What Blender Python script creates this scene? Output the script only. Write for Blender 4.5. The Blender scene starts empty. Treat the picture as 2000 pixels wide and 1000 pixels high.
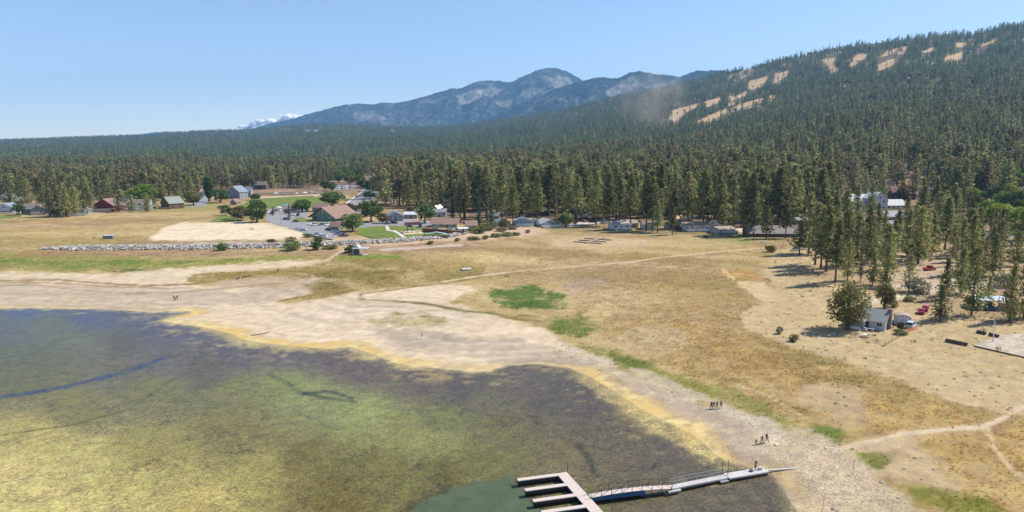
# Drought-lowered mountain lake: shore, village, pine forest, ski hill, seen from a drone.
import bpy, bmesh, math, random
import numpy as np
from mathutils import Vector, Matrix

random.seed(7)
RNG = np.random.default_rng(11)
scene = bpy.context.scene
COL = scene.collection

# ------------------------------------------------------------------ camera
CAM_H = 52.0
PITCH = math.radians(8.95)
FOC = 1333.0                      # focal length in pixels of the 2000 px wide photograph
cam_data = bpy.data.cameras.new("camera")
cam_data.sensor_width = 36.0
cam_data.lens = FOC / 2000.0 * 36.0
cam_data.clip_start = 0.5
cam_data.clip_end = 90000.0
cam = bpy.data.objects.new("camera", cam_data)
cam.location = (0, 0, CAM_H)
cam.rotation_euler = (math.pi / 2 - PITCH, 0, 0)
COL.objects.link(cam)
scene.camera = cam

# ------------------------------------------------------------------ sky and sun
SUN_ELEV = math.radians(48)
SUN_AZ = math.radians(72)         # clockwise from +Y (view direction) towards +X
world = bpy.data.worlds.new("World")
scene.world = world
world.use_nodes = True
wn = world.node_tree
sky = wn.nodes.new("ShaderNodeTexSky")
sky.sky_type = 'NISHITA'
sky.sun_disc = False
sky.sun_elevation = SUN_ELEV
sky.sun_rotation = SUN_AZ
sky.altitude = 2050
sky.air_density = 1.15
sky.dust_density = 0.6
sky.ozone_density = 2.4
wn.nodes["Background"].inputs[1].default_value = 0.112
tint = wn.nodes.new("ShaderNodeMix"); tint.data_type = 'RGBA'; tint.blend_type = 'MULTIPLY'; tint.inputs[0].default_value = 1.0
tint.inputs[7].default_value = (1.05, 0.965, 0.97, 1)      # the camera's slightly violet rendering of blue sky
wn.links.new(sky.outputs[0], tint.inputs[6]); wn.links.new(tint.outputs[2], wn.nodes["Background"].inputs[0])

sun_data = bpy.data.lights.new("sun", 'SUN')
sun_data.energy = 4.6
sun_data.angle = math.radians(0.53)
sun_data.color = (1.0, 0.955, 0.88)
sun = bpy.data.objects.new("sun", sun_data)
SUN_DIR = Vector((math.sin(SUN_AZ) * math.cos(SUN_ELEV), math.cos(SUN_AZ) * math.cos(SUN_ELEV), math.sin(SUN_ELEV)))
sun.rotation_euler = SUN_DIR.to_track_quat('Z', 'Y').to_euler()
sun.location = (200, 100, 400)
COL.objects.link(sun)

scene.view_settings.view_transform = 'Standard'
scene.view_settings.look = 'None'
scene.view_settings.exposure = 0.66
scene.view_settings.gamma = 1.0
scene.view_settings.use_curve_mapping = False
scene.cycles.volume_bounces = 0
scene.cycles.max_bounces = 6
scene.cycles.diffuse_bounces = 2
scene.cycles.transparent_max_bounces = 8

# ------------------------------------------------------------------ helpers: numbers
def lin(c):
    c = np.asarray(c, float) / 255.0
    return np.where(c <= 0.04045, c / 12.92, ((c + 0.055) / 1.055) ** 2.4)

def smooth(a, b, x):
    t = np.clip((x - a) / (b - a), 0, 1)
    return t * t * (3 - 2 * t)

def _hash(ix, iy, seed):
    h = (ix.astype(np.int64) * 374761393 + iy.astype(np.int64) * 668265263 + seed * 974711) & 0xFFFFFFFF
    h = ((h ^ (h >> 13)) * 1274126177) & 0xFFFFFFFF
    return ((h ^ (h >> 16)) & 0xFFFF) / 65535.0

def vnoise(x, y, seed=0):
    x = np.asarray(x, float); y = np.asarray(y, float)
    ix = np.floor(x); iy = np.floor(y)
    fx = x - ix; fy = y - iy
    fx = fx * fx * (3 - 2 * fx); fy = fy * fy * (3 - 2 * fy)
    a = _hash(ix, iy, seed); b = _hash(ix + 1, iy, seed)
    c = _hash(ix, iy + 1, seed); d = _hash(ix + 1, iy + 1, seed)
    return (a * (1 - fx) + b * fx) * (1 - fy) + (c * (1 - fx) + d * fx) * fy

def fbm(x, y, octaves=4, seed=0):
    s = 0; amp = 0.5; tot = 0
    for o in range(octaves):
        s = s + amp * vnoise(x * 2 ** o + 17.3 * o, y * 2 ** o - 9.1 * o, seed + o)
        tot += amp; amp *= 0.5
    return s / tot

def seg_dist(px, py, pts, closed=True):
    """unsigned distance to a polyline"""
    best = np.full(np.shape(px), 1e18)
    n = len(pts)
    for i in range(n if closed else n - 1):
        ax, ay = pts[i]; bx, by = pts[(i + 1) % n]
        dx, dy = bx - ax, by - ay
        L = dx * dx + dy * dy + 1e-12
        t = np.clip(((px - ax) * dx + (py - ay) * dy) / L, 0, 1)
        d = (px - ax - t * dx) ** 2 + (py - ay - t * dy) ** 2
        best = np.minimum(best, d)
    return np.sqrt(best)

def inside(px, py, pts):
    r = np.zeros(np.shape(px), bool)
    n = len(pts); j = n - 1
    for i in range(n):
        xi, yi = pts[i]; xj, yj = pts[j]
        c = ((yi > py) != (yj > py)) & (px < (xj - xi) * (py - yi) / (yj - yi + 1e-12) + xi)
        r ^= c
        j = i
    return r

def sdf(px, py, pts):
    d = seg_dist(px, py, pts)
    return np.where(inside(px, py, pts), d, -d)

# ------------------------------------------------------------------ survey: photograph point <-> place
CP, SP = math.cos(PITCH), math.sin(PITCH)

def at_z(px, py, z=0.0):
    u = (px - 1000) / FOC; v = (500 - py) / FOC
    dx, dy, dz = u, CP + v * SP, -SP + v * CP
    t = (z - CAM_H) / dz
    return dx * t, dy * t

def proj(x, y, z):
    dep = y * CP - (z - CAM_H) * SP
    up = y * SP + (z - CAM_H) * CP
    dep = np.maximum(dep, 1.0)
    return 1000 + FOC * x / dep, 500 - FOC * up / dep

SHORE = [(-160, 596), (0, 602), (87, 602), (175, 604), (245, 606), (300, 611), (333, 608), (366, 608), (372, 612), (345, 619),
         (312, 627), (350, 633), (385, 638), (420, 645), (455, 654), (472, 663), (507, 670), (560, 675), (612, 680),
         (648, 681), (682, 677), (700, 683), (735, 695), (763, 707), (805, 717), (865, 720), (910, 726), (945, 726),
         (966, 721), (990, 714), (1050, 711), (1110, 719), (1155, 738), (1200, 765), (1250, 800), (1310, 828),
         (1365, 858), (1392, 886), (1425, 906), (1472, 914), (1502, 922), (1522, 950), (1545, 985), (1572, 1030), (1600, 1100)]
SHORE_W = [at_z(a, b, 0) for a, b in SHORE]
SHORE_W += [(48, 50), (60, 20), (70, -400), (-900, -400), (-900, SHORE_W[0][1])]
LAND_Z = 4.4
RIPRAP = [(78, 489), (140, 485), (250, 484), (400, 483), (560, 481), (680, 477), (780, 473), (860, 468), (905, 462)]
RIPRAP_W = [at_z(a, b, 3.6) for a, b in RIPRAP]

def near_ground(x, y):
    x = np.asarray(x, float); y = np.asarray(y, float)
    d = -sdf(x, y, SHORE_W)
    land = LAND_Z * (0.35 * smooth(0, 60, d) + 0.65 * smooth(10, 190, d)) + 0.012 * np.minimum(d, 6)
    land = land + (fbm(x * 0.11, y * 0.11, 3, 3) - 0.5) * 0.25 * smooth(1, 12, d) * (1 - smooth(150, 190, d))
    bed = -0.75 * (1 - np.exp(np.minimum(d, 0) / 28.0)) - 0.01
    z = np.where(d > 0, land, bed)
    bank = np.exp(-(seg_dist(x, y, RIPRAP_W, False) / 5.0) ** 2) * 1.1
    return z + bank, d

# ridge of the forested hills: photo column -> skyline row (tree tops), distance of ridge, distance of the foot
HILL = [(-700, 300, 4600, 850), (-300, 283, 4600, 850), (0, 275, 4600, 850), (100, 272, 4600, 850), (200, 268, 4600, 850), (300, 265, 4600, 850), (365, 259, 4700, 850), (420, 257, 4800, 1050), (500, 254, 5000, 1050), (560, 249, 5000, 1050), (600, 245, 5000, 1050), (640, 242, 5000, 1050), (700, 244, 5000, 1050), (735, 246.5, 5000, 824), (760, 248, 5000, 693), (820, 250, 4900, 551), (880, 248, 4800, 534), (940, 241, 4700, 517), (1000, 232, 4600, 500), (1080, 219, 4500, 499), (1180, 195, 4300, 497), (1250, 181, 4100, 497), (1320, 166, 3900, 496), (1392, 147, 3700, 495), (1440, 138, 3600, 494), (1500, 122, 3450, 494), (1545, 113, 3350, 493), (1605, 101, 3250, 492), (1650, 92, 3150, 492), (1710, 85, 3050, 491), (1770, 79, 2950, 490), (1830, 74, 2900, 490), (1875, 74, 2850, 489), (1920, 62, 2800, 489), (1980, 53, 2750, 488), (2000, 50, 2700, 488), (2200, 20, 2600, 485), (2700, -30, 2500, 480)]
_hu = np.array([(h[0] - 1000) / FOC for h in HILL])
_hD = np.array([h[2] for h in HILL], float)
_hB = np.array([h[3] for h in HILL], float)
_hZ = np.array([CAM_H + h[2] * ((290 - h[1]) / FOC) * 1.0 - 13.0 for h in HILL])

def hill_z(x, y):
    u = x / np.maximum(y, 1.0)
    D = np.interp(u, _hu, _hD); B = np.interp(u, _hu, _hB); Z = np.maximum(np.interp(u, _hu, _hZ), 20)
    s = (y - B) / (D - B)
    f = np.where(s < 1, np.clip(s, 0, 1) ** 1.55, 1 - 0.35 * np.clip(s - 1, 0, 2) ** 1.4)
    gul = (fbm(x * 0.004, y * 0.0025, 4, 21) - 0.5) * 60 * np.clip(s, 0, 1) * (1 - smooth(0.75, 1.0, s)) * np.clip(Z / 200, 0.15, 1)
    return (Z - LAND_Z) * f + gul

def ground_z(x, y):
    z, d = near_ground(x, y)
    return z + hill_z(x, y)

def at(px, py):
    """place on the ground seen at a point of the photograph"""
    if py < 425:      # on the slopes: walk along the line of sight to the first ground met
        u = (px - 1000) / FOC; v = (500 - py) / FOC
        t = np.arange(300.0, 6000.0, 2.0)
        xs, ys, zs = u * t, (CP + v * SP) * t, CAM_H + (-SP + v * CP) * t
        g = ground_z(xs, ys); k = int(np.argmax(zs < g)) if (zs < g).any() else len(t) - 1
        return Vector((xs[k], ys[k], g[k]))
    z = 3.0
    for _ in range(8):
        x, y = at_z(px, py, z)
        z = float(ground_z(np.array([x]), np.array([y]))[0])
    return Vector((x, y, z))
# ------------------------------------------------------------------ materials
MATS = {}

def new_mat(name):
    m = bpy.data.materials.new(name)
    m.use_nodes = True
    nt = m.node_tree
    return m, nt, nt.nodes["Principled BSDF"]

def N(nt, kind, **kw):
    n = nt.nodes.new(kind)
    for k, v in kw.items():
        if k.startswith('i_'):
            key = k[2:]
            n.inputs[int(key) if key.isdigit() else key.replace('_', ' ')].default_value = v
        else:
            setattr(n, k, v)
    return n

def mat(name, rgb, rough=0.75, var=0.22, scale=1.3, metal=0.0, bump=0.0, spec=0.3, stretch=None):
    """paint, wood, metal ...: a base colour with blotchy wear"""
    if name in MATS:
        return MATS[name]
    m, nt, b = new_mat(name)
    L = nt.links
    tc = N(nt, "ShaderNodeTexCoord")
    src = tc.outputs["Object"]
    if stretch:
        mp = N(nt, "ShaderNodeMapping"); mp.inputs["Scale"].default_value = stretch
        L.new(src, mp.inputs[0]); src = mp.outputs[0]
    no = N(nt, "ShaderNodeTexNoise", i_Scale=scale, i_Detail=5.0, i_Roughness=0.65)
    L.new(src, no.inputs["Vector"])
    oi = N(nt, "ShaderNodeObjectInfo")
    mr = N(nt, "ShaderNodeMapRange", i_1=0.3, i_2=0.7, i_3=1 - var, i_4=1 + var)
    L.new(no.outputs[0], mr.inputs[0])
    vm = N(nt, "ShaderNodeVectorMath", operation='SCALE')
    vm.inputs[0].default_value = rgb
    L.new(mr.outputs[0], vm.inputs["Scale"])
    L.new(vm.outputs[0], b.inputs["Base Color"])
    b.inputs["Roughness"].default_value = rough
    b.inputs["Metallic"].default_value = metal
    b.inputs["Specular IOR Level"].default_value = spec
    if bump:
        bp = N(nt, "ShaderNodeBump", i_Strength=bump, i_Distance=0.05)
        L.new(no.outputs[0], bp.inputs["Height"]); L.new(bp.outputs[0], b.inputs["Normal"])
    MATS[name] = m
    return m

def glass_mat():
    if 'window_glass' in MATS: return MATS['window_glass']
    m, nt, b = new_mat('window_glass')
    b.inputs["Base Color"].default_value = (0.025, 0.032, 0.04, 1)
    b.inputs["Roughness"].default_value = 0.06
    b.inputs["Specular IOR Level"].default_value = 0.6
    no = N(nt, "ShaderNodeTexNoise", i_Scale=0.8)
    bp = N(nt, "ShaderNodeBump", i_Strength=0.05)
    nt.links.new(no.outputs[0], bp.inputs["Height"]); nt.links.new(bp.outputs[0], b.inputs["Normal"])
    MATS['window_glass'] = m
    return m

def leaf_mat(name, c1, c2, c3, transl=0.4, attr=None):
    """foliage: colour varies tree by tree and clump by clump"""
    m, nt, b = new_mat(name)
    L = nt.links
    nt.nodes.remove(b)
    oi = N(nt, "ShaderNodeObjectInfo")
    geo = N(nt, "ShaderNodeNewGeometry")
    tc = N(nt, "ShaderNodeTexCoord")
    no = N(nt, "ShaderNodeTexNoise", i_Scale=0.55, i_Detail=3.0)
    L.new(tc.outputs["Object"], no.inputs["Vector"])
    mix1 = N(nt, "ShaderNodeMix", data_type='RGBA')
    mix1.inputs[6].default_value = (*c1, 1); mix1.inputs[7].default_value = (*c2, 1)
    L.new(oi.outputs["Random"], mix1.inputs[0])
    mix2 = N(nt, "ShaderNodeMix", data_type='RGBA')
    mr = N(nt, "ShaderNodeMapRange", i_1=0.42, i_2=0.62)
    L.new(no.outputs[0], mr.inputs[0]); L.new(mr.outputs[0], mix2.inputs[0])
    L.new(mix1.outputs[2], mix2.inputs[6]); mix2.inputs[7].default_value = (*c3, 1)
    mr2 = N(nt, "ShaderNodeMapRange", i_3=0.62, i_4=1.38)
    L.new(geo.outputs["Random Per Island"], mr2.inputs[0])
    vm = N(nt, "ShaderNodeVectorMath", operation='SCALE')
    wn_ = N(nt, "ShaderNodeTexWhiteNoise", noise_dimensions='1D'); L.new(oi.outputs["Random"], wn_.inputs["W"])
    mr3 = N(nt, "ShaderNodeMapRange", i_3=0.62, i_4=1.38); L.new(wn_.outputs["Value"], mr3.inputs[0])
    mm = N(nt, "ShaderNodeMath", operation='MULTIPLY'); L.new(mr2.outputs[0], mm.inputs[0]); L.new(mr3.outputs[0], mm.inputs[1])
    L.new(mix2.outputs[2], vm.inputs[0]); L.new(mm.outputs[0], vm.inputs["Scale"])
    df = N(nt, "ShaderNodeBsdfDiffuse"); tr = N(nt, "ShaderNodeBsdfTranslucent")
    L.new(vm.outputs[0], df.inputs[0]); L.new(vm.outputs[0], tr.inputs[0])
    ms = N(nt, "ShaderNodeMixShader", i_0=transl)
    L.new(df.outputs[0], ms.inputs[1]); L.new(tr.outputs[0], ms.inputs[2])
    L.new(ms.outputs[0], nt.nodes["Material Output"].inputs[0])
    return m

M_PINE = leaf_mat('pine_needles', (0.169, 0.205, 0.075), (0.247, 0.249, 0.089), (0.298, 0.272, 0.121))
M_PINE_FAR = leaf_mat('pine_needles_far', (0.147, 0.215, 0.095), (0.251, 0.270, 0.111), (0.221, 0.224, 0.120))
M_PINE_BROWN = leaf_mat('dry_pine_needles', (0.216, 0.162, 0.082), (0.252, 0.190, 0.100), (0.180, 0.172, 0.090))
M_SPRUCE = leaf_mat('spruce_needles', (0.068, 0.098, 0.060), (0.083, 0.112, 0.068), (0.105, 0.135, 0.090))
M_JUNIPER = leaf_mat('juniper_leaves', (0.139, 0.146, 0.046), (0.158, 0.153, 0.053), (0.193, 0.184, 0.079))
M_LEAF_DARK = leaf_mat('dark_green_leaves', (0.078, 0.130, 0.036), (0.098, 0.150, 0.046), (0.130, 0.189, 0.058))
M_LEAF_MID = leaf_mat('mid_green_leaves', (0.120, 0.168, 0.048), (0.156, 0.204, 0.060), (0.180, 0.228, 0.072))
M_LEAF_BRIGHT = leaf_mat('bright_green_leaves', (0.17, 0.24, 0.04), (0.22, 0.28, 0.05), (0.13, 0.2, 0.04))
M_LEAF_YELLOW = leaf_mat('yellow_green_leaves', (0.30, 0.33, 0.04), (0.25, 0.29, 0.05), (0.19, 0.25, 0.05))
M_LEAF_RUST = leaf_mat('rusty_leaves', (0.15, 0.11, 0.05), (0.13, 0.12, 0.05), (0.19, 0.13, 0.055))
M_LEAF_PLUM = leaf_mat('plum_leaves', (0.06, 0.035, 0.035), (0.07, 0.04, 0.04), (0.09, 0.05, 0.045))
M_LEAF_OLIVE = leaf_mat('olive_leaves', (0.15, 0.155, 0.055), (0.17, 0.165, 0.06), (0.20, 0.19, 0.08))
M_SAGE = leaf_mat('sage_leaves', (0.20, 0.19, 0.12), (0.17, 0.165, 0.11), (0.24, 0.22, 0.16))
M_BARK = mat('pine_bark', (0.13, 0.085, 0.06), 0.95, 0.4, 2.0, bump=0.5, stretch=(1, 1, 0.25))
M_BARK_GREY = mat('grey_bark', (0.16, 0.13, 0.105), 0.95, 0.35, 2.0, bump=0.4)

# ------------------------------------------------------------------ helpers: mesh objects
def mesh_np(name, verts, faces, mats=(), midx=None, smooth_shade=False):
    """verts (n,3); faces: (m,k) array of equal-sided polygons or a list"""
    me = bpy.data.meshes.new(name)
    verts = np.asarray(verts, np.float32)
    if isinstance(faces, np.ndarray):
        m, k = faces.shape
        me.vertices.add(len(verts)); me.loops.add(m * k); me.polygons.add(m)
        me.vertices.foreach_set("co", verts.ravel())
        me.loops.foreach_set("vertex_index", faces.astype(np.int32).ravel())
        me.polygons.foreach_set("loop_start", np.arange(0, m * k, k, dtype=np.int32))
        me.polygons.foreach_set("loop_total", np.full(m, k, np.int32))
        me.update(calc_edges=True)
    else:
        me.from_pydata(verts.tolist(), [], faces)
    for mm in mats: me.materials.append(mm)
    if midx is not None:
        me.polygons.foreach_set("material_index", np.asarray(midx, np.int32))
    if smooth_shade:
        me.polygons.foreach_set("use_smooth", np.ones(len(me.polygons), bool))
    return me

def link(name, data, parent=None, loc=None, rotz=None):
    o = bpy.data.objects.new(name, data)
    COL.objects.link(o)
    if parent is not None: o.parent = parent
    if loc is not None: o.location = loc
    if rotz is not None: o.rotation_euler = (0, 0, rotz)
    return o

def tag(o, label=None, cat=None, group=None, kind=None):
    if label: o["label"] = label
    if cat: o["category"] = cat
    if group: o["group"] = group
    if kind: o["kind"] = kind
    return o

def thing(name, label, cat, loc, rotz=0.0, group=None):
    o = link(name, None, None, loc, rotz)
    o.empty_display_size = 0.5
    return tag(o, label, cat, group)

class MB:
    """collects boxes, prisms and tubes into ONE mesh"""
    def __init__(s):
        s.v = []; s.f = []
    def add(s, v, f):
        o = len(s.v); s.v += [tuple(p) for p in v]; s.f += [tuple(i + o for i in q) for q in f]; return s
    def box(s, x0, x1, y0, y1, z0, z1):
        v = [(x0, y0, z0), (x1, y0, z0), (x1, y1, z0), (x0, y1, z0), (x0, y0, z1), (x1, y0, z1), (x1, y1, z1), (x0, y1, z1)]
        return s.add(v, [(0, 3, 2, 1), (4, 5, 6, 7), (0, 1, 5, 4), (1, 2, 6, 5), (2, 3, 7, 6), (3, 0, 4, 7)])
    def bar(s, a, b, w, h=None):
        """square bar from a to b"""
        a = Vector(a); b = Vector(b); h = h or w
        d = (b - a).normalized()
        up = Vector((0, 0, 1)) if abs(d.z) < 0.95 else Vector((0, 1, 0))
        r = d.cross(up).normalized() * w / 2; u = r.cross(d).normalized() * h / 2
        v = [a - r - u, a + r - u, a + r + u, a - r + u, b - r - u, b + r - u, b + r + u, b - r + u]
        return s.add(v, [(0, 1, 2, 3), (4, 7, 6, 5), (0, 4, 5, 1), (1, 5, 6, 2), (2, 6, 7, 3), (3, 7, 4, 0)])
    def tube(s, pts, rad, n=6, caps=True):
        pts = [Vector(p) for p in pts]
        if not hasattr(rad, '__len__'): rad = [rad] * len(pts)
        o = len(s.v)
        for i, p in enumerate(pts):
            d = (pts[min(i + 1, len(pts) - 1)] - pts[max(i - 1, 0)]).normalized()
            up = Vector((0, 0, 1)) if abs(d.z) < 0.9 else Vector((1, 0, 0))
            r = d.cross(up).normalized(); u = r.cross(d).normalized()
            for k in range(n):
                a = 2 * math.pi * k / n
                s.v.append(tuple(p + (r * math.cos(a) + u * math.sin(a)) * rad[i]))
        for i in range(len(pts) - 1):
            for k in range(n):
                a = o + i * n + k; b = o + i * n + (k + 1) % n
                s.f.append((a, b, b + n, a + n))
        if caps:
            s.f.append(tuple(o + k for k in range(n))[::-1]); s.f.append(tuple(o + (len(pts) - 1) * n + k for k in range(n)))
        return s
    def prism(s, poly, axis, a, b):
        """extrude a 2D polygon: axis 'y' -> poly in (x,z); axis 'x' -> poly in (y,z); axis 'z' -> (x,y)"""
        n = len(poly)
        def P(q, t):
            return (q[0], t, q[1]) if axis == 'y' else (t, q[0], q[1]) if axis == 'x' else (q[0], q[1], t)
        v = [P(q, a) for q in poly] + [P(q, b) for q in poly]
        f = [tuple(range(n)), tuple(range(2 * n - 1, n - 1, -1))] + [(i, i + n, (i + 1) % n + n, (i + 1) % n) for i in range(n)]
        return s.add(v, f)
    def mesh(s, name, m, smooth_shade=False):
        me = bpy.data.meshes.new(name)
        me.from_pydata(s.v, [], s.f)
        bm = bmesh.new(); bm.from_mesh(me)
        bmesh.ops.recalc_face_normals(bm, faces=bm.faces)
        bm.to_mesh(me); bm.free()
        me.materials.append(m)
        if smooth_shade: me.polygons.foreach_set("use_smooth", np.ones(len(me.polygons), bool))
        return me
    def build(s, name, m, parent=None, loc=None, rotz=None, smooth_shade=False):
        return link(name, s.mesh(name, m, smooth_shade), parent, loc, rotz)

def copy_tree(o, parent=None):
    c = o.copy(); COL.objects.link(c); c.parent = parent
    for ch in list(o.children): copy_tree(ch, c)
    return c

# instanced cover (grass, pebbles, the far forest): one object, geometry nodes, prototypes kept outside the scene
_lib = {}
def library(name, meshes):
    c = bpy.data.collections.new(name)
    for i, me in enumerate(meshes):
        c.objects.link(bpy.data.objects.new("%s_%02d" % (name, i), me))
    return c

def scatter(name, pts, scale, rotz, idx, coll, tint=None):
    me = bpy.data.meshes.new(name)
    n = len(pts)
    me.vertices.add(n)
    me.vertices.foreach_set("co", np.asarray(pts, np.float32).ravel())
    scale = np.asarray(scale, np.float32)
    a = me.attributes.new("size", 'FLOAT_VECTOR', 'POINT')
    if scale.ndim == 1: scale = np.stack([scale] * 3, 1)
    a.data.foreach_set("vector", scale.ravel())
    a = me.attributes.new("turn", 'FLOAT', 'POINT'); a.data.foreach_set("value", np.asarray(rotz, np.float32))
    a = me.attributes.new("pick", 'INT', 'POINT'); a.data.foreach_set("value", np.asarray(idx, np.int32))
    if tint is not None:
        a = me.attributes.new("tint", 'FLOAT_COLOR', 'POINT')
        a.data.foreach_set("color", np.concatenate([tint, np.ones((n, 1))], 1).astype(np.float32).ravel())
    o = link(name, me)
    ng = bpy.data.node_groups.new(name + "_nodes", 'GeometryNodeTree')
    ng.interface.new_socket("Geometry", in_out='INPUT', socket_type='NodeSocketGeometry')
    ng.interface.new_socket("Geometry", in_out='OUTPUT', socket_type='NodeSocketGeometry')
    gi = ng.nodes.new("NodeGroupInput"); go = ng.nodes.new("NodeGroupOutput")
    ci = ng.nodes.new("GeometryNodeCollectionInfo")
    ci.inputs[0].default_value = coll; ci.inputs[1].default_value = True; ci.inputs[2].default_value = True
    ip = ng.nodes.new("GeometryNodeInstanceOnPoints")
    def attr(nm, t):
        q = ng.nodes.new("GeometryNodeInputNamedAttribute"); q.data_type = t; q.inputs[0].default_value = nm; return q.outputs[0]
    cx = ng.nodes.new("ShaderNodeCombineXYZ")
    L = ng.links
    L.new(attr("turn", 'FLOAT'), cx.inputs[2])
    L.new(gi.outputs[0], ip.inputs["Points"]); L.new(ci.outputs[0], ip.inputs["Instance"])
    ip.inputs["Pick Instance"].default_value = True
    L.new(attr("pick", 'INT'), ip.inputs["Instance Index"])
    L.new(cx.outputs[0], ip.inputs["Rotation"])
    L.new(attr("size", 'FLOAT_VECTOR'), ip.inputs["Scale"])
    L.new(ip.outputs[0], go.inputs[0])
    md = o.modifiers.new("cover", 'NODES'); md.node_group = ng
    return o
# ------------------------------------------------------------------ the ground: one sheet from the lake bed to the hills
KLIGHT = 1.42      # daylight on level ground: seen brightness / base colour
def alb(c, sat=0.96):
    c = lin(c); g = c @ np.array([0.3, 0.6, 0.1])
    return (g + (c - g) * sat) / KLIGHT

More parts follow.
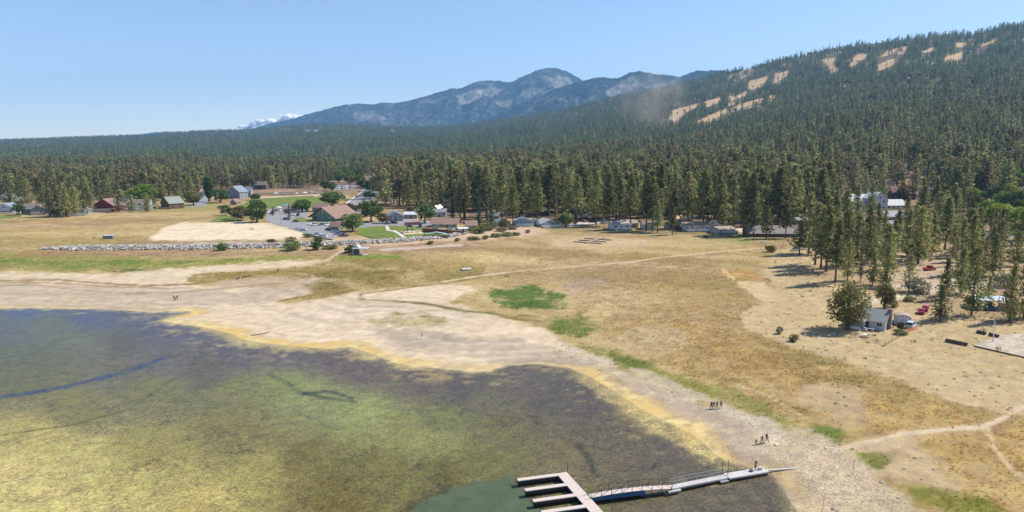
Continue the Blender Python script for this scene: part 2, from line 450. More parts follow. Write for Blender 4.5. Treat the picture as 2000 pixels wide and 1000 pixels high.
# (outline in the survey, base colour, softness, ragged edge, cover)   cover: grass / stone / plain
GREEN_D, GREEN, OLIVE, GOLD, AMBER, TAN, MAUVE, SOIL, SAND, MUD, PALE = (
    (90, 110, 46), (134, 142, 66), (146, 130, 74), (188, 150, 80), (170, 128, 62), (186, 160, 112), (172, 146, 114),
    (208, 182, 142), (224, 201, 168), (186, 165, 142), (228, 206, 176))
PATCH = [
    # the wide dry field between shore and cabins
    ([(-200, 408), (60, 414), (180, 408), (330, 400), (430, 398), (425, 410), (335, 440), (290, 472), (80, 490), (-200, 504)], (190, 164, 108), 5, 6, 'g'),
    ([(-200, 438), (120, 446), (300, 436), (330, 428), (250, 424), (100, 430), (-200, 428)], (172, 140, 98), 6, 8, 'g'),
    ([(-200, 462), (150, 468), (270, 462), (200, 455), (0, 454)], (180, 156, 92), 5, 8, 'g'),
    ([(345, 402), (410, 397), (425, 402), (395, 412), (350, 412)], (160, 156, 86), 3, 3, 'g'),
    ([(290, 464), (330, 441), (352, 436), (420, 433), (480, 432), (540, 440), (598, 453), (588, 468), (430, 471), (300, 471)], (236, 214, 180), 1.5, 2, 'p'),
    ([(260, 472), (590, 469), (660, 467), (640, 478), (400, 484), (150, 488)], (166, 140, 104), 3, 3, 'g'),
    ([(380, 474), (560, 472), (570, 478), (380, 480)], (206, 184, 150), 2, 2, 'p'),
    ([(640, 462), (700, 466), (740, 470), (860, 462), (905, 452), (930, 446), (1000, 444), (1060, 446), (1090, 452), (1000, 466), (900, 470), (760, 482), (640, 478)], (210, 180, 146), 3, 3, 'p'),
    # brown and green bands below the rock bank
    ([(80, 494), (300, 491), (560, 489), (760, 482), (900, 472), (940, 480), (800, 492), (600, 500), (420, 503), (150, 500)], (164, 134, 102), 4, 4, 'g'),
    ([(-200, 500), (0, 497), (150, 499), (300, 505), (420, 503), (560, 498), (620, 503), (700, 496), (790, 497), (795, 505), (700, 512), (560, 512), (430, 520), (280, 528), (150, 529), (0, 526), (-200, 526)], (150, 148, 74), 3, 4, 'g'),
    ([(-200, 506), (40, 505), (130, 512), (260, 510), (330, 512), (260, 520), (120, 522), (0, 514), (-200, 514)], (120, 132, 58), 2, 3, 'g'),
    ([(210, 531), (250, 526), (330, 524), (300, 532), (230, 534)], GREEN_D, 1.5, 2, 'g'),
    ([(300, 512), (420, 506), (470, 504), (440, 512), (340, 518)], (122, 132, 58), 2, 3, 'g'),
    ([(640, 506), (700, 500), (785, 499), (780, 504), (700, 508)], (128, 142, 62), 2, 2, 'g'),
    # sand and mud beach
    ([(-200, 527), (0, 530), (120, 536), (230, 534), (330, 522), (430, 518), (540, 514), (625, 506), (630, 511), (560, 522), (470, 530), (400, 534), (365, 545), (400, 556), (520, 560), (600, 572), (560, 590),
      (640, 582), (700, 572), (760, 565), (880, 556), (930, 565), (880, 590), (960, 612), (1060, 640), (1095, 670), (1200, 720), (1100, 735), (900, 745), (600, 700), (300, 640), (-200, 620)], SAND, 3, 4, 'p'),
    ([(-200, 544), (60, 546), (130, 552), (330, 560), (470, 566), (600, 556), (640, 560), (590, 580), (500, 592), (420, 598), (300, 604), (-200, 592)], (198, 177, 150), 6, 5, 'p'),
    ([(-200, 556), (60, 556), (160, 566), (280, 574), (400, 580), (330, 600), (-200, 594)], (198, 178, 148), 8, 6, 'p'),
    ([(690, 640), (800, 640), (880, 655), (1000, 664), (1085, 684), (1150, 720), (1060, 708), (950, 704), (850, 690), (760, 668)], (192, 174, 150), 7, 7, 'p'),
    ([(560, 600), (700, 585), (860, 605), (960, 622), (900, 640), (760, 628), (640, 640), (560, 630)], (220, 196, 168), 8, 8, 'p'),
    ([(480, 655), (560, 645), (660, 655), (720, 675), (620, 676), (520, 668)], (226, 202, 170), 5, 5, 'p'),
    ([(700, 624), (780, 612), (860, 618), (880, 632), (820, 642), (740, 640)], (178, 164, 124), 5, 6, 'g'),
    # olive marsh grass
    ([(362, 549), (376, 538), (420, 533), (520, 529), (600, 520), (650, 508), (760, 506), (860, 510), (950, 518), (940, 542), (885, 553), (800, 558), (700, 566), (640, 579), (575, 591), (530, 593),
      (548, 586), (610, 574), (600, 560), (560, 545), (470, 544), (420, 553), (385, 557)], (152, 132, 72), 2, 3, 'g'),
    ([(560, 545), (640, 530), (760, 525), (800, 535), (720, 552), (620, 566)], (134, 118, 60), 5, 5, 'g'),
    ([(400, 556), (470, 544), (560, 541), (630, 543), (600, 556), (520, 562), (430, 566)], (196, 172, 142), 4, 4, 'p'),
    ([(750, 520), (880, 505), (1000, 500), (960, 520), (880, 530)], (176, 150, 92), 6, 6, 'g'),
    ([(900, 500), (1000, 497), (1080, 505), (1000, 515), (930, 512)], (206, 186, 124), 5, 6, 'g'),
    # middle meadow
    ([(960, 520), (1150, 510), (1300, 505), (1400, 500), (1420, 520), (1260, 545), (1120, 552), (980, 548)], (176, 146, 104), 8, 8, 'g'),
    ([(1080, 546), (1180, 540), (1245, 560), (1210, 582), (1110, 574)], (172, 148, 124), 6, 8, 'g'),
    ([(1120, 600), (1160, 560), (1260, 532), (1360, 522), (1420, 532), (1490, 592), (1470, 612), (1400, 640), (1250, 622), (1170, 644)], (172, 144, 98), 7, 8, 'g'),
    ([(1240, 560), (1330, 535), (1400, 545), (1460, 590), (1380, 610), (1280, 600)], (174, 146, 92), 8, 10, 'g'),
    ([(1405, 530), (1462, 528), (1492, 547), (1440, 551)], (190, 150, 86), 1.5, 1.5, 'g'),
    ([(1405, 521), (1440, 548), (1490, 549), (1535, 585), (1500, 596), (1440, 555)], (214, 186, 138), 2, 2, 'p'),
    ([(1080, 470), (1160, 462), (1260, 468), (1270, 478), (1180, 488), (1080, 482)], (206, 176, 134), 5, 4, 'p'),
    ([(1060, 446), (1200, 446), (1350, 452), (1480, 458), (1560, 464), (1540, 474), (1380, 468), (1200, 458), (1080, 456)], (150, 132, 84), 4, 4, 'g'),
    ([(1360, 458), (1480, 466), (1470, 476), (1380, 470)], (152, 148, 84), 3, 4, 'g'),
    ([(948, 575), (985, 563), (1040, 559), (1082, 570), (1118, 590), (1100, 604), (1050, 608), (985, 606), (962, 592)], (98, 118, 50), 2.5, 5, 'g'),
    ([(1000, 585), (1060, 588), (1110, 598), (1060, 607), (990, 603)], GREEN_D, 3, 4, 'g'),
    ([(1060, 630), (1100, 616), (1140, 612), (1168, 640), (1140, 656), (1105, 652)], (112, 122, 56), 4, 7, 'g'),
    ([(1150, 600), (1190, 592), (1200, 610), (1170, 630), (1140, 620)], (196, 174, 118), 6, 7, 'g'),
    # bare ground on the cabin side
    ([(1450, 642), (1455, 610), (1520, 572), (1492, 535), (1515, 492), (1556, 478), (1650, 480), (2300, 470), (2300, 870), (1950, 806), (1870, 786), (1760, 746), (1660, 712), (1560, 682), (1500, 662)], (203, 177, 130), 3, 5, 'd'),
    ([(1530, 640), (1600, 640), (1640, 680), (1800, 690), (2000, 720), (2200, 760), (2200, 800), (1900, 760), (1700, 700), (1560, 665)], (202, 178, 132), 12, 14, 'd'),
    ([(1560, 530), (1700, 560), (1900, 620), (2200, 640), (2200, 500), (1650, 480)], (180, 150, 112), 15, 16, 'd'),
    ([(1780, 640), (1880, 640), (1990, 690), (2100, 740), (1960, 740), (1840, 690)], (194, 170, 124), 10, 10, 'd'),
    ([(1690, 500), (1900, 500), (1980, 540), (1860, 575), (1720, 545)], (202, 176, 142), 8, 10, 'd'),
    # golden grass on the old lake bed
    ([(1170, 645), (1260, 620), (1400, 632), (1480, 660), (1560, 684), (1680, 722), (1760, 752), (1850, 787), (1935, 808), (1920, 834), (1830, 838), (1700, 850), (1640, 868), (1560, 842), (1480, 792), (1400, 756), (1300, 712), (1220, 684)], (182, 152, 96), 3, 6, 'G'),
    ([(1400, 660), (1520, 690), (1640, 725), (1720, 770), (1640, 790), (1540, 745), (1420, 715)], (170, 139, 82), 7, 11, 'G'),
    ([(1580, 750), (1690, 770), (1720, 810), (1640, 830), (1560, 790)], (192, 166, 124), 14, 16, 'd'),
    ([(1190, 650), (1280, 640), (1340, 660), (1280, 690), (1210, 680)], (186, 162, 118), 9, 9, 'g'),
    ([(1690, 775), (1800, 790), (1900, 812), (1880, 832), (1760, 838), (1700, 830)], (184, 152, 91), 6, 9, 'G'),
    ([(1780, 852), (1930, 842), (2000, 818), (2300, 800), (2300, 1200), (1990, 1012), (1880, 955), (1800, 900)], (184, 152, 92), 4, 7, 'G'),
    ([(1650, 870), (1780, 850), (1830, 900), (1880, 950), (1800, 960), (1700, 910)], (198, 172, 130), 12, 14, 'd'),
    # greener strips near the water
    ([(1120, 672), (1180, 680), (1250, 702), (1340, 738), (1440, 762), (1505, 800), (1570, 838), (1645, 846), (1625, 868), (1545, 852), (1470, 815), (1380, 775), (1280, 742), (1190, 715)], (142, 136, 70), 4, 6, 'g'),
    ([(1190, 690), (1230, 694), (1270, 715), (1230, 722), (1195, 706)], (112, 122, 50), 3, 4, 'g'),
    ([(1466, 806), (1500, 810), (1532, 836), (1500, 840)], (120, 126, 54), 2, 3, 'g'),
    ([(1585, 832), (1640, 838), (1642, 862), (1604, 868)], (112, 122, 46), 3, 4, 'g'),
    ([(1672, 886), (1745, 888), (1722, 914), (1690, 910)], (126, 126, 56), 3, 4, 'g'),
    ([(1720, 935), (1800, 945), (1900, 965), (1990, 1010), (1900, 1040), (1780, 990)], (150, 130, 58), 5, 6, 'g'),
    ([(1770, 950), (1840, 955), (1930, 985), (1950, 1010), (1850, 1005)], (122, 122, 46), 4, 5, 'g'),
    # stony shore
    ([(1075, 684), (1150, 700), (1230, 732), (1330, 772), (1420, 806), (1470, 835), (1500, 870), (1520, 930), (1600, 1000), (1660, 1100), (1560, 1030), (1480, 930), (1400, 850), (1280, 785), (1160, 722), (1080, 708)], (192, 172, 146), 6, 6, 's'),
    ([(1480, 850), (1560, 842), (1650, 880), (1700, 930), (1780, 985), (1860, 1060), (1660, 1120), (1560, 960), (1500, 890)], (208, 186, 152), 9, 9, 'S'),
    ([(1360, 768), (1440, 800), (1490, 812), (1540, 850), (1500, 862), (1430, 815)], (214, 196, 168), 5, 6, 'S'),
    ([(1100, 672), (1160, 690), (1220, 712), (1180, 716), (1110, 690)], (212, 192, 160), 4, 5, 'S'),
    ([(1220, 712), (1300, 740), (1380, 775), (1350, 782), (1260, 745)], (204, 186, 152), 4, 5, 'S'),
    ([(1530, 940), (1600, 975), (1680, 1040), (1700, 1100), (1640, 1100), (1560, 1000)], (222, 200, 166), 6, 7, 's'),
]
TRAIL = [
    ([(905, 543), (1000, 531), (1100, 522), (1230, 512), (1300, 502), (1400, 492), (1500, 484)], 1.05, (214, 188, 150)),
    
    ([(1605, 886), (1680, 866), (1760, 848), (1850, 838), (1915, 836), (1945, 824), (1990, 800), (2060, 780)], 4.5, (220, 196, 162)),
    ([(1930, 838), (1940, 868), (1962, 898), (1995, 935), (2040, 985)], 3.5, (216, 190, 150)),
    ([(1440, 752), (1500, 772), (1545, 800), (1590, 828)], 1.3, (204, 184, 140)),
    ([(585, 520), (640, 508), (662, 494), (690, 478)], 2.4, (212, 186, 148)),
    ([(745, 488), (830, 483), (900, 478)], 3.0, (204, 184, 164)),
    ([(860, 551), (930, 540), (990, 532)], 1.5, (218, 196, 160)),
    ([(1700, 590), (1780, 575), (1830, 565)], 5.0, (226, 206, 172)),
    ([(1740, 560), (1840, 560), (1990, 560)], 5.0, (208, 190, 164)),
]
STREAK = [   # dark drift lines left by the falling lake
    ([(-100, 549), (40, 548), (110, 546), (180, 552), (280, 558), (370, 555), (420, 549)], 1.6, (150, 122, 68)),
    ([(700, 583), (720, 586), (760, 587), (830, 593), (880, 602), (905, 608), (960, 611), (1000, 622), (1060, 628)], 2.2, (130, 118, 62)),
    ([(540, 588), (600, 578), (660, 572), (705, 566)], 1.4, (136, 112, 58)),
    ([(-100, 562), (60, 556), (150, 566), (260, 573), (360, 570), (470, 560), (560, 552)], 1.3, (168, 146, 112)),
    ([(700, 583), (705, 574), (760, 567), (840, 556)], 1.2, (146, 122, 78)),
    ([(1000, 622), (1020, 615), (1060, 620)], 2.0, (120, 118, 58)),
    ([(-100, 552), (100, 552), (220, 560), (330, 563)], 1.0, (158, 134, 84)),
    ([(370, 545), (380, 537), (440, 532)], 1.2, (124, 108, 54)),
]
# the lake bed as it shows through the water
BED = [(50, 610, 111, 122, 144), (180, 620, 111, 118, 140), (300, 622, 109, 112, 134), (20, 640, 120, 124, 126), (100, 650, 126, 128, 116), (180, 670, 129, 130, 116), (60, 700, 122, 124, 102), (250, 680, 118, 116, 112), (330, 650, 118, 114, 128), (450, 690, 119, 114, 122), (300, 700, 125, 122, 120), (400, 720, 118, 114, 108), (560, 700, 119, 112, 120), (200, 720, 128, 126, 112), (60, 745, 125, 124, 98), (130, 790, 140, 135, 98), (300, 760, 135, 132, 98), (450, 760, 138, 135, 98), (560, 750, 145, 148, 100), (620, 770, 150, 152, 105), (700, 800, 155, 158, 105), (760, 830, 150, 148, 98), (60, 850, 186, 170, 110), (20, 930, 205, 185, 125), (150, 900, 195, 178, 118), (250, 950, 192, 174, 112), (300, 880, 162, 150, 95), (450, 850, 140, 130, 90), (500, 920, 165, 152, 95), (400, 980, 190, 170, 105), (150, 1010, 208, 188, 125), (600, 900, 132, 120, 78), (650, 960, 125, 112, 65), (750, 920, 130, 122, 75), (850, 870, 150, 148, 95), (880, 920, 120, 112, 70), (650, 705, 121, 110, 112), (700, 720, 123, 112, 110), (800, 740, 121, 110, 107), (900, 760, 111, 104, 104), (950, 780, 122, 116, 102), (880, 820, 130, 130, 90), (1000, 850, 127, 120, 88), (1000, 745, 118, 108, 106), (1100, 790, 113, 106, 100), (1200, 850, 121, 110, 96), (1300, 880, 117, 106, 98), (1300, 970, 121, 110, 92), (1450, 960, 115, 104, 92), (1100, 900, 131, 118, 92), (1080, 985, 126, 118, 72), (1180, 790, 113, 102, 98), (1240, 840, 125, 112, 94), (1400, 930, 115, 104, 94), (950, 900, 128, 122, 80)]
POCKET = [(790, 1005), (850, 975), (900, 952), (960, 938), (1002, 926), (1010, 945), (1030, 975), (1060, 1010), (1060, 1060), (700, 1060)]
CHANNEL = [([(-50, 782), (60, 768), (160, 748), (250, 725), (320, 700)], 3.4, (88, 102, 128)),
           ([(520, 728), (560, 745), (580, 765), (640, 778), (690, 784)], 4.0, (84, 94, 84)),
           ([(590, 770), (640, 764), (690, 778)], 3.0, (80, 90, 84)),
           ([(1128, 868), (1145, 890), (1165, 930)], 5.0, (74, 78, 74)),
           ([(690, 784), (685, 800), (672, 815)], 1.2, (96, 100, 64)),
           ([(440, 700), (330, 745), (250, 800), (140, 830), (0, 850)], 1.6, (112, 108, 74))]
RUNS = [[(1312, 215), (1365, 202), (1362, 210), (1340, 220), (1330, 232), (1320, 240), (1307, 232)],
        [(1380, 197), (1407, 190), (1405, 200), (1380, 210)], [(1422, 185), (1432, 181), (1435, 190), (1460, 175), (1455, 187), (1425, 200)],
        [(1460, 160), (1502, 146), (1495, 160), (1480, 172), (1465, 175)], [(1510, 145), (1545, 136), (1530, 154), (1512, 162)],
        [(1357, 240), (1392, 222), (1417, 212), (1420, 222), (1387, 237), (1360, 240)], [(1420, 215), (1450, 201), (1490, 191), (1490, 199), (1460, 207), (1430, 215)],
        [(1500, 187), (1515, 184), (1512, 191), (1502, 200)], [(1605, 118), (1617, 112), (1630, 112), (1629, 125), (1641, 139), (1626, 143), (1617, 127)],
        [(1659, 127), (1674, 104), (1692, 104), (1690, 115), (1680, 118), (1663, 133)], [(1717, 110), (1734, 98), (1771, 89), (1767, 106), (1746, 104), (1722, 112)],
        [(1714, 127), (1740, 115), (1750, 115), (1746, 127), (1716, 139)], [(1800, 100), (1827, 91), (1825, 98), (1803, 104)],
        [(1842, 118), (1848, 109), (1882, 101), (1875, 116), (1854, 119)], [(1864, 85), (1890, 82), (1887, 89), (1872, 94)], [(1912, 88), (1944, 77), (1944, 83), (1920, 91)]]
TREELINE = [(-400, 384), (0, 389), (120, 393), (240, 391), (330, 388), (400, 378), (420, 372), (470, 371), (520, 370), (600, 367), (640, 362), (660, 352), (690, 346),
            (722, 345), (736, 400), (770, 411), (800, 417), (850, 422), (900, 428), (960, 434), (1000, 434), (1100, 429), (1200, 433), (1300, 436), (1400, 440), (1560, 446),
            (1600, 470), (2500, 470)]
_tlx = [t[0] for t in TREELINE]; _tly = [t[1] for t in TREELINE]

def in_runs(px, py):
    r = np.zeros(np.shape(px), bool)
    for q in RUNS: r |= inside(px, py, q)
    return r

def paint(x, y, z, d):
    px, py = proj(x, y, z)
    n = len(x)
    big = fbm(x * 0.03, y * 0.018, 4, 5); mid = fbm(x * 0.12, y * 0.12, 4, 8); fine = fbm(x * 0.6, y * 0.6, 3, 9)
    rag = (fbm(x * 0.25, y * 0.25, 4, 12) - 0.5) * 2 + (fbm(x * 1.1, y * 0.9, 3, 13) - 0.5) * 1.2
    rag2 = (fbm(x * 0.07, y * 0.07, 3, 14) - 0.5) * 2
    col = np.empty((n, 3)); amp = np.zeros((n, 3))
    a, b, c = alb((190, 164, 114)), alb((164, 134, 92)), alb((182, 156, 96))
    t1 = smooth(0.35, 0.62, big)[:, None]; t2 = smooth(0.42, 0.66, mid)[:, None]
    col[:] = (a * (1 - t1) + b * t1) * (1 - 0.5 * t2) + c * 0.5 * t2
    amp[:, 0] = 0.7
    # forest floor and hills
    ff = smooth(-6, 6, np.interp(px, _tlx, _tly) - py + rag2 * 4)
    ff = np.where(y > 700, 1.0, ff)
    fcol = alb((168, 140, 110)) * (1 - t1) + alb((126, 106, 84)) * t1
    col = col * (1 - ff[:, None]) + fcol * ff[:, None]
    hf = smooth(1400, 2600, y)[:, None] * smooth(10, 60, hill_z(x, y))[:, None]
    rock = smooth(0.60, 0.72, fbm(x * 0.012, y * 0.008, 4, 31))[:, None]
    col = col * (1 - hf) + (alb((120, 104, 78)) * (1 - rock) + alb((196, 172, 144)) * rock) * hf
    far = y > 1200
    if far.any():
        m = np.zeros(n); rr = in_runs(px[far], py[far]); m[far] = rr
        col = col * (1 - m[:, None]) + alb((214, 178, 132)) * (0.9 + 0.25 * fine[:, None]) * m[:, None]
    near = y < 760
    persp = np.clip(180.0 / np.maximum(y, 60), 0.25, 2.0)
    for pts, cc, soft, ragged, cover in PATCH:
        xs = [p[0] for p in pts]; ys = [p[1] for p in pts]
        k = near & (px > min(xs) - 40) & (px < max(xs) + 40) & (py > min(ys) - 25) & (py < max(ys) + 25)
        i = np.nonzero(k)[0]
        if not len(i): continue
        s = sdf(px[i], py[i], pts)
        m = smooth(-soft, soft, s + (rag[i] * 0.8 + rag2[i] * 0.8) * ragged * 1.9)
        m = m * (0.82 + 0.36 * smooth(0.3, 0.7, mid[i])); m = np.clip(m, 0, 1)
        c3 = alb(cc) * (0.80 + 0.4 * fine[i][:, None])
        if cover in 'gG': m = m * (0.35 + 0.65 * smooth(0.30, 0.52, 0.5 * mid[i] + 0.5 * fine[i]))
        if cover == 'G':      # straw in clumps of two tones
            c3 = c3 * (1 - t2[i] * 0.55) + alb((152, 126, 76)) * t2[i] * 0.55
        col[i] = col[i] * (1 - m[:, None]) + c3 * m[:, None]
        A = {'g': (0.8, 0, 0), 'G': (1.0, 0, 0), 's': (0.1, 0.6, 0), 'S': (0.15, 1.0, 0), 'p': (0.12, 0.12, 0), 'd': (0.35, 0.3, 0)}[cover]
        amp[i] = amp[i] * (1 - m[:, None]) + np.array(A) * m[:, None]
    for lines, broad in ((STREAK, 0), (TRAIL, 1)):
        for pts, w, cc in lines:
            xs = [p[0] for p in pts]; ys = [p[1] for p in pts]
            k = near & (px > min(xs) - 20) & (px < max(xs) + 20) & (py > min(ys) - 15) & (py < max(ys) + 15)
            i = np.nonzero(k)[0]
            if not len(i): continue
            s = w - seg_dist(px[i], py[i], pts, False) + rag[i] * w * 0.8
            m = smooth(-w * 0.5, w * 0.6, s) * (0.95 if broad else np.clip(0.45 + mid[i] * 1.1, 0, 0.95))
            col[i] = col[i] * (1 - m[:, None]) + alb(cc) * m[:, None]
            amp[i, 0] *= 1 - m * 0.7
    # bands of grass following the old shorelines
    gb = fbm(d * 0.085 + rag2 * 0.9, (x * 0.6 - y * 0.8) * 0.012, 4, 81)
    gw = np.clip(amp[:, 0] * 1.6 - 0.5, 0, 1) * near * (d > 0)
    gw = gw * (col[:, 0] > col[:, 1] * 1.06)
    o_ = (gw * smooth(0.53, 0.64, gb) * (0.3 + 0.5 * smooth(0.35, 0.6, mid)))[:, None]
    col = col * (1 - o_) + alb((148, 130, 76)) * o_
    o_ = (gw * smooth(0.46, 0.36, gb) * 0 + gw * (1 - smooth(0.34, 0.45, gb)) * (0.25 + 0.5 * smooth(0.4, 0.62, fine)))[:, None]
    col = col * (1 - o_) + alb((206, 182, 136)) * o_
    # strand lines left by the falling water, on bare sand and mud
    stripe = fbm(d * 0.42 + rag2 * 1.4, (x + y) * 0.012, 4, 71)
    bare_ = np.clip(1 - amp[:, 0] * 3.5, 0, 1) * near * (d > 0) * (d < 75) * (y < 330)
    k_ = bare_ * ((stripe - 0.5) * 1.0 + (fine - 0.5) * 0.18)
    col = col * (1 + k_[:, None] * np.array([1.0, 1.05, 1.15]))
    line = (bare_ * smooth(0.60, 0.68, stripe) * smooth(0.42, 0.58, mid) * 0.45)[:, None]
    col = col * (1 - line) + alb((150, 126, 84)) * line
    # drying algae along the waterline
    wid = np.interp(px, [-200, 0, 300, 340, 480, 760, 960, 1010, 1110, 1160, 1250, 1400, 1440, 1480, 1600], [3.5, 3.5, 2.5, 7, 7.5, 7, 5, 1.5, 3, 7, 9, 7, 3, 2.5, 6])
    st = np.interp(px, [-200, 300, 330, 480, 960, 1000, 1110, 1170, 1400, 1450, 1520, 1600], [0.75, 0.7, 1, 1, 0.95, 0.45, 0.6, 0.95, 0.95, 0.35, 0.5, 0.7])
    dn = d + rag * 1.8 + rag2 * 2.2
    yb = smooth(-0.75 * wid, -0.1 * wid, dn) * (1 - smooth(0.35 * wid, 0.95 * wid, dn)) * st
    yb = yb * (0.2 + 0.95 * smooth(0.34, 0.6, 0.6 * mid + 0.4 * fine))
    ycol = alb((238, 210, 142)) * (1 - t2) + alb((218, 186, 118)) * t2
    wet = smooth(-1, 1, d) * (1 - smooth(2.0, 7.0, d + rag * 2.5)) * 0.4
    col = col * (1 - wet[:, None] * np.where(near, 1, 0)[:, None]) + alb((150, 126, 100)) * (wet * near)[:, None]
    # lake bed
    i = np.nonzero(d < 2.0)[0]
    if len(i):
        w = np.zeros(len(i)); acc = np.zeros((len(i), 3)); accs = acc
        for bx, by, r, g, bl in BED:
            q = 1.0 / ((((px[i] + rag2[i] * 25 - bx) / 1.6) ** 2 + (py[i] + rag2[i] * 10 - by) ** 2) + 90.0) ** 1.7
            acc += q[:, None] * lin((r, g, bl)); w += q
        seen = acc / w[:, None]
        gray = seen @ np.array([0.3, 0.6, 0.1]); seen = gray[:, None] + (seen - gray[:, None]) * 0.86
        s = sdf(px[i], py[i], POCKET) + rag[i] * 14 + rag2[i] * 16; m = smooth(-3, 3, s)[:, None]
        fr = (smooth(-22, -4, s) * (1 - smooth(-2, 3, s)) * smooth(0.4, 0.55, mid[i]))[:, None] * 0.8
        seen = seen * (1 - fr) + lin((88, 82, 58)) * fr
        seen = seen * (1 - m) + lin((104, 116, 96)) * m
        algae = 1 - m[:, 0] * 0.85
        for pts, ww, cc in CHANNEL:
            s = ww - seg_dist(px[i], py[i], pts, False) + rag[i] * ww * 0.9
            q = smooth(-ww * 0.7, ww, s)[:, None] * 0.85
            seen = seen * (1 - q) + lin(cc) * q
        # what the water mirrors of the sky is taken off: the rest is the bed
        ang = np.arctan2(CAM_H, np.hypot(x[i], y[i])); ci = np.sin(ang); ct = np.sqrt(1 - (np.cos(ang) / 1.333) ** 2)
        R = 0.5 * (((ci - 1.333 * ct) / (ci + 1.333 * ct)) ** 2 + ((1.333 * ci - ct) / (1.333 * ci + ct)) ** 2)
        bed = (seen - R[:, None] * np.array([0.30, 0.41, 0.56])) / ((1 - R)[:, None] * 0.80 * KLIGHT)
        bed = np.maximum(bed, np.array([0.040, 0.036, 0.030]))
        bed = bed * (0.8 + 0.4 * fine[i][:, None])
        m = smooth(1.2, -0.6, 0 * d[i]) * 0 + (1 - smooth(-0.8, 0.6, d[i] + rag[i] * 0.5))
        col[i] = col[i] * (1 - m[:, None]) + bed * m[:, None]
        amp[i] = amp[i] * (1 - m[:, None]) + np.stack([0 * m, 0 * m, algae], 1) * m[:, None]
    fleck = smooth(-16, -2, d + rag2 * 3) * (1 - smooth(-1, 1, d)) * smooth(0.54, 0.66, 0.55 * fine + 0.45 * mid) * st * 0.75
    yb = np.maximum(yb, fleck * near)
    col = col * (1 - yb[:, None]) + ycol * yb[:, None]
    amp[:, 0] *= 1 - yb; 
    return np.clip(col, 0.008, 0.85), amp, px, py

def grid_patch(y0, y1, rows, cols, power):
    t = np.linspace(0, 1, rows)
    ys = y0 * (y1 / y0) ** t if power else y0 + (y1 - y0) * t
    us = np.linspace(-1.25, 1.25, cols)
    Y, U = np.meshgrid(ys, us, indexing='ij')
    X = U * (Y + 130.0)
    i = np.arange(rows * cols).reshape(rows, cols)
    f = np.stack([i[:-1, :-1], i[:-1, 1:], i[1:, 1:], i[1:, :-1]], -1).reshape(-1, 4)
    return X.ravel(), Y.ravel(), f

GV, GF, GC, GA, off = [], [], [], [], 0
GRASS_SRC = []
for (y0, y1, rows, cols) in ((55, 330, 400, 820), (330, 1000, 190, 620), (1000, 7600, 280, 860)):
    X, Y, f = grid_patch(y0, y1, rows, cols, True)
    Z, D = near_ground(X, Y)
    Z = Z + hill_z(X, Y)
    c, a, px, py = paint(X, Y, Z, D)
    if y0 == 330: Z = Z.copy()
    GV.append(np.stack([X, Y, Z], 1)); GF.append(f + off); GC.append(c); GA.append(a); off += len(X)
    if y0 < 1000: GRASS_SRC.append((X, Y, Z, D, c, a, px, py))
GV = np.concatenate(GV); GF = np.concatenate(GF); GC = np.concatenate(GC); GA = np.concatenate(GA)

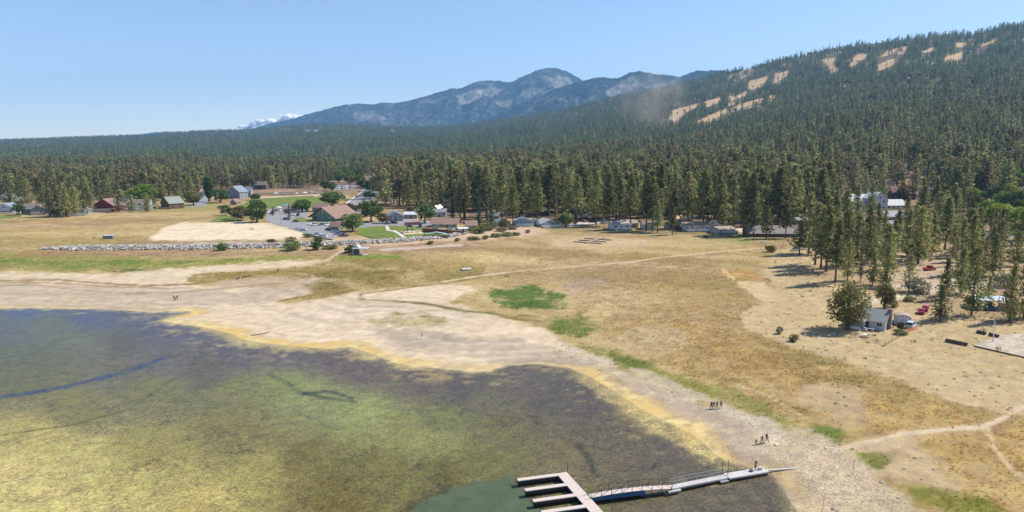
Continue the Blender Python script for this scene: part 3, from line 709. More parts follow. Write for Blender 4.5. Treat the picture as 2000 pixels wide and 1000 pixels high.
def ground_material():
    m, nt, b = new_mat('shore_ground')
    L = nt.links
    geo = N(nt, "ShaderNodeNewGeometry")
    ac = N(nt, "ShaderNodeAttribute", attribute_name="col"); aa = N(nt, "ShaderNodeAttribute", attribute_name="amp")
    sep = N(nt, "ShaderNodeSeparateColor"); L.new(aa.outputs["Color"], sep.inputs[0])
    def noise(scale, det, rough=0.6, dist=0.0):
        q = N(nt, "ShaderNodeTexNoise", i_Scale=scale, i_Detail=det, i_Roughness=rough, i_Distortion=dist)
        L.new(geo.outputs["Position"], q.inputs["Vector"]); return q.outputs[0]
    def math_(op, a, b_, clamp=False):
        q = N(nt, "ShaderNodeMath", operation=op); q.use_clamp = clamp
        for k, v in enumerate((a, b_)):
            if isinstance(v, (int, float)): q.inputs[k].default_value = v
            else: L.new(v, q.inputs[k])
        return q.outputs[0]
    def rng(v, a, b_, c, d):
        q = N(nt, "ShaderNodeMapRange", i_1=a, i_2=b_, i_3=c, i_4=d); L.new(v, q.inputs[0]); return q.outputs[0]
    n_big = noise(0.05, 5, 0.6); n_mid = noise(0.35, 6, 0.7); n_fine = noise(1.6, 5, 0.75); n_vf = noise(5.0, 3, 0.7)
    # grass: tufty
    g = math_('ADD', rng(n_fine, 0.3, 0.7, -0.32, 0.32), rng(n_mid, 0.3, 0.7, -0.22, 0.22))
    g = math_('MULTIPLY', g, sep.outputs[0])
    # stones: pale cells with dark gaps
    vo = N(nt, "ShaderNodeTexVoronoi", i_Scale=3.2, i_Randomness=1.0); L.new(geo.outputs["Position"], vo.inputs["Vector"])
    vs = N(nt, "ShaderNodeSeparateColor"); L.new(vo.outputs["Color"], vs.inputs[0])
    st = math_('ADD', rng(vo.outputs["Distance"], 0.1, 0.6, 0.15, -0.22), rng(vs.outputs[0], 0, 1, -0.22, 0.22))
    st = math_('MULTIPLY', st, sep.outputs[1])
    # algae mats: leafy mottling, cracks, dark holes
    al = math_('ADD', rng(noise(2.2, 6, 0.8, 0.6), 0.35, 0.65, -0.55, 0.55), math_('ADD', rng(noise(0.5, 6, 0.75, 0.8), 0.3, 0.7, -0.3, 0.3), rng(noise(5.5, 3, 0.7, 0.3), 0.35, 0.65, -0.35, 0.35)))
    vc = N(nt, "ShaderNodeTexVoronoi", feature='DISTANCE_TO_EDGE', i_Scale=0.11)
    wob = N(nt, "ShaderNodeVectorMath", operation='ADD'); L.new(geo.outputs["Position"], wob.inputs[0])
    nn = N(nt, "ShaderNodeTexNoise", i_Scale=0.22, i_Detail=4.0); L.new(geo.outputs["Position"], nn.inputs["Vector"])
    sc = N(nt, "ShaderNodeVectorMath", operation='SCALE', i_Scale=9.0); L.new(nn.outputs["Color"], sc.inputs[0]); L.new(sc.outputs[0], wob.inputs[1])
    L.new(wob.outputs[0], vc.inputs["Vector"])
    crack = math_('MULTIPLY', rng(vc.outputs["Distance"], 0.0, 0.03, -0.5, 0.0), rng(n_big, 0.42, 0.55, 0.0, 0.8))
    al = math_('MULTIPLY', math_('ADD', al, crack), sep.outputs[2])
    base = math_('ADD', rng(n_vf, 0.3, 0.7, 0.9, 1.1), rng(n_mid, 0.3, 0.7, -0.07, 0.07))
    fac = math_('MAXIMUM', math_('ADD', math_('ADD', base, g), math_('ADD', st, al)), 0.12)
    vm = N(nt, "ShaderNodeVectorMath", operation='SCALE'); L.new(ac.outputs["Color"], vm.inputs[0]); L.new(fac, vm.inputs["Scale"])
    # hue drift of dry plants
    hs = N(nt, "ShaderNodeHueSaturation"); L.new(vm.outputs[0], hs.inputs["Color"])
    L.new(rng(n_mid, 0.3, 0.7, 0.485, 0.515), hs.inputs["Hue"]); L.new(rng(n_fine, 0.3, 0.7, 0.85, 1.12), hs.inputs["Saturation"])
    L.new(hs.outputs[0], b.inputs["Base Color"])
    b.inputs["Roughness"].default_value = 0.95; b.inputs["Specular IOR Level"].default_value = 0.08
    bp = N(nt, "ShaderNodeBump", i_Strength=0.5, i_Distance=0.25)
    L.new(math_('ADD', n_fine, n_mid), bp.inputs["Height"]); L.new(bp.outputs[0], b.inputs["Normal"])
    return m

gm = mesh_np("ground", GV, GF, [ground_material()], smooth_shade=True)
for nm, arr in (("col", GC), ("amp", GA)):
    at_ = gm.attributes.new(nm, 'FLOAT_COLOR', 'POINT')
    at_.data.foreach_set("color", np.concatenate([arr, np.ones((len(arr), 1))], 1).astype(np.float32).ravel())
tag(link("ground", gm), "dry lake shore, meadow and forest floor rising to the hills", kind="structure")

# water: a clear thin sheet over the algae-covered bed
def water_material():
    m, nt, b = new_mat('lake_water'); L = nt.links
    nt.nodes.remove(b)
    tr = N(nt, "ShaderNodeBsdfTransparent", i_0=(0.86, 0.90, 0.86, 1)); gl = N(nt, "ShaderNodeBsdfGlossy", i_Roughness=0.12)
    fr = N(nt, "ShaderNodeFresnel", i_0=1.333)
    geo = N(nt, "ShaderNodeNewGeometry")
    mp = N(nt, "ShaderNodeMapping"); mp.inputs["Scale"].default_value = (0.5, 1.6, 1); L.new(geo.outputs["Position"], mp.inputs[0])
    no = N(nt, "ShaderNodeTexNoise", i_Scale=1.1, i_Detail=4.0); L.new(mp.outputs[0], no.inputs["Vector"])
    bp = N(nt, "ShaderNodeBump", i_Strength=0.3, i_Distance=0.15); L.new(no.outputs[0], bp.inputs["Height"])
    L.new(bp.outputs[0], gl.inputs["Normal"])
    ms = N(nt, "ShaderNodeMixShader"); L.new(fr.outputs[0], ms.inputs[0]); L.new(tr.outputs[0], ms.inputs[1]); L.new(gl.outputs[0], ms.inputs[2])
    L.new(ms.outputs[0], nt.nodes["Material Output"].inputs[0])
    return m
W = MB(); W.add([(-420, 30, 0), (80, 30, 0), (80, 235, 0), (-420, 235, 0)], [(0, 1, 2, 3)])
tag(W.build("lake_water", water_material()), "shallow lake water over yellow-green algae", kind="structure")
# ------------------------------------------------------------------ far mountains
def ridge_mesh(name, profile, depth, foot, seed, label, bare, jag, kind_mat):
    """profile: photo skyline (col,row) of a mountain whose crest lies `depth` metres away"""
    pu = np.array([(a - 1000) / FOC for a, b in profile]); pz = np.array([CAM_H + depth * (290 - b) / FOC for a, b in profile])
    rows, cols = 130, 420
    us = np.linspace(pu[0], pu[-1], cols); ts = np.linspace(0, 1.35, rows)
    T, U = np.meshgrid(ts, us, indexing='ij')
    Y = foot + (depth - foot) * T; X = U * Y
    Zr = np.interp(U, pu, pz)
    f = np.where(T < 1, T ** 1.15, 1 - 0.5 * (T - 1) ** 1.3 * 2)
    q = 1.0 / 900.0
    gully = np.abs(fbm(X * q * 2.2, Y * q * 0.8, 5, seed) - 0.5) * 2
    body = np.sin(np.clip(T, 0, 1) * math.pi)
    Z = Zr * f + (gully - 0.35) * 190 * body * np.clip(Zr / 700, 0.15, 1) * jag
    Z += (fbm(X * 0.02, Y * 0.02, 3, seed + 5) - 0.5) * 22 * np.clip(Zr / 300, 0.1, 1)
    # tree tops roughen the crest
    Z += vnoise(X * 0.05, Y * 0.05, seed + 9) * 10 * smooth(0.2, 0.5, T)
    i = np.arange(rows * cols).reshape(rows, cols)
    F = np.stack([i[:-1, :-1], i[:-1, 1:], i[1:, 1:], i[1:, :-1]], -1).reshape(-1, 4)
    px, py = proj(X.ravel(), Y.ravel(), Z.ravel())
    c = np.empty((rows * cols, 3)); c[:] = (0.036, 0.044, 0.040)
    sp = fbm(X.ravel() * 0.006, Y.ravel() * 0.004, 5, seed + 3); s2 = vnoise(X.ravel() * 0.03, Y.ravel() * 0.02, seed + 4)
    pale = smooth(0.54, 0.66, sp * 0.5 + s2 * 0.5)[:, None] * 0.5
    c = c * (1 - pale) + np.array((0.20, 0.17, 0.15)) * pale
    for pts, k in bare:
        m = (smooth(-2.5, 2.5, sdf(px, py, pts) + (sp - 0.5) * 14) * k * (0.35 + 0.9 * s2))[:, None].clip(0, 1)
        c = c * (1 - m) + np.array((0.34, 0.30, 0.27)) * m
    me = mesh_np(name, np.stack([X.ravel(), Y.ravel(), Z.ravel()], 1), F, [kind_mat], smooth_shade=True)
    a = me.attributes.new("col", 'FLOAT_COLOR', 'POINT')
    a.data.foreach_set("color", np.concatenate([c, np.ones((len(c), 1))], 1).astype(np.float32).ravel())
    return tag(link(name, me), label, kind="structure")

def mountain_material():
    m, nt, b = new_mat('far_forest_and_rock'); L = nt.links
    ac = N(nt, "ShaderNodeAttribute", attribute_name="col"); geo = N(nt, "ShaderNodeNewGeometry")
    no = N(nt, "ShaderNodeTexNoise", i_Scale=0.03, i_Detail=5.0, i_Roughness=0.8); L.new(geo.outputs["Position"], no.inputs["Vector"])
    mr = N(nt, "ShaderNodeMapRange", i_1=0.35, i_2=0.65, i_3=0.45, i_4=1.6); L.new(no.outputs[0], mr.inputs[0])
    vm = N(nt, "ShaderNodeVectorMath", operation='SCALE'); L.new(ac.outputs["Color"], vm.inputs[0]); L.new(mr.outputs[0], vm.inputs["Scale"])
    L.new(vm.outputs[0], b.inputs["Base Color"]); b.inputs["Roughness"].default_value = 1.0; b.inputs["Specular IOR Level"].default_value = 0.0
    bp = N(nt, "ShaderNodeBump", i_Strength=0.9, i_Distance=18.0); L.new(no.outputs[0], bp.inputs["Height"]); L.new(bp.outputs[0], b.inputs["Normal"])
    return m
MM = mountain_material()
ridge_mesh("far_mountain", [(440, 262), (480, 259), (510, 251), (545, 241), (575, 236), (600, 228), (640, 217), (680, 208), (700, 206), (735, 207), (750, 204), (775, 205), (800, 201), (830, 193), (885, 178), (905, 177),
           (930, 165), (960, 162), (985, 165), (1000, 165), (1020, 155), (1050, 143), (1068, 139), (1085, 140), (1105, 146), (1125, 157), (1150, 172), (1200, 195), (1300, 230)], 9600, 6200, 41,
           "hazy blue mountain with a rounded summit and pale rock scars", [
           ([(890, 188), (905, 178), (925, 172), (945, 175), (935, 190), (915, 204), (895, 200)], 0.9), ([(930, 175), (960, 168), (980, 175), (960, 190)], 0.5), ([(970, 200), (1010, 185), (1040, 170), (1060, 172), (1020, 200), (985, 212)], 0.55),
           ([(820, 200), (850, 190), (870, 190), (850, 203)], 0.5), ([(1060, 150), (1110, 152), (1128, 166), (1090, 172)], 0.5), ([(680, 225), (730, 215), (750, 230), (700, 238)], 0.35)], 1.0, MM)
ridge_mesh("rocky_ridge", [(820, 262), (900, 252), (960, 232), (1020, 208), (1080, 180), (1120, 166), (1145, 160), (1175, 157), (1200, 159), (1222, 149), (1240, 145), (1262, 149), (1290, 153), (1318, 156), (1335, 149), (1350, 145), (1395, 144), (1450, 150), (1560, 175), (1700, 230)], 7400, 5300, 57,
           "rocky pale-streaked ridge between the blue mountain and the ski hill", [
           ([(1185, 180), (1215, 155), (1240, 150), (1255, 165), (1225, 185), (1195, 195)], 0.6), ([(1120, 195), (1140, 188), (1165, 185), (1150, 205), (1125, 208)], 0.6), ([(1260, 170), (1300, 160), (1330, 160), (1300, 178)], 0.35), ([(1330, 160), (1350, 152), (1370, 155), (1350, 168)], 0.5)], 1.1, MM)
ridge_mesh("distant_hill", [(180, 276), (240, 268), (280, 264), (310, 260), (335, 258), (355, 260), (420, 268), (500, 276)], 11500, 9500, 63,
           "low blue hill far behind the forest", [], 0.4, MM)

# a small cumulus behind the mountain, far outside the air of the valley
def cloud(px0, px1, row0, row1, dist, seed, label):
    r = random.Random(seed)
    bm = bmesh.new()
    s = dist / FOC
    cx = ((px0 + px1) / 2 - 1000) * s
    for k in range(170):
        t = r.random()
        px = px0 + (px1 - px0) * t
        env = np.interp(px, [485, 505, 520, 545, 560, 575, 590, 605, 640], [0.25, 0.45, 0.58, 0.66, 0.8, 1.0, 0.92, 0.85, 0.5])
        rad = r.uniform(2.5, 7.0) * (0.45 + 0.6 * env)
        h = max(0, (row0 - row1 + 1) * env - rad * 0.8) * r.random() ** 0.3
        m = Matrix.Translation(((px - 1000) * s - cx, r.uniform(-500, 500), h * s)) @ Matrix.Diagonal((1.35, 1.3, 0.85, 1))
        bmesh.ops.create_icosphere(bm, subdivisions=3, radius=rad * s, matrix=m)
    for k in range(26):     # flat base joining the lobes
        px = px0 + (px1 - px0) * k / 25
        bmesh.ops.create_icosphere(bm, subdivisions=3, radius=s * 6.0, matrix=Matrix.Translation(((px - 1000) * s - cx, 0, -s * 3)) @ Matrix.Diagonal((1.3, 2.0, 0.7, 1)))
    me = bpy.data.meshes.new("cloud"); bm.to_mesh(me); bm.free()
    tmp = bpy.data.objects.new("cloud_lobes", me); COL.objects.link(tmp)
    rm = tmp.modifiers.new("merge", 'REMESH'); rm.mode = 'VOXEL'; rm.voxel_size = 22.0
    out = bpy.data.meshes.new_from_object(tmp.evaluated_get(bpy.context.evaluated_depsgraph_get()))
    bpy.data.objects.remove(tmp); bpy.data.meshes.remove(me); me = out
    from mathutils import noise as mn
    co = np.empty(len(me.vertices) * 3, np.float32); me.vertices.foreach_get("co", co); co = co.reshape(-1, 3)
    for k_ in range(len(co)):
        v = Vector(co[k_]); co[k_] = v + mn.noise_vector(v * 0.006) * 26 + mn.noise_vector(v * 0.02) * 9
    me.vertices.foreach_set("co", co.ravel()); me.update()
    mt, nt, b = new_mat('cloud_white')
    b.inputs["Base Color"].default_value = (0.97, 0.97, 0.97, 1); b.inputs["Roughness"].default_value = 1.0; b.inputs["Specular IOR Level"].default_value = 0
    b.inputs["Subsurface Weight"].default_value = 1.0; b.inputs["Subsurface Radius"].default_value = (1, 1, 1); b.inputs["Subsurface Scale"].default_value = 420.0
    me.materials.clear(); me.materials.append(mt)
    me.polygons.foreach_set("use_smooth", np.ones(len(me.polygons), bool))
    o = link("cloud", me, loc=(cx, dist, CAM_H + dist * (290 - row0) / FOC))
    return tag(o, label, "cloud")
cloud(488, 625, 256, 224, 16500, 3, "small white cumulus cloud peeking over the left shoulder of the mountain")
# ------------------------------------------------------------------ trees
def quads(centres, size, rng, flat=0.5, out=None):
    """leaf clumps: one small randomly turned quad each"""
    n = len(centres)
    a = rng.normal(size=(n, 3)); a[:, 2] *= flat
    if out is not None: a = a * 0.7 + out
    a /= np.linalg.norm(a, axis=1)[:, None] + 1e-9
    b = rng.normal(size=(n, 3)); b -= a * (a * b).sum(1)[:, None]; b /= np.linalg.norm(b, axis=1)[:, None] + 1e-9
    size = np.broadcast_to(size, n)[:, None]
    asp = rng.uniform(0.45, 0.9, n)[:, None]
    p = np.stack([centres - a * size - b * size * asp * 0.4, centres + a * size * 0.3 - b * size * asp, centres + a * size * 1.1 + b * size * asp * 0.2, centres - a * size * 0.2 + b * size * asp], 1)
    return p.reshape(-1, 3), np.arange(4 * n).reshape(n, 4)

def trunk_mesh(name, h, r, seed, bark, bend=0.01, limbs=0, crown0=0.3):
    rng = random.Random(seed)
    mb = MB(); pts = []; rad = []
    for i in range(7):
        t = i / 6
        pts.append((rng.uniform(-1, 1) * bend * h * t, rng.uniform(-1, 1) * bend * h * t, h * 0.97 * t - 0.3)); rad.append(max(0.04, r * (1.25 if i == 0 else 1) * (1 - t) ** 0.8 + 0.03))
    mb.tube(pts, rad, 6)
    for k in range(limbs):
        t = rng.uniform(crown0 * 0.7, 0.85); a = rng.uniform(0, 6.28); L = h * 0.13 * (1.1 - t)
        p = Vector((0, 0, h * t)); q = p + Vector((math.cos(a) * L, math.sin(a) * L, L * 0.15))
        mb.tube([p, q], [r * 0.22, r * 0.06], 4)
    return mb.mesh(name, bark)

def pine_crown(name, h, wid, base, seed, leafm, whorls, per, clumps, size, taper=0.75, ragged=0.35, droop=0.12):
    """conifer: whorls of limbs carrying clumps of needles, unequal and gappy"""
    rng = np.random.default_rng(seed)
    C = []
    S = []
    for w in range(whorls):
        t = (w + rng.uniform(-0.3, 0.3)) / whorls
        z = h * (base + (1 - base) * t)
        prof = (1 - t) ** taper * (0.55 + 0.45 * min(1, t * 5 + 0.35))
        gap = rng.uniform(1 - ragged, 1 + ragged * 0.5)
        for k in range(per):
            if rng.random() < 0.16: continue
            a = rng.uniform(0, 2 * math.pi); L = wid * prof * gap * rng.uniform(0.55, 1.1) + 0.25
            lift = rng.uniform(-0.25, 0.2)
            for c in range(clumps):
                s = ((c + rng.uniform(0.2, 1.0)) / clumps) ** 0.8
                C.append((math.cos(a) * L * s + rng.normal() * 0.16 * wid * 0.3, math.sin(a) * L * s + rng.normal() * 0.16 * wid * 0.3, z + L * s * lift - droop * L * s * s + rng.normal() * 0.25))
                S.append(size * rng.uniform(0.65, 1.25) * (0.75 + 0.35 * (1 - t)))
    C.append((0, 0, h)); S.append(size * 0.6); C.append((0, 0, h * 0.985)); S.append(size * 0.7)
    C = np.array(C); out = C - np.array([0, 0, 1]) * C[:, 2:3]; out /= np.linalg.norm(out, axis=1)[:, None] + 0.3
    v, f = quads(C, np.array(S), rng, 0.55, out * 0.8)
    return mesh_np(name, v, f, [leafm])

def round_crown(name, h, rx, base, seed, leafm, blobs, leaves, size, tall=1.0, open_=0.0):
    """broadleaf or juniper: many lobes of leaf clumps, uneven outline"""
    rng = np.random.default_rng(seed)
    C = []
    zc = h * (base + 1) / 2; rz = h * (1 - base) / 2
    for b in range(blobs):
        u = rng.normal(size=3); u /= np.linalg.norm(u); q = rng.uniform(0.35, 1.0) ** 0.5
        c = np.array([u[0] * rx * 0.72 * q, u[1] * rx * 0.72 * q, zc + u[2] * rz * 0.74 * q])
        br = rx * rng.uniform(0.22, 0.42)
        p = rng.normal(size=(leaves, 3)); p /= np.linalg.norm(p, axis=1)[:, None]
        p *= (br * rng.uniform(0.55, 1.05, leaves) ** 0.6)[:, None]; p[:, 2] *= 0.85 * tall
        C.append(c + p)
    C = np.concatenate(C)
    C = C[C[:, 2] > h * base * 0.85]
    out = C - np.array([0, 0, zc]); out /= np.linalg.norm(out, axis=1)[:, None] + 0.2
    v, f = quads(C, size * rng.uniform(0.6, 1.3, len(C)), rng, 0.8, out * 0.7)
    return mesh_np(name, v, f, [leafm])

# unit trees (10 m tall) in several characters; each is a trunk mesh and a crown mesh
PROTO = {}
def proto(kind, i, trunk, crown): PROTO.setdefault(kind, []).append((trunk, crown))
for i in range(6):      # open ponderosa seen close
    base = (0.30, 0.22, 0.36, 0.26, 0.18, 0.32)[i]; wid = (2.7, 3.0, 2.4, 2.8, 3.1, 2.5)[i]
    proto('pine', i, trunk_mesh("trunk", 10, 0.14, i, M_BARK, 0.012, 16, base), pine_crown("crown", 10, wid, base, 100 + i, M_PINE, 30, 9, 5, 0.25, (0.95, 0.85, 1.0, 0.75, 0.9, 0.8)[i], 0.5))
for i in range(3):      # denser near pines with crowns close to the ground
    proto('full_pine', i, trunk_mesh("trunk", 10, 0.16, 30 + i, M_BARK, 0.012, 14, 0.14), pine_crown("crown", 10, (3.4, 3.8, 3.1)[i], 0.13, 130 + i, M_PINE, 22, 11, 6, 0.27, (0.75, 0.6, 0.7)[i], 0.6))
for i in range(2):
    proto('brown_pine', i, trunk_mesh("trunk", 10, 0.13, 40 + i, M_BARK, 0.015, 20, 0.2), pine_crown("crown", 10, 1.4, 0.2, 140 + i, M_PINE_BROWN, 26, 6, 4, 0.2, 0.7, 0.5))
for i in range(2):
    proto('spruce', i, trunk_mesh("trunk", 10, 0.14, 50 + i, M_BARK, 0.005, 6, 0.1), pine_crown("crown", 10, 2.3, 0.07, 150 + i, M_SPRUCE, 30, 9, 4, 0.26, 0.9, 0.25, 0.2))
for i in range(2):
    proto('juniper', i, trunk_mesh("trunk", 9, 0.42, 60 + i, M_BARK, 0.01, 10, 0.2), round_crown("crown", 10, 3.6, 0.04, 167 + i, M_JUNIPER, 44, 85, 0.20, 1.7))
for kind, m, rx, base, tall in (('dark', M_LEAF_DARK, 4.2, 0.04, 1), ('mid', M_LEAF_MID, 4.4, 0.03, 1), ('bright', M_LEAF_BRIGHT, 4.6, 0.02, 1), ('yellow', M_LEAF_YELLOW, 4.8, 0.02, 1), ('rust', M_LEAF_RUST, 4.4, 0.05, 1),
                                ('plum', M_LEAF_PLUM, 4.4, 0.15, 1), ('olive', M_LEAF_OLIVE, 4.6, 0.12, 1), ('poplar', M_LEAF_DARK, 1.5, 0.05, 2.0), ('bright_poplar', M_LEAF_BRIGHT, 2.0, 0.05, 1.8)):
    for i in range(2):
        proto(kind, i, trunk_mesh("trunk", 8.5, 0.3, 70 + i, M_BARK_GREY, 0.02, 8, 0.3), round_crown("crown", 10, rx, base, 170 + i + len(kind), m, 40, 40, 0.36, tall))
for kind, m in (('green_shrub', M_LEAF_MID), ('sage_shrub', M_SAGE), ('dark_shrub', M_LEAF_DARK), ('olive_shrub', M_LEAF_OLIVE)):
    for i in range(2):
        proto(kind, i, trunk_mesh("stem", 6, 0.3, 80 + i, M_BARK_GREY, 0.05, 8, 0.2), round_crown("foliage", 10, 6.5, -0.12, 190 + i, m, 34, 34, 0.5))

TREE_NAME = {'pine': 'pine_tree', 'full_pine': 'pine_tree', 'brown_pine': 'pine_tree', 'spruce': 'spruce_tree', 'juniper': 'juniper_tree', 'poplar': 'poplar_tree', 'bright_poplar': 'poplar_tree'}
_tree_n = [0]
def tree(kind, pos, h, label, group=None, wide=1.0, rotz=None, variant=None):
    _tree_n[0] += 1
    P = PROTO[kind]; tr, cr = P[(variant if variant is not None else _tree_n[0]) % len(P)]
    shrub = kind.endswith('shrub')
    nm = 'shrub' if shrub else TREE_NAME.get(kind, 'leafy_tree')
    r = thing(nm, label, 'shrub' if shrub else 'tree', pos, random.uniform(0, 6.28) if rotz is None else rotz, group)
    s = h / 10.0
    r.scale = (s * wide, s * wide, s)
    link('stem' if shrub else 'trunk', tr, r); link('foliage' if shrub else 'crown', cr, r)
    return r

def height_between(px, base, top):
    p = at(px, base)
    dep = p.y * CP - (p.z - CAM_H) * SP
    return p, (base - top) * dep / FOC * 1.02

def tree_px(kind, px, base, top, label, group=None, wide=1.0, wpx=None, dz=0.0):
    p, h = height_between(px, base, top)
    if wpx:      # crown width asked for in survey units
        dep = p.y * CP - (p.z - CAM_H) * SP
        half = {'juniper': 3.6, 'poplar': 1.5, 'bright_poplar': 2.0, 'spruce': 2.3}.get(kind, 6.5 if kind.endswith('shrub') else 4.4) / 10 * h
        wide = (wpx * (0.95 if kind == 'juniper' else 1.18) * dep / FOC / 2) / half
    p.z += dz
    return tree(kind, p, h, label, group, wide)

MARKS0 = [(-50, "the pale blue house"), (70, "the long grey house"), (105, "the terrace's left end"), (135, "the terrace's middle"), (170, "the terrace's right end"), (203, "the red house"), (232, "the red house's side wall"), (258, "the white house's left corner"), (290, "the white house's right corner"), (330, "the log cabin"), (370, "the street end")]
# --- trees one can tell apart on the cabin side of the bay
SIDE = "scattered pines along the dirt field and cabins"
for kind, px, b, t, w, lab in (
    ('pine', 1496, 467, 402, 1.1, "slim pine standing alone before the long brown lodge, nearer its middle"),
    ('pine', 1534, 466, 398, 1.1, "slim pine before the far end of the long brown lodge"),
    ('pine', 1561, 498, 432, 1.3, "pine at the corner of the dirt field beside parked cars and wire fence"),
    ('pine', 1579, 496, 380, 1.0, "tall pine just behind the corner of the dirt field fence"),
    ('pine', 1592, 517, 400, 1.0, "first of the tall bare-trunked pines casting shadows onto the dirt field"),
    ('pine', 1603, 524, 408, 0.95, "second of the tall bare-trunked pines casting shadows onto the dirt field"),
    ('pine', 1613, 530, 405, 1.1, "thick pine in the middle of the bare-trunked clump by the dirt field"),
    ('pine', 1631, 553, 432, 0.95, "tallest slender pine at the front of the clump shading the dirt field"),
    ('full_pine', 1652, 500, 412, 0.9, "dense pine behind the bare-trunked clump by the dirt field"),
    ('full_pine', 1672, 520, 420, 0.8, "dense olive pine right of the bare-trunked clump, left of two taller ones"),
    ('full_pine', 1694, 515, 402, 0.85, "broad olive pine in front of the white gabled building"),
    ('pine', 1712, 476, 398, 1.0, "straight pine left of the gap showing the grey road"),
    ('pine', 1726, 480, 410, 0.8, "thin pine edging the gap that shows the grey road"),
    ('pine', 1751, 486, 410, 1.1, "dark pine right of the gap that shows the grey road"),
    ('full_pine', 1772, 500, 412, 0.8, "bushy olive pine between the road gap and the tallest trunk"),
    ('full_pine', 1793, 515, 404, 0.9, "big bushy pine in the middle of the right-hand grove"),
    ('pine', 1845, 488, 388, 1.1, "tall thick-trunked pine rising over the right-hand grove"),
    ('full_pine', 1820, 500, 415, 0.7, "pine squeezed beside the tall thick-trunked one in the right-hand grove"),
    ('full_pine', 1890, 497, 408, 0.95, "dark broad pine right of the tall thick-trunked one"),
    ('full_pine', 1730, 560, 480, 1.0, "dark dense pine above the picnic table behind the cottage"),
    ('full_pine', 1704, 556, 492, 0.8, "smaller dark pine against the dense one behind the cottage"),
    ('full_pine', 1774, 569, 496, 0.75, "lone pine with a bare foot in the dusty clearing behind the cottage"),
    ('brown_pine', 1920, 546, 462, 1.2, "greyish sparse pine with thin needles near the edge of the grove"),
    ('full_pine', 1875, 575, 484, 0.9, "broad dark pine above the blue canopy"),
    ('full_pine', 1897, 616, 482, 0.75, "largest dark pine with limbs to the ground right of the silver car"),
    ('full_pine', 1929, 600, 540, 0.8, "young pine growing beside the blue canopy"),
    ('full_pine', 1971, 628, 514, 0.72, "pine with a long bare trunk above the ball court, left of its twin"),
    ('full_pine', 1999, 622, 508, 0.85, "dark pine above the ball court cut by the edge of the photo"),
    ('full_pine', 1836, 627, 556, 1.1, "wide grey-green pine shading the dirt drive right of the silver car"),
    ('full_pine', 1845, 585, 505, 0.8, "bright olive pine between the dusty clearing and the dirt drive"),
    ('full_pine', 1655, 548, 470, 0.75, "olive pine behind the big juniper, left of the dark dense pine"),
    ('brown_pine', 1680, 552, 482, 0.8, "thin brownish pine between the big juniper and the dark dense pine"),
    ('full_pine', 1952, 500, 430, 0.9, "pine at the right edge of the grove below the yellow-green tree"),
    ('full_pine', 1985, 520, 452, 0.9, "dark pine near the photo edge above the grey brush"),
    ('pine', 1860, 440, 360, 1.0, "pine left of the big yellow-green tree by the pale house"),
    ('spruce', 1888, 440, 375, 0.6, "dark pointed spruce below the pale house"),
    ('pine', 1650, 470, 372, 1.0, "tall pine left of the white gabled building"),
    ('pine', 1628, 478, 378, 1.0, "tall pine left of the pine that hides the white building's corner"),
    ('pine', 1672, 440, 362, 0.8, "thin pine in front of the white building's long roof"),
    ('pine', 1700, 436, 358, 0.8, "thin pine crossing the white building's gable"),
    ('spruce', 1738, 402, 378, 0.7, "small spruce on the slope below the brown-roofed lodge"),
    ('spruce', 1748, 404, 380, 0.7, "small spruce beside another below the brown-roofed lodge"),
    ('pine', 1800, 420, 350, 0.9, "pine standing right of the brown-roofed lodge"),
    ('pine', 1825, 430, 352, 0.9, "pine behind the right-hand grove, second from the brown-roofed lodge"),
    ('full_pine', 1770, 445, 385, 0.8, "olive pine right of the parking lot below the brown-roofed lodge"),
    ('full_pine', 1910, 470, 405, 0.8, "pine below the pale house, in front of the yellow-green tree"),
): tree_px(kind, px, b, t, lab, SIDE, w)
for px, b, t, lab in ((1262, 451, 344, "tall pine at the left corner of the narrow grey cabin"), (1274, 452, 350, "tall pine at the right corner of the narrow grey cabin"), (1284, 455, 396, "short bushy pine on the lawn right of the narrow grey cabin"), (1313, 459, 400, "slim young pine on the lawn before the brown-decked cabin"),
        (1343, 446, 340, "tall pine between the brown-decked cabin and the large tan-roofed house"), (1404, 449, 336, "tall pine behind the curved-deck cabin, dark and broad"), (1452, 458, 336, "tall bare-footed pine left of the lodge, first of three"), (1461, 460, 346, "tall bare-footed pine left of the lodge, second of three"), (1467, 461, 342, "tall bare-footed pine left of the lodge, nearest its wall"),
        (1231, 448, 342, "tall pine touching the white cabin's right end"), (1190, 442, 340, "tall pine left of the white cabin's deck"), (1164, 439, 338, "tall pine by the black car on the gravel track"), (1127, 436, 344, "tall pine beside the maroon car"), (1050, 440, 346, "tall pine between the first two lakeside cabins"), (1002, 437, 348, "tall pine left of the leftmost lakeside cabin"), (1380, 446, 344, "tall pine over the gabled wing of the tan-roofed house"), (1430, 446, 352, "tall pine behind the curved-deck cabin, right one")):
    tree_px('pine', px, b, t, lab, "pines standing between the lakeside cabins", 0.95)
tree_px('juniper', 1655, 643, 543, "broad old juniper with a massive trunk shading the grey cottage", None, wpx=94)
tree_px('juniper', 1727, 602, 548, "small juniper rising behind the cottage roof", None, wpx=42)

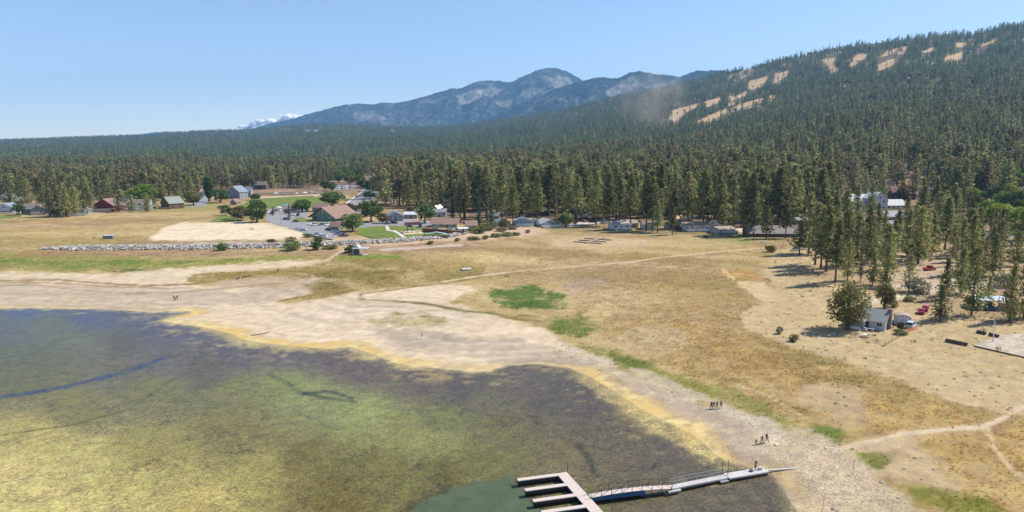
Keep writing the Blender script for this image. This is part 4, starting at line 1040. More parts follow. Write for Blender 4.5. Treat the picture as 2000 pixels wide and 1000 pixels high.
GX = np.random.default_rng(5)
gn = 0
for _ in range(400):
    px, b = GX.uniform(1640, 2040), GX.uniform(418, 545)
    if inside(np.array([px]), np.array([b]), [(1655, 415), (1790, 415), (1780, 474), (1660, 470)])[0] or (px > 1895 and b < 478) or (1735 < px < 1860 and 520 < b) or (b > 500 and px < 1690): continue
    p = at(px, b)
    if min([9e9] + [(o_.location - p).length for o_ in COL.objects if o_.parent is None and o_.get("category") == "tree" and abs(o_.location.y - p.y) < 12]) < 7.5: continue
    gn += 1
    if gn > 46: break
    q = min([(1655, "the white hall's left end"), (1717, "the tall white gable"), (1766, "the reddish-roofed lodge"), (1820, "the dark chalet"), (1870, "the dark spruce"), (1926, "the pale grey house"), (1990, "the bright green tree at the edge")], key=lambda m: abs(m[0] - px))[1]
    r_ = "far back near" if b < 445 else "in the middle of the grove below" if b < 490 else "in the front of the grove below"
    tree(('full_pine', 'pine', 'full_pine', 'brown_pine', 'full_pine')[gn % 5], p, float(GX.uniform(13, 24)), "%s pine %s %s" % (("slim", "stout", "ragged", "dense")[gn % 4], r_, q), SIDE, float(GX.uniform(0.8, 1.15)))
for k in range(26):
    px, b = GX.uniform(1690, 2030), GX.uniform(455, 560)
    if 1735 < px < 1780: continue
    tree(('sage_shrub', 'olive_shrub', 'green_shrub')[k % 3], at(px, b), float(GX.uniform(1.2, 3.0)), "%s low bush under the pines of the right-hand grove" % ("grey", "olive", "green")[k % 3], "low bushes under the right-hand grove", 0.8)

BRD = [(1852, 392, 'mid'), (1866, 402, 'bright'), (1880, 390, 'dark'), (1894, 400, 'yellow'), (1906, 412, 'mid'), (1918, 396, 'bright'), (1944, 396, 'mid'), (1956, 408, 'bright'), (1972, 394, 'yellow'), (1984, 410, 'mid'), (1998, 398, 'bright'), (2012, 412, 'mid'), (1870, 422, 'mid'), (1930, 428, 'bright'), (1965, 432, 'yellow'), (1992, 430, 'mid'), (1840, 412, 'dark'), (1815, 404, 'mid')]
for k, (px, b, kind) in enumerate(BRD):
    tree(kind, at(px, b), float(GX.uniform(10, 17)), "%s leafy tree near the pale village house, broadleaf number %d from the left" % ({'mid': 'soft green', 'bright': 'bright green', 'dark': 'deep green', 'yellow': 'yellow-green'}[kind], sorted(q[0] for q in BRD).index(px) + 1), "broadleaf trees around the pale grey village house", float(GX.uniform(0.9, 1.2)))

# --- trees in the lakeside park
for kind, px, b, t, w, lab in (
    ('dark', 502, 434, 388, 44, "big dark green tree between the beach and the parking lot"),
    ('olive', 472, 431, 402, 36, "olive leafy tree on the park lawn beside the big dark green one"),
    ('mid', 441, 421, 399, 22, "small green tree at the end of the park lawn by the parked cars"),
    ('plum', 456, 428, 405, 22, "purple-leaved tree among the green ones on the park lawn"),
    ('dark', 590, 414, 388, 40, "round dark tree behind the brown-roofed community hall"),
    ('dark', 650, 404, 373, 52, "wide dark tree beside the ball field and the road"),
    ('rust', 676, 412, 396, 34, "reddish bush-like tree between the community hall and the road"),
    ('rust', 695, 414, 400, 20, "small rusty tree at the roadside before the utility pole"),
    ('mid', 725, 433, 389, 46, "large green tree right of the road by the park drive"),
    ('mid', 689, 452, 414, 42, "leafy tree on the lawn next to the small brown-roofed restroom"),
    ('rust', 748, 436, 415, 24, "rusty low tree beside the park drive"),
    ('dark', 830, 436, 396, 36, "dense dark tree at the end of the red board fence"),
    ('poplar', 409, 394, 339, 17, "tall narrow dark poplar at the end of the village street"),
    ('dark', 430, 396, 367, 34, "round dark tree right of the tall poplar"),
    ('bright', 277, 403, 358, 56, "huge bright green tree over the white lakeside house"),
    ('dark', 37, 420, 396, 24, "round clipped dark tree between the two leftmost houses"),
    ('mid', 345, 402, 378, 22, "green tree right of the green-roofed cabin"),
    ('olive', 378, 401, 372, 36, "olive leafy tree left of the village street end"),
    ('mid', 1105, 443, 413, 36, "bright leafy tree on the lawn at the end of the white lakeside cabin"),
    ('yellow', 1948, 452, 392, 50, "yellow-green willow-like tree below the pale house"),
    ('bright', 1990, 470, 402, 50, "bright green tree at the photo edge right of the yellow-green one"),
    ('bright', 1893, 372, 314, 44, "bright green tall tree behind the pale house, left of the poplars"),
    ('bright', 1968, 372, 318, 50, "bright green tree behind the pale house, near the photo edge"),
    ('bright', 1908, 448, 404, 40, "bright green tree left of the yellow-green willow-like one"),
    ('yellow', 1925, 360, 320, 40, "yellow-green tree behind the pale house's roof"),
    ('bright_poplar', 1876, 368, 318, 14, "bright narrow poplar left of the pale house"),
    ('rust', 560, 418, 408, 14, "small shrubby tree on the community hall verge"),
    ('dark', 497, 392, 378, 22, "dark low tree by the ball field's left end"),
    ('mid', 722, 388, 372, 24, "green tree hugging the right kerb of the road"),
    ('dark', 635, 372, 352, 20, "left one of two dark trees behind the ball field diamond"),
    ('dark', 648, 373, 354, 18, "right one of two dark trees behind the ball field diamond"),
    ('rust', 800, 424, 404, 20, "rusty tree behind the red board fence by the grey houses"),
    ('olive', 225, 408, 390, 20, "olive bush-like tree at the side of the red house"),
): tree_px(kind, px, b, t, lab, "leafy trees around the park and houses", wpx=w)
for px, b, t, lab in ((533, 421, 403, "small spruce on the parking lot edge near the big dark tree"), (565, 427, 400, "spruce standing on the verge left of the community hall"),
                      (936, 442, 395, "broad spruce left of the lakeside cabins, at the shrubs"), (960, 442, 388, "darker spruce beside the broad one left of the lakeside cabins"), (884, 428, 392, "slender spruce behind the brown-roofed beach house"),
                      (300, 404, 388, "small spruce in front of the huge bright tree")):
    tree_px('spruce', px, b, t, lab, "spruces around the park", 0.85)
BR = "bright broadleaf trees lining the far street"
for k, (px, b, t, w) in enumerate([(640, 352, 330, 26), (662, 356, 330, 26), (684, 360, 332, 26), (704, 366, 340, 22), (722, 374, 350, 20), (652, 346, 322, 22), (700, 352, 328, 22), (672, 346, 324, 22)]):
    tree_px(('mid', 'bright')[k % 2], px, b, t, "%s tree in the far street row, number %d from its left" % (("mid green", "bright green")[k % 2], k + 1), BR, wpx=w)
for k, (px, b, t) in enumerate([(98, 424, 368), (112, 423, 372), (130, 424, 364), (147, 422, 366), (164, 420, 374), (176, 418, 378), (232, 415, 384), (258, 414, 382), (288, 414, 378), (302, 411, 386), (316, 392, 354), (20, 402, 352), (52, 404, 350), (84, 406, 356), (350, 396, 360), (206, 396, 352), (232, 398, 354), (170, 400, 350), (370, 388, 350), (140, 396, 348)]):
    tree_px('full_pine', px, b, t, "%s pine growing beside %s on the left shore" % (("ragged", "olive")[k % 2], min(MARKS0, key=lambda q: abs(q[0] - px))[1]), "pines among the left shore houses", 1.15)

# --- shrubs
for kind, px, b, t, w, lab in (
    ('dark_shrub', 433, 489, 473, 24, "dark shrub growing at the foot of the rock bank, nearest its left end"),
    ('green_shrub', 571, 489, 469, 34, "wide green shrub at the foot of the rock bank left of the round tree-like one"),
    ('dark_shrub', 619, 488, 459, 23, "tall round dark bush on the rock bank"),
    ('olive_shrub', 646, 486, 477, 30, "low shrub right of the tall round bush on the rock bank"),
    ('dark_shrub', 683, 494, 477, 24, "dark shrub leaning against the beach shelter"),
    ('olive_shrub', 530, 474, 466, 20, "small shrub on the beach side of the rock bank"),
    ('olive_shrub', 568, 472, 462, 22, "shrub on the grassy hump beside the parking lot"),
    ('green_shrub', 600, 463, 455, 18, "greenish hump of brush at the corner of the parking lot"),
    ('olive_shrub', 840, 477, 470, 14, "small shrub below the rock bank near its right end"),
    ('olive_shrub', 893, 471, 464, 12, "small shrub at the right end of the rock bank"),
    ('green_shrub', 937, 456, 440, 26, "round green shrub right of the white boat ramp building"),
    ('olive_shrub', 921, 455, 442, 18, "olive shrub left of the round green one by the white ramp building"),
    ('olive_shrub', 952, 450, 435, 26, "yellowish shrub behind the round green one"),
    ('sage_shrub', 966, 446, 430, 16, "grey shrub between two yellowish ones"),
    ('olive_shrub', 986, 443, 427, 24, "yellow-green shrub left of the first grey lakeside cabin"),
    ('sage_shrub', 980, 452, 442, 24, "low grey-green shrub below the yellow-green one"),
    ('sage_shrub', 1000, 448, 440, 22, "low grey shrub before the first grey lakeside cabin"),
    ('green_shrub', 968, 463, 455, 22, "dark green shrub in the row on the dune below the cabins, left end"),
    ('green_shrub', 990, 461, 453, 28, "wide green shrub in the middle of the row on the dune"),
    ('dark_shrub', 1008, 460, 453, 16, "green shrub at the right end of the row on the dune"),
    ('olive_shrub', 948, 467, 459, 14, "small round shrub below the dune row"),
    ('olive_shrub', 925, 468, 461, 28, "straggling shrub at the tip of the rock bank"),
    ('sage_shrub', 1031, 455, 448, 10, "tiny grey shrub on the dune under the white lakeside cabin"),
    ('olive_shrub', 1505, 492, 478, 22, "round green shrub at the edge of the dirt field"),
    ('olive_shrub', 1550, 667, 652, 18, "green shrub on the bare ground left of the fenced cottage"),
    ('sage_shrub', 1522, 652, 636, 14, "pale shrub on the bare ground, farther from the cottage fence"),
    ('sage_shrub', 1795, 573, 542, 44, "large grey leafless-looking shrub in the dusty clearing"),
    ('sage_shrub', 1960, 560, 530, 46, "large grey brush by the track at the right edge"),
    ('sage_shrub', 1990, 510, 485, 50, "grey brush mass at the edge of the grove"),
    ('olive_shrub', 1776, 588, 578, 24, "yellowish low shrub by the pale drive behind the cottage"),
    ('olive_shrub', 1745, 600, 582, 18, "yellow-green bush peeking over the cottage's roof end"),
    ('rust', 1758, 645, 628, 16, "rusty small bush before the silver car"),
    ('dark_shrub', 1760, 653, 643, 24, "dry dark bush at the cottage yard fence"),
    ('green_shrub', 1378, 464, 460, 10, "tiny bush in the grass below the cabins"),
): tree_px(kind, px, b, t, lab, None, wpx=w)

# --- the pine forest of the valley and hills
def forest_points():
    P = []
    def fill(y0, y1, u0, u1, dens):
        n = int(0.5 * (y1 * y1 - y0 * y0) * (u1 - u0) * dens)
        y = np.sqrt(RNG.uniform(y0 * y0, y1 * y1, n)); u = RNG.uniform(u0, u1, n)
        return np.stack([u * y, y], 1)
    P.append(fill(380, 800, -1.0, 1.0, 0.0078)); P.append(fill(800, 1700, -0.95, 0.95, 0.0072))
    P.append(fill(1700, 3000, -0.9, 0.95, 0.0058)); P.append(fill(3000, 5200, -0.9, 0.5, 0.0034))
    P = np.concatenate(P)
    x, y = P[:, 0], P[:, 1]
    z = ground_z(x, y)
    px, py = proj(x, y, z)
    ok = py < np.interp(px, _tlx, _tly)
    # clearings: park and street, village, parking lots, glades
    for q in ([(600, 420), (652, 372), (672, 344), (712, 342), (730, 352), (736, 420)], [(420, 400), (470, 372), (600, 368), (640, 363), (690, 351), (720, 345), (720, 400)],
              [(1640, 352), (1700, 345), (1830, 350), (1850, 400), (2100, 372), (2100, 480), (1560, 480), (1640, 420)], [(370, 410), (392, 374), (404, 374), (410, 410)]):
        inn = inside(px, py, q)
        if q[0][0] == 1640: inn &= ~((py < 398) & (px < 1850) & (RNG.random(len(px)) < 0.35))
        ok &= ~inn
    jx, jy = RNG.normal(size=len(x)) * 2, RNG.normal(size=len(x)) * 0.8
    ok &= ~inside(px, py, [(840, 404), (880, 404), (882, 432), (836, 432)])
    ok &= ~((in_runs(px + jx, py + jy) | in_runs(px + jx, py - 4 + jy) | in_runs(px, py - 8) | in_runs(px + 3, py - 12) | in_runs(px - 4, py - 2)) & (RNG.random(len(x)) < 0.96))
    glade = fbm(x * 0.009, y * 0.006, 4, 77)
    hz = hill_z(x, y)
    ok &= ~((glade > 0.66) & (hz > 12) & (RNG.random(len(x)) < 0.8))
    # the cabin rows: the front forest is open, trunks stand in sun
    front = (py > np.interp(px, _tlx, _tly) - 14) & (px > 700) & (px < 1600)
    ok &= ~(front & (RNG.random(len(x)) < 0.30))
    return x[ok], y[ok], z[ok], px[ok], py[ok]

fx, fy, fz, fpx, fpy = forest_points()
fh = np.where(fy < 900, RNG.uniform(19, 37, len(fx)), np.where(fy < 1800, RNG.uniform(17, 29, len(fx)), RNG.uniform(14, 29, len(fx))))
fh = np.where((fpx < 740) & (fy < 1200), fh * 0.82, fh)
fh = fh * np.where(RNG.random(len(fx)) < 0.18, RNG.uniform(0.5, 0.8, len(fx)), 1)
order = np.argsort(fy)
N_SINGLE = 190
single = np.zeros(len(fx), bool); 
vis = order[(fpx[order] > -25) & (fpx[order] < 2025)]
single[vis[:N_SINGLE]] = True
MARKS = [(-50, "the pale blue house at the left edge"), (70, "the long grey brown-roofed house"), (135, "the white-terraced house"), (203, "the dark red house"), (268, "the white house under the green tree"), (330, "the dark log cabin"), (455, "the blue-grey house by the ball field"),
         (745, "the road's upper end"), (775, "the grey two-storey house by the park"), (805, "the low grey house with a white roof edge"), (858, "the sun-glint panel"), (900, "the yellow beach house"), (935, "the broad spruce"), (970, "the dark blue cabins"), (1024, "the leftmost lakeside cabin"),
         (1060, "the gap between the first two lakeside cabins"), (1095, "the white-roofed cabin's leafy tree"), (1141, "the dark brown cabin at the track bend"), (1176, "the black car on the gravel track"), (1214, "the white cabin with the blue deck"), (1240, "the tan-roofed rear cabin"), (1268, "the narrow grey cabin"), (1295, "the gap left of the brown-decked cabin"),
         (1322, "the brown-decked cabin"), (1345, "the orange-roofed cabin"), (1368, "the large tan-roofed house"), (1395, "the gabled wing of the tan-roofed house"), (1420, "the cabin with the curved deck"), (1450, "the swept dirt left of the lodge"), (1480, "the lodge's left end"), (1510, "the lodge's middle"), (1540, "the lodge's right end"),
         (1575, "the grey-roofed building right of the lodge"), (1605, "the white trailer-like house"), (1660, "the white village hall"), (1766, "the reddish-roofed lodge"), (1860, "the brown house by the chalet"), (1950, "the pale grey village house")]
_used = {}
def forest_label(px, py, h):
    m = min(MARKS, key=lambda q: abs(q[0] - px))[1]
    gap = float(np.interp(px, _tlx, _tly)) - py
    row = "in the first row" if gap < 6 else "in the second row" if gap < 12 else "deeper in the forest"
    size = "short" if h < 20 else "tall" if h > 28 else "mid-height"
    return "%s pine %s behind %s" % (size, row, m)
for k in np.nonzero(single)[0]:
    kind = 'brown_pine' if RNG.random() < 0.12 else 'pine'
    tree(kind, Vector((fx[k], fy[k], fz[k] - 0.1)), fh[k], forest_label(fpx[k], fpy[k], fh[k]), "pines in the front ranks of the forest", float(RNG.uniform(0.75, 1.4)))

def lump(name, trunk, crown):
    """a whole tree as one mesh for the massed forest"""
    bm = bmesh.new(); bm.from_mesh(trunk)
    nt_ = len(bm.faces); bm.from_mesh(crown)
    for i, f in enumerate(bm.faces): f.material_index = 0 if i < nt_ else 1
    me = bpy.data.meshes.new(name); bm.to_mesh(me); bm.free()
    me.materials.append(trunk.materials[0]); me.materials.append(crown.materials[0])
    return me
mid_lib = []
for i in range(7):
    base = (0.25, 0.2, 0.3, 0.15, 0.22, 0.12, 0.28)[i]
    m = M_PINE_BROWN if i == 6 else M_PINE
    mid_lib.append(lump("forest_pine", trunk_mesh("trunk", 10, 0.13, 300 + i, M_BARK, 0.01, 0), pine_crown("crown", 10, (2.4, 2.9, 2.2, 3.1, 2.6, 2.8, 2.6)[i], base, 310 + i, m, 21, 7, 3, 0.34, (0.95, 0.85, 1.0, 0.9, 0.75, 1.05, 0.9)[i], 0.45)))
for i in range(3):      # old flat-topped trees with open, layered crowns
    mid_lib.append(lump("forest_pine", trunk_mesh("trunk", 10, 0.17, 350 + i, M_BARK, 0.015, 8, 0.3), pine_crown("crown", 10, (3.0, 2.6, 3.3)[i], (0.36, 0.28, 0.42)[i], 360 + i, (M_PINE, M_PINE, M_PINE_BROWN)[i], 13, 6, 4, 0.42, (0.32, 0.4, 0.28)[i], 0.75)))
far_lib = []
for i in range(6):
    far_lib.append(lump("far_pine", trunk_mesh("trunk", 10, 0.15, 320 + i, M_BARK, 0.01, 0), pine_crown("crown", 10, (1.9, 2.1, 1.8, 2.3, 2.0, 2.2)[i], 0.1, 330 + i, M_PINE_FAR, 12, 5, 2, 0.55, (0.8, 0.65, 0.85, 0.7, 0.6, 0.9)[i], 0.35)))
far_lib.append(lump("far_leafy", trunk_mesh("trunk", 8, 0.2, 340, M_BARK, 0.01, 0), round_crown("crown", 7, 3.2, 0.05, 341, M_LEAF_OLIVE, 14, 8, 0.7)))
rest = ~single
for name, sel, lib, label in (("pine_forest", rest & (fy < 1500), mid_lib, "dense mass of tall pines filling the valley floor"), ("hillside_forest", rest & (fy >= 1500), far_lib, "dark conifers covering the ski hill and the low hills")):
    n = int(sel.sum())
    s = fh[sel] / 10
    w = s * RNG.uniform(0.85, 1.3, n)
    nl = len(lib)
    pick = RNG.integers(0, nl if name == "pine_forest" else nl - 1, n)
    if name == "hillside_forest":
        leafy = (fbm(fx[sel] * 0.004, fy[sel] * 0.004, 3, 91) > 0.56) & (RNG.random(n) < 0.45)
        pick[leafy] = nl - 1
        s = np.where(leafy, s * 0.75, s)
    o = scatter(name, np.stack([fx[sel], fy[sel], fz[sel] - 0.2], 1), np.stack([w, w, s], 1), RNG.uniform(0, 6.28, n), pick, library(name + "_kinds", lib))
    tag(o, label, kind="stuff")
print("forest", int(single.sum()), int((rest & (fy < 1500)).sum()), int((rest & (fy >= 1500)).sum()))
# ------------------------------------------------------------------ docks on the lake
M_DECK = mat('weathered_decking', (0.52, 0.43, 0.38), 0.85, 0.12, 3.0, stretch=(6, 0.6, 1))
M_DECK_GREY = mat('grey_planks', (0.50, 0.45, 0.40), 0.85, 0.18, 2.0)
M_WHITE_DECK = mat('white_dock_panels', (0.46, 0.44, 0.41), 0.6, 0.16, 1.2)
M_DARK_FLOAT = mat('black_dock_floats', (0.03, 0.03, 0.032), 0.6, 0.3, 2.0)
M_IRON = mat('rusty_iron', (0.10, 0.065, 0.055), 0.7, 0.35, 4.0)
M_BLUE_SKIRT = mat('blue_gangway_side', (0.02, 0.075, 0.16), 0.5, 0.2, 1.5)
M_ALU = mat('aluminium', (0.55, 0.56, 0.56), 0.35, 0.1, 2.0, metal=0.6)
M_WOOD = mat('old_timber', (0.26, 0.19, 0.13), 0.9, 0.3, 2.0)

def frame_xy(o, ax):
    """local frame with x along ax"""
    return math.atan2(ax[1], ax[0])

def slab_between(name, a, b, width, z0, z1, m, parent, plank=None):
    """flat deck from a to b (world xy), made of a slab; local to parent at world origin"""
    a = Vector((*a, 0)); b = Vector((*b, 0)); d = (b - a).normalized(); n = Vector((-d.y, d.x, 0)) * width / 2
    mb = MB()
    mb.add([a - n + Vector((0, 0, z0)), b - n + Vector((0, 0, z0)), b + n + Vector((0, 0, z0)), a + n + Vector((0, 0, z0)),
            a - n + Vector((0, 0, z1)), b - n + Vector((0, 0, z1)), b + n + Vector((0, 0, z1)), a + n + Vector((0, 0, z1))],
           [(0, 3, 2, 1), (4, 5, 6, 7), (0, 1, 5, 4), (1, 2, 6, 5), (2, 3, 7, 6), (3, 0, 4, 7)])
    return mb.build(name, m, parent)

dock = thing("floating_dock", "tan floating dock with four finger slips at the bottom of the picture", "dock", (0, 0, 0))
sp0 = Vector((7.95, 102.9)); sp1 = Vector((14.9, 83.0))
slab_between("spine_deck", sp0, sp1, 1.75, 0.42, 0.56, M_DECK, dock)
slab_between("spine_float", sp0 + (sp1 - sp0).normalized() * 0.1, sp1, 1.55, -0.25, 0.417, M_DARK_FLOAT, dock)
sd = (sp1 - sp0).normalized(); fd = Vector((-0.966, -0.258))
for k in range(5):
    root = sp0 + sd * (0.42 + 3.42 * k) + fd * 0.88
    tip = root + fd * 6.6
    f = slab_between("finger_deck", root, tip, 0.85, 0.42, 0.555, M_DECK, dock)
    g = slab_between("finger_float", root + fd * 0.05, tip - fd * 0.04, 0.72, -0.25, 0.417, M_DARK_FLOAT, f)
for k in range(3):      # trim plank joints across the spine
    p = sp0 + sd * (3.5 + 4.5 * k)
    slab_between("joint_strip", p - Vector((-sd.y, sd.x)) * 0.86, p + Vector((-sd.y, sd.x)) * 0.86, 0.05, 0.561, 0.568, M_WOOD, dock)

# brown truss gangway
g0, g1 = Vector((11.6, 95.3)), Vector((24.3, 98.1))
gd = (g1 - g0).normalized(); gl = (g1 - g0).length
gang = thing("gangway", "brown-railed gangway with a blue side joining the finger dock to the white walkway", "gangway", (g0.x, g0.y, 0), frame_xy(g0, gd))
zc = lambda s: 0.66 + 0.28 * math.sin(math.pi * min(1, max(0, s / gl)))
n = 12
prof = [(s * gl / n, zc(s * gl / n)) for s in range(n + 1)]
MB().prism([(a, b - 0.10) for a, b in prof] + [(a, b) for a, b in prof[::-1]], 'y', -0.6, 0.6).build("walk_deck", M_DECK, gang)
for y in (-0.64, 0.64):
    MB().prism([(a, max(0.12, b - 0.75)) for a, b in prof[:9]] + [(a, b - 0.02) for a, b in prof[:9][::-1]], 'y', y - 0.03, y + 0.03).build("side_panel", M_BLUE_SKIRT, gang)
    for k in range(9):
        s = gl * k / 8.0
        MB().bar((s, y, zc(s) - 0.1), (s, y, zc(s) + 1.05), 0.07).build("post", M_IRON, gang)
        if k < 8:
            t = gl * (k + 1) / 8.0
            r = MB().bar((s, y, zc(s) + 1.05), (t, y, zc(t) + 1.05), 0.06)
            r.build("handrail", M_IRON, gang)
            a, b = (s, t) if k < 4 else (t, s)
            MB().bar((a, y, zc(a) + 0.03), (b, y, zc(b) + 1.0), 0.045).build("brace", M_IRON, gang)
# light walkway with a rail on the far side
w0, w1 = Vector((24.4, 98.15)), Vector((34.0, 101.7))
wd = (w1 - w0).normalized(); wl = (w1 - w0).length
walk = thing("walkway", "pale ribbed walkway with a thin metal rail between gangway and white pier", "walkway", (w0.x, w0.y, 0), frame_xy(w0, wd))
npl = 16
for k in range(npl):
    MB().box(wl * k / npl + 0.02, wl * (k + 1) / npl - 0.02, -0.55, 0.55, 0.50, 0.58).build("plank", M_WHITE_DECK, walk)
MB().box(0, wl, -0.5, 0.5, 0.30, 0.497).build("beam", M_ALU, walk)
MB().box(-0.9, 1.3, -0.95, -0.58, 0.12, 0.36).build("float", M_WHITE_DECK, walk)
MB().box(wl - 1.6, wl - 0.1, -0.95, -0.58, 0.10, 0.30).build("float", M_ALU, walk)
MB().box(0.2, wl - 0.2, -0.45, 0.45, -0.4, 0.297).build("float_tube", M_DARK_FLOAT, walk)
for h in (0.55, 1.05):
    MB().bar((0.1, 0.58, 0.58 + h), (wl, 0.58, 0.58 + h), 0.045).build("handrail", M_ALU, walk)
for k in range(5):
    x = 0.12 + (wl - 0.2) * k / 4
    MB().bar((x, 0.58, 0.45), (x, 0.58, 1.63), 0.05).build("post", M_ALU, walk)
# white pier section and the boarding plank
p0, p1 = Vector((34.1, 101.75)), Vector((41.2, 104.0))
pd = (p1 - p0).normalized(); pl = (p1 - p0).length
pier = thing("pier", "white pier section where a person stands fishing near the shore", "pier", (p0.x, p0.y, 0), frame_xy(p0, pd))
MB().box(0, pl, -0.8, 0.8, 0.42, 0.60).build("deck", M_WHITE_DECK, pier)
MB().box(0.1, pl - 0.1, -0.7, 0.7, -0.35, 0.417).build("float", M_DARK_FLOAT, pier)
for y in (-0.83, 0.83): MB().box(0.0, pl, y - 0.03, y + 0.03, 0.36, 0.58).build("fender", M_DECK, pier)
b0 = p1 + pd * 0.05; b1 = Vector((46.6, 105.3)); bd = (b1 - b0).normalized(); bl = (b1 - b0).length
zb = float(ground_z(np.array([b1.x]), np.array([b1.y]))[0])
ramp = thing("boarding_plank", "long white plank bridging from the pier to the stony shore", "plank", (b0.x, b0.y, 0), frame_xy(b0, bd))
MB().prism([(0, 0.40), (bl, zb + 0.02), (bl, zb + 0.08), (0, 0.50)], 'y', -0.17, 0.17).build("board", M_WHITE_DECK, ramp)
for y in (-0.14, 0.14): MB().prism([(0.2, 0.30), (bl - 0.6, zb + 0.0), (bl - 0.6, zb + 0.04), (0.2, 0.395)], 'y', y - 0.03, y + 0.03).build("runner", M_ALU, ramp)

# mooring poles
for px, py, h, lab in ((1108, 924, 2.6, "thin dark mooring pole at the dock's inner corner"), (1007, 938, 1.6, "short mooring pole at the tip of the first finger slip"), (1410, 931, 2.6, "mooring pole at the joint of walkway and white pier, left one"),
                       (1421, 934, 3.3, "taller mooring pole in front of the white pier"), (1195, 1003, 1.6, "mooring pole standing in the water below the gangway"), (1664, 930, 2.6, "pale stake leaning on the stony shore"), (1605, 1001, 3.0, "pale leaning stake at the bottom edge of the shore")):
    x, y = at_z(px, py, 0.1); z = float(ground_z(np.array([x]), np.array([y]))[0])
    pale = 'pale' in lab
    o = MB().tube([(0, 0, -0.4), (0.25 if pale else 0.03, 0, h)], 0.05 if not pale else 0.045, 6).build("stake" if pale else "mooring_pole", M_WHITE_DECK if pale else M_IRON, None, (x, y, z))
    tag(o, lab, "stake" if pale else "pole")

# --- things left high and dry
o = thing("stranded_dock", "old wooden dock with three cross fingers stranded on the dry meadow", "dock", at(1146, 475), math.radians(62))
L0 = 24.0
M_OLD = mat("sunbaked_planks", (0.34, 0.28, 0.20), 0.9, 0.25, 1.5)
MB().box(-1.0, L0, -0.9, 0.9, 0.25, 0.5).build("spine_deck", M_OLD, o)
for k, xx in enumerate((1.0, 8.0, 16.0)):
    MB().bar((xx, -7.5, 0.36), (xx + 4.5 * 0.0, 7.5, 0.36), 1.2, 0.34).build("finger_deck", M_OLD, o)
    MB().bar((xx, -7.5, 0.1), (xx, 7.5, 0.1), 1.0, 0.17).build("finger_float", M_DARK_FLOAT, o)
for k in range(7):
    MB().tube([(2 + k * 3.4, -1.2, -0.3), (2 + k * 3.4, -1.2, 3.2)], 0.07, 5).build("pile", M_IRON, o)
o = thing("swim_raft", "pale square swim raft lying aground in the meadow", "raft", at(911, 527), math.radians(12))
MB().box(-2.0, 2.0, -1.8, 1.8, 0.38, 0.52).build("deck", M_WHITE_DECK, o)
for y in (-1.2, 1.2): MB().box(-1.9, 1.9, y - 0.35, y + 0.35, 0.0, 0.377).build("float", M_ALU, o)
MB().bar((-1.8, 1.75, 0.5), (-1.8, 1.75, 3.0), 0.06).build("pole", M_IRON, o)
o = thing("driftwood_log", "long dark curved log lying on the yellow algae by the waterline", "log", at(490, 656), math.radians(22))
MB().tube([(0, 0, 0.12), (1.2, 0.03, 0.16), (2.7, 0.25, 0.2), (4.3, 0.9, 0.3), (5.2, 1.5, 0.5)], [0.17, 0.2, 0.18, 0.14, 0.06], 7).build("stem", M_WOOD, o)
MB().tube([(2.0, 0.1, 0.2), (2.3, -0.4, 0.35)], [0.07, 0.03], 5).build("branch_stub", M_WOOD, o)
# white slatted star-shaped benches before the cabins
for k, (px, py, w) in enumerate([(1154, 448, 3.6), (1206, 452, 3.6), (1258, 455, 3.4), (1305, 458, 3.4), (1493, 474, 5.0)]):
    lab = ["white folded sunshade frame on the grass, leftmost of the row before the cabins", "white folded sunshade frame below the white cabin's blue deck", "white folded sunshade frame below the narrow grey cabin", "white folded sunshade frame below the brown deck cabin", "largest white folded sunshade frame, lying below the long lodge"][k]
    o = thing("sunshade_frame", lab, "sunshade", at(px, py), 0.4 * k, "white sunshade frames on the cabin lawns")
    for a in range(4):
        c, s = math.cos(a * math.pi / 4), math.sin(a * math.pi / 4)
        MB().prism([(-w * 0.5, 0.05), (w * 0.5, 0.05), (0.12, 0.9), (-0.12, 0.9)], 'y', -0.16, 0.16).build("rib", M_WHITE_DECK, o).rotation_euler = (0, 0, a * math.pi / 4)
    MB().tube([(0, 0, 0), (0, 0, 1.3)], 0.12, 6).build("hub", M_ALU, o)
# beach shelter on the rock bank
o = thing("beach_shelter", "grey flat-roofed shelter on posts below the rock bank", "shelter", at(705, 497), math.radians(-8))
M_SHELTER = mat('grey_shelter_paint', (0.42, 0.45, 0.48), 0.6, 0.15)
for x in (-3.0, 3.0):
    for y in (-1.9, 1.9): MB().bar((x, y, 0), (x, y, 2.9), 0.25).build("post", M_SHELTER, o)
MB().box(-3.5, 3.5, -2.4, 2.4, 2.9, 3.15).build("roof", M_SHELTER, o)
MB().prism([(-3.4, 3.15), (-0.6, 3.15), (-2.0, 4.6)], 'y', -0.3, 2.3).build("roof_gable", M_WHITE_DECK, o)
MB().box(-3.0, -1.2, -1.6, 1.6, 0.1, 2.2).build("locker", mat('dark_locker', (0.08, 0.085, 0.1), 0.6), o)
MB().box(-3.2, 3.2, -2.1, 2.1, -0.1, 0.1).build("floor", M_DECK_GREY, o)

# ------------------------------------------------------------------ people
M_SKIN = mat('skin', (0.45, 0.28, 0.20), 0.6, 0.08)
M_HAIR = mat('dark_hair', (0.03, 0.022, 0.018), 0.7, 0.2)
SHIRT = {c: mat(c + '_cloth', v, 0.9, 0.15, 6) for c, v in dict(black=(0.015, 0.015, 0.018), navy=(0.02, 0.03, 0.07), red=(0.25, 0.03, 0.03), white=(0.6, 0.58, 0.55), grey=(0.12, 0.12, 0.13), jeans=(0.04, 0.06, 0.11), brown=(0.10, 0.065, 0.045), tan=(0.33, 0.25, 0.17)).items()}

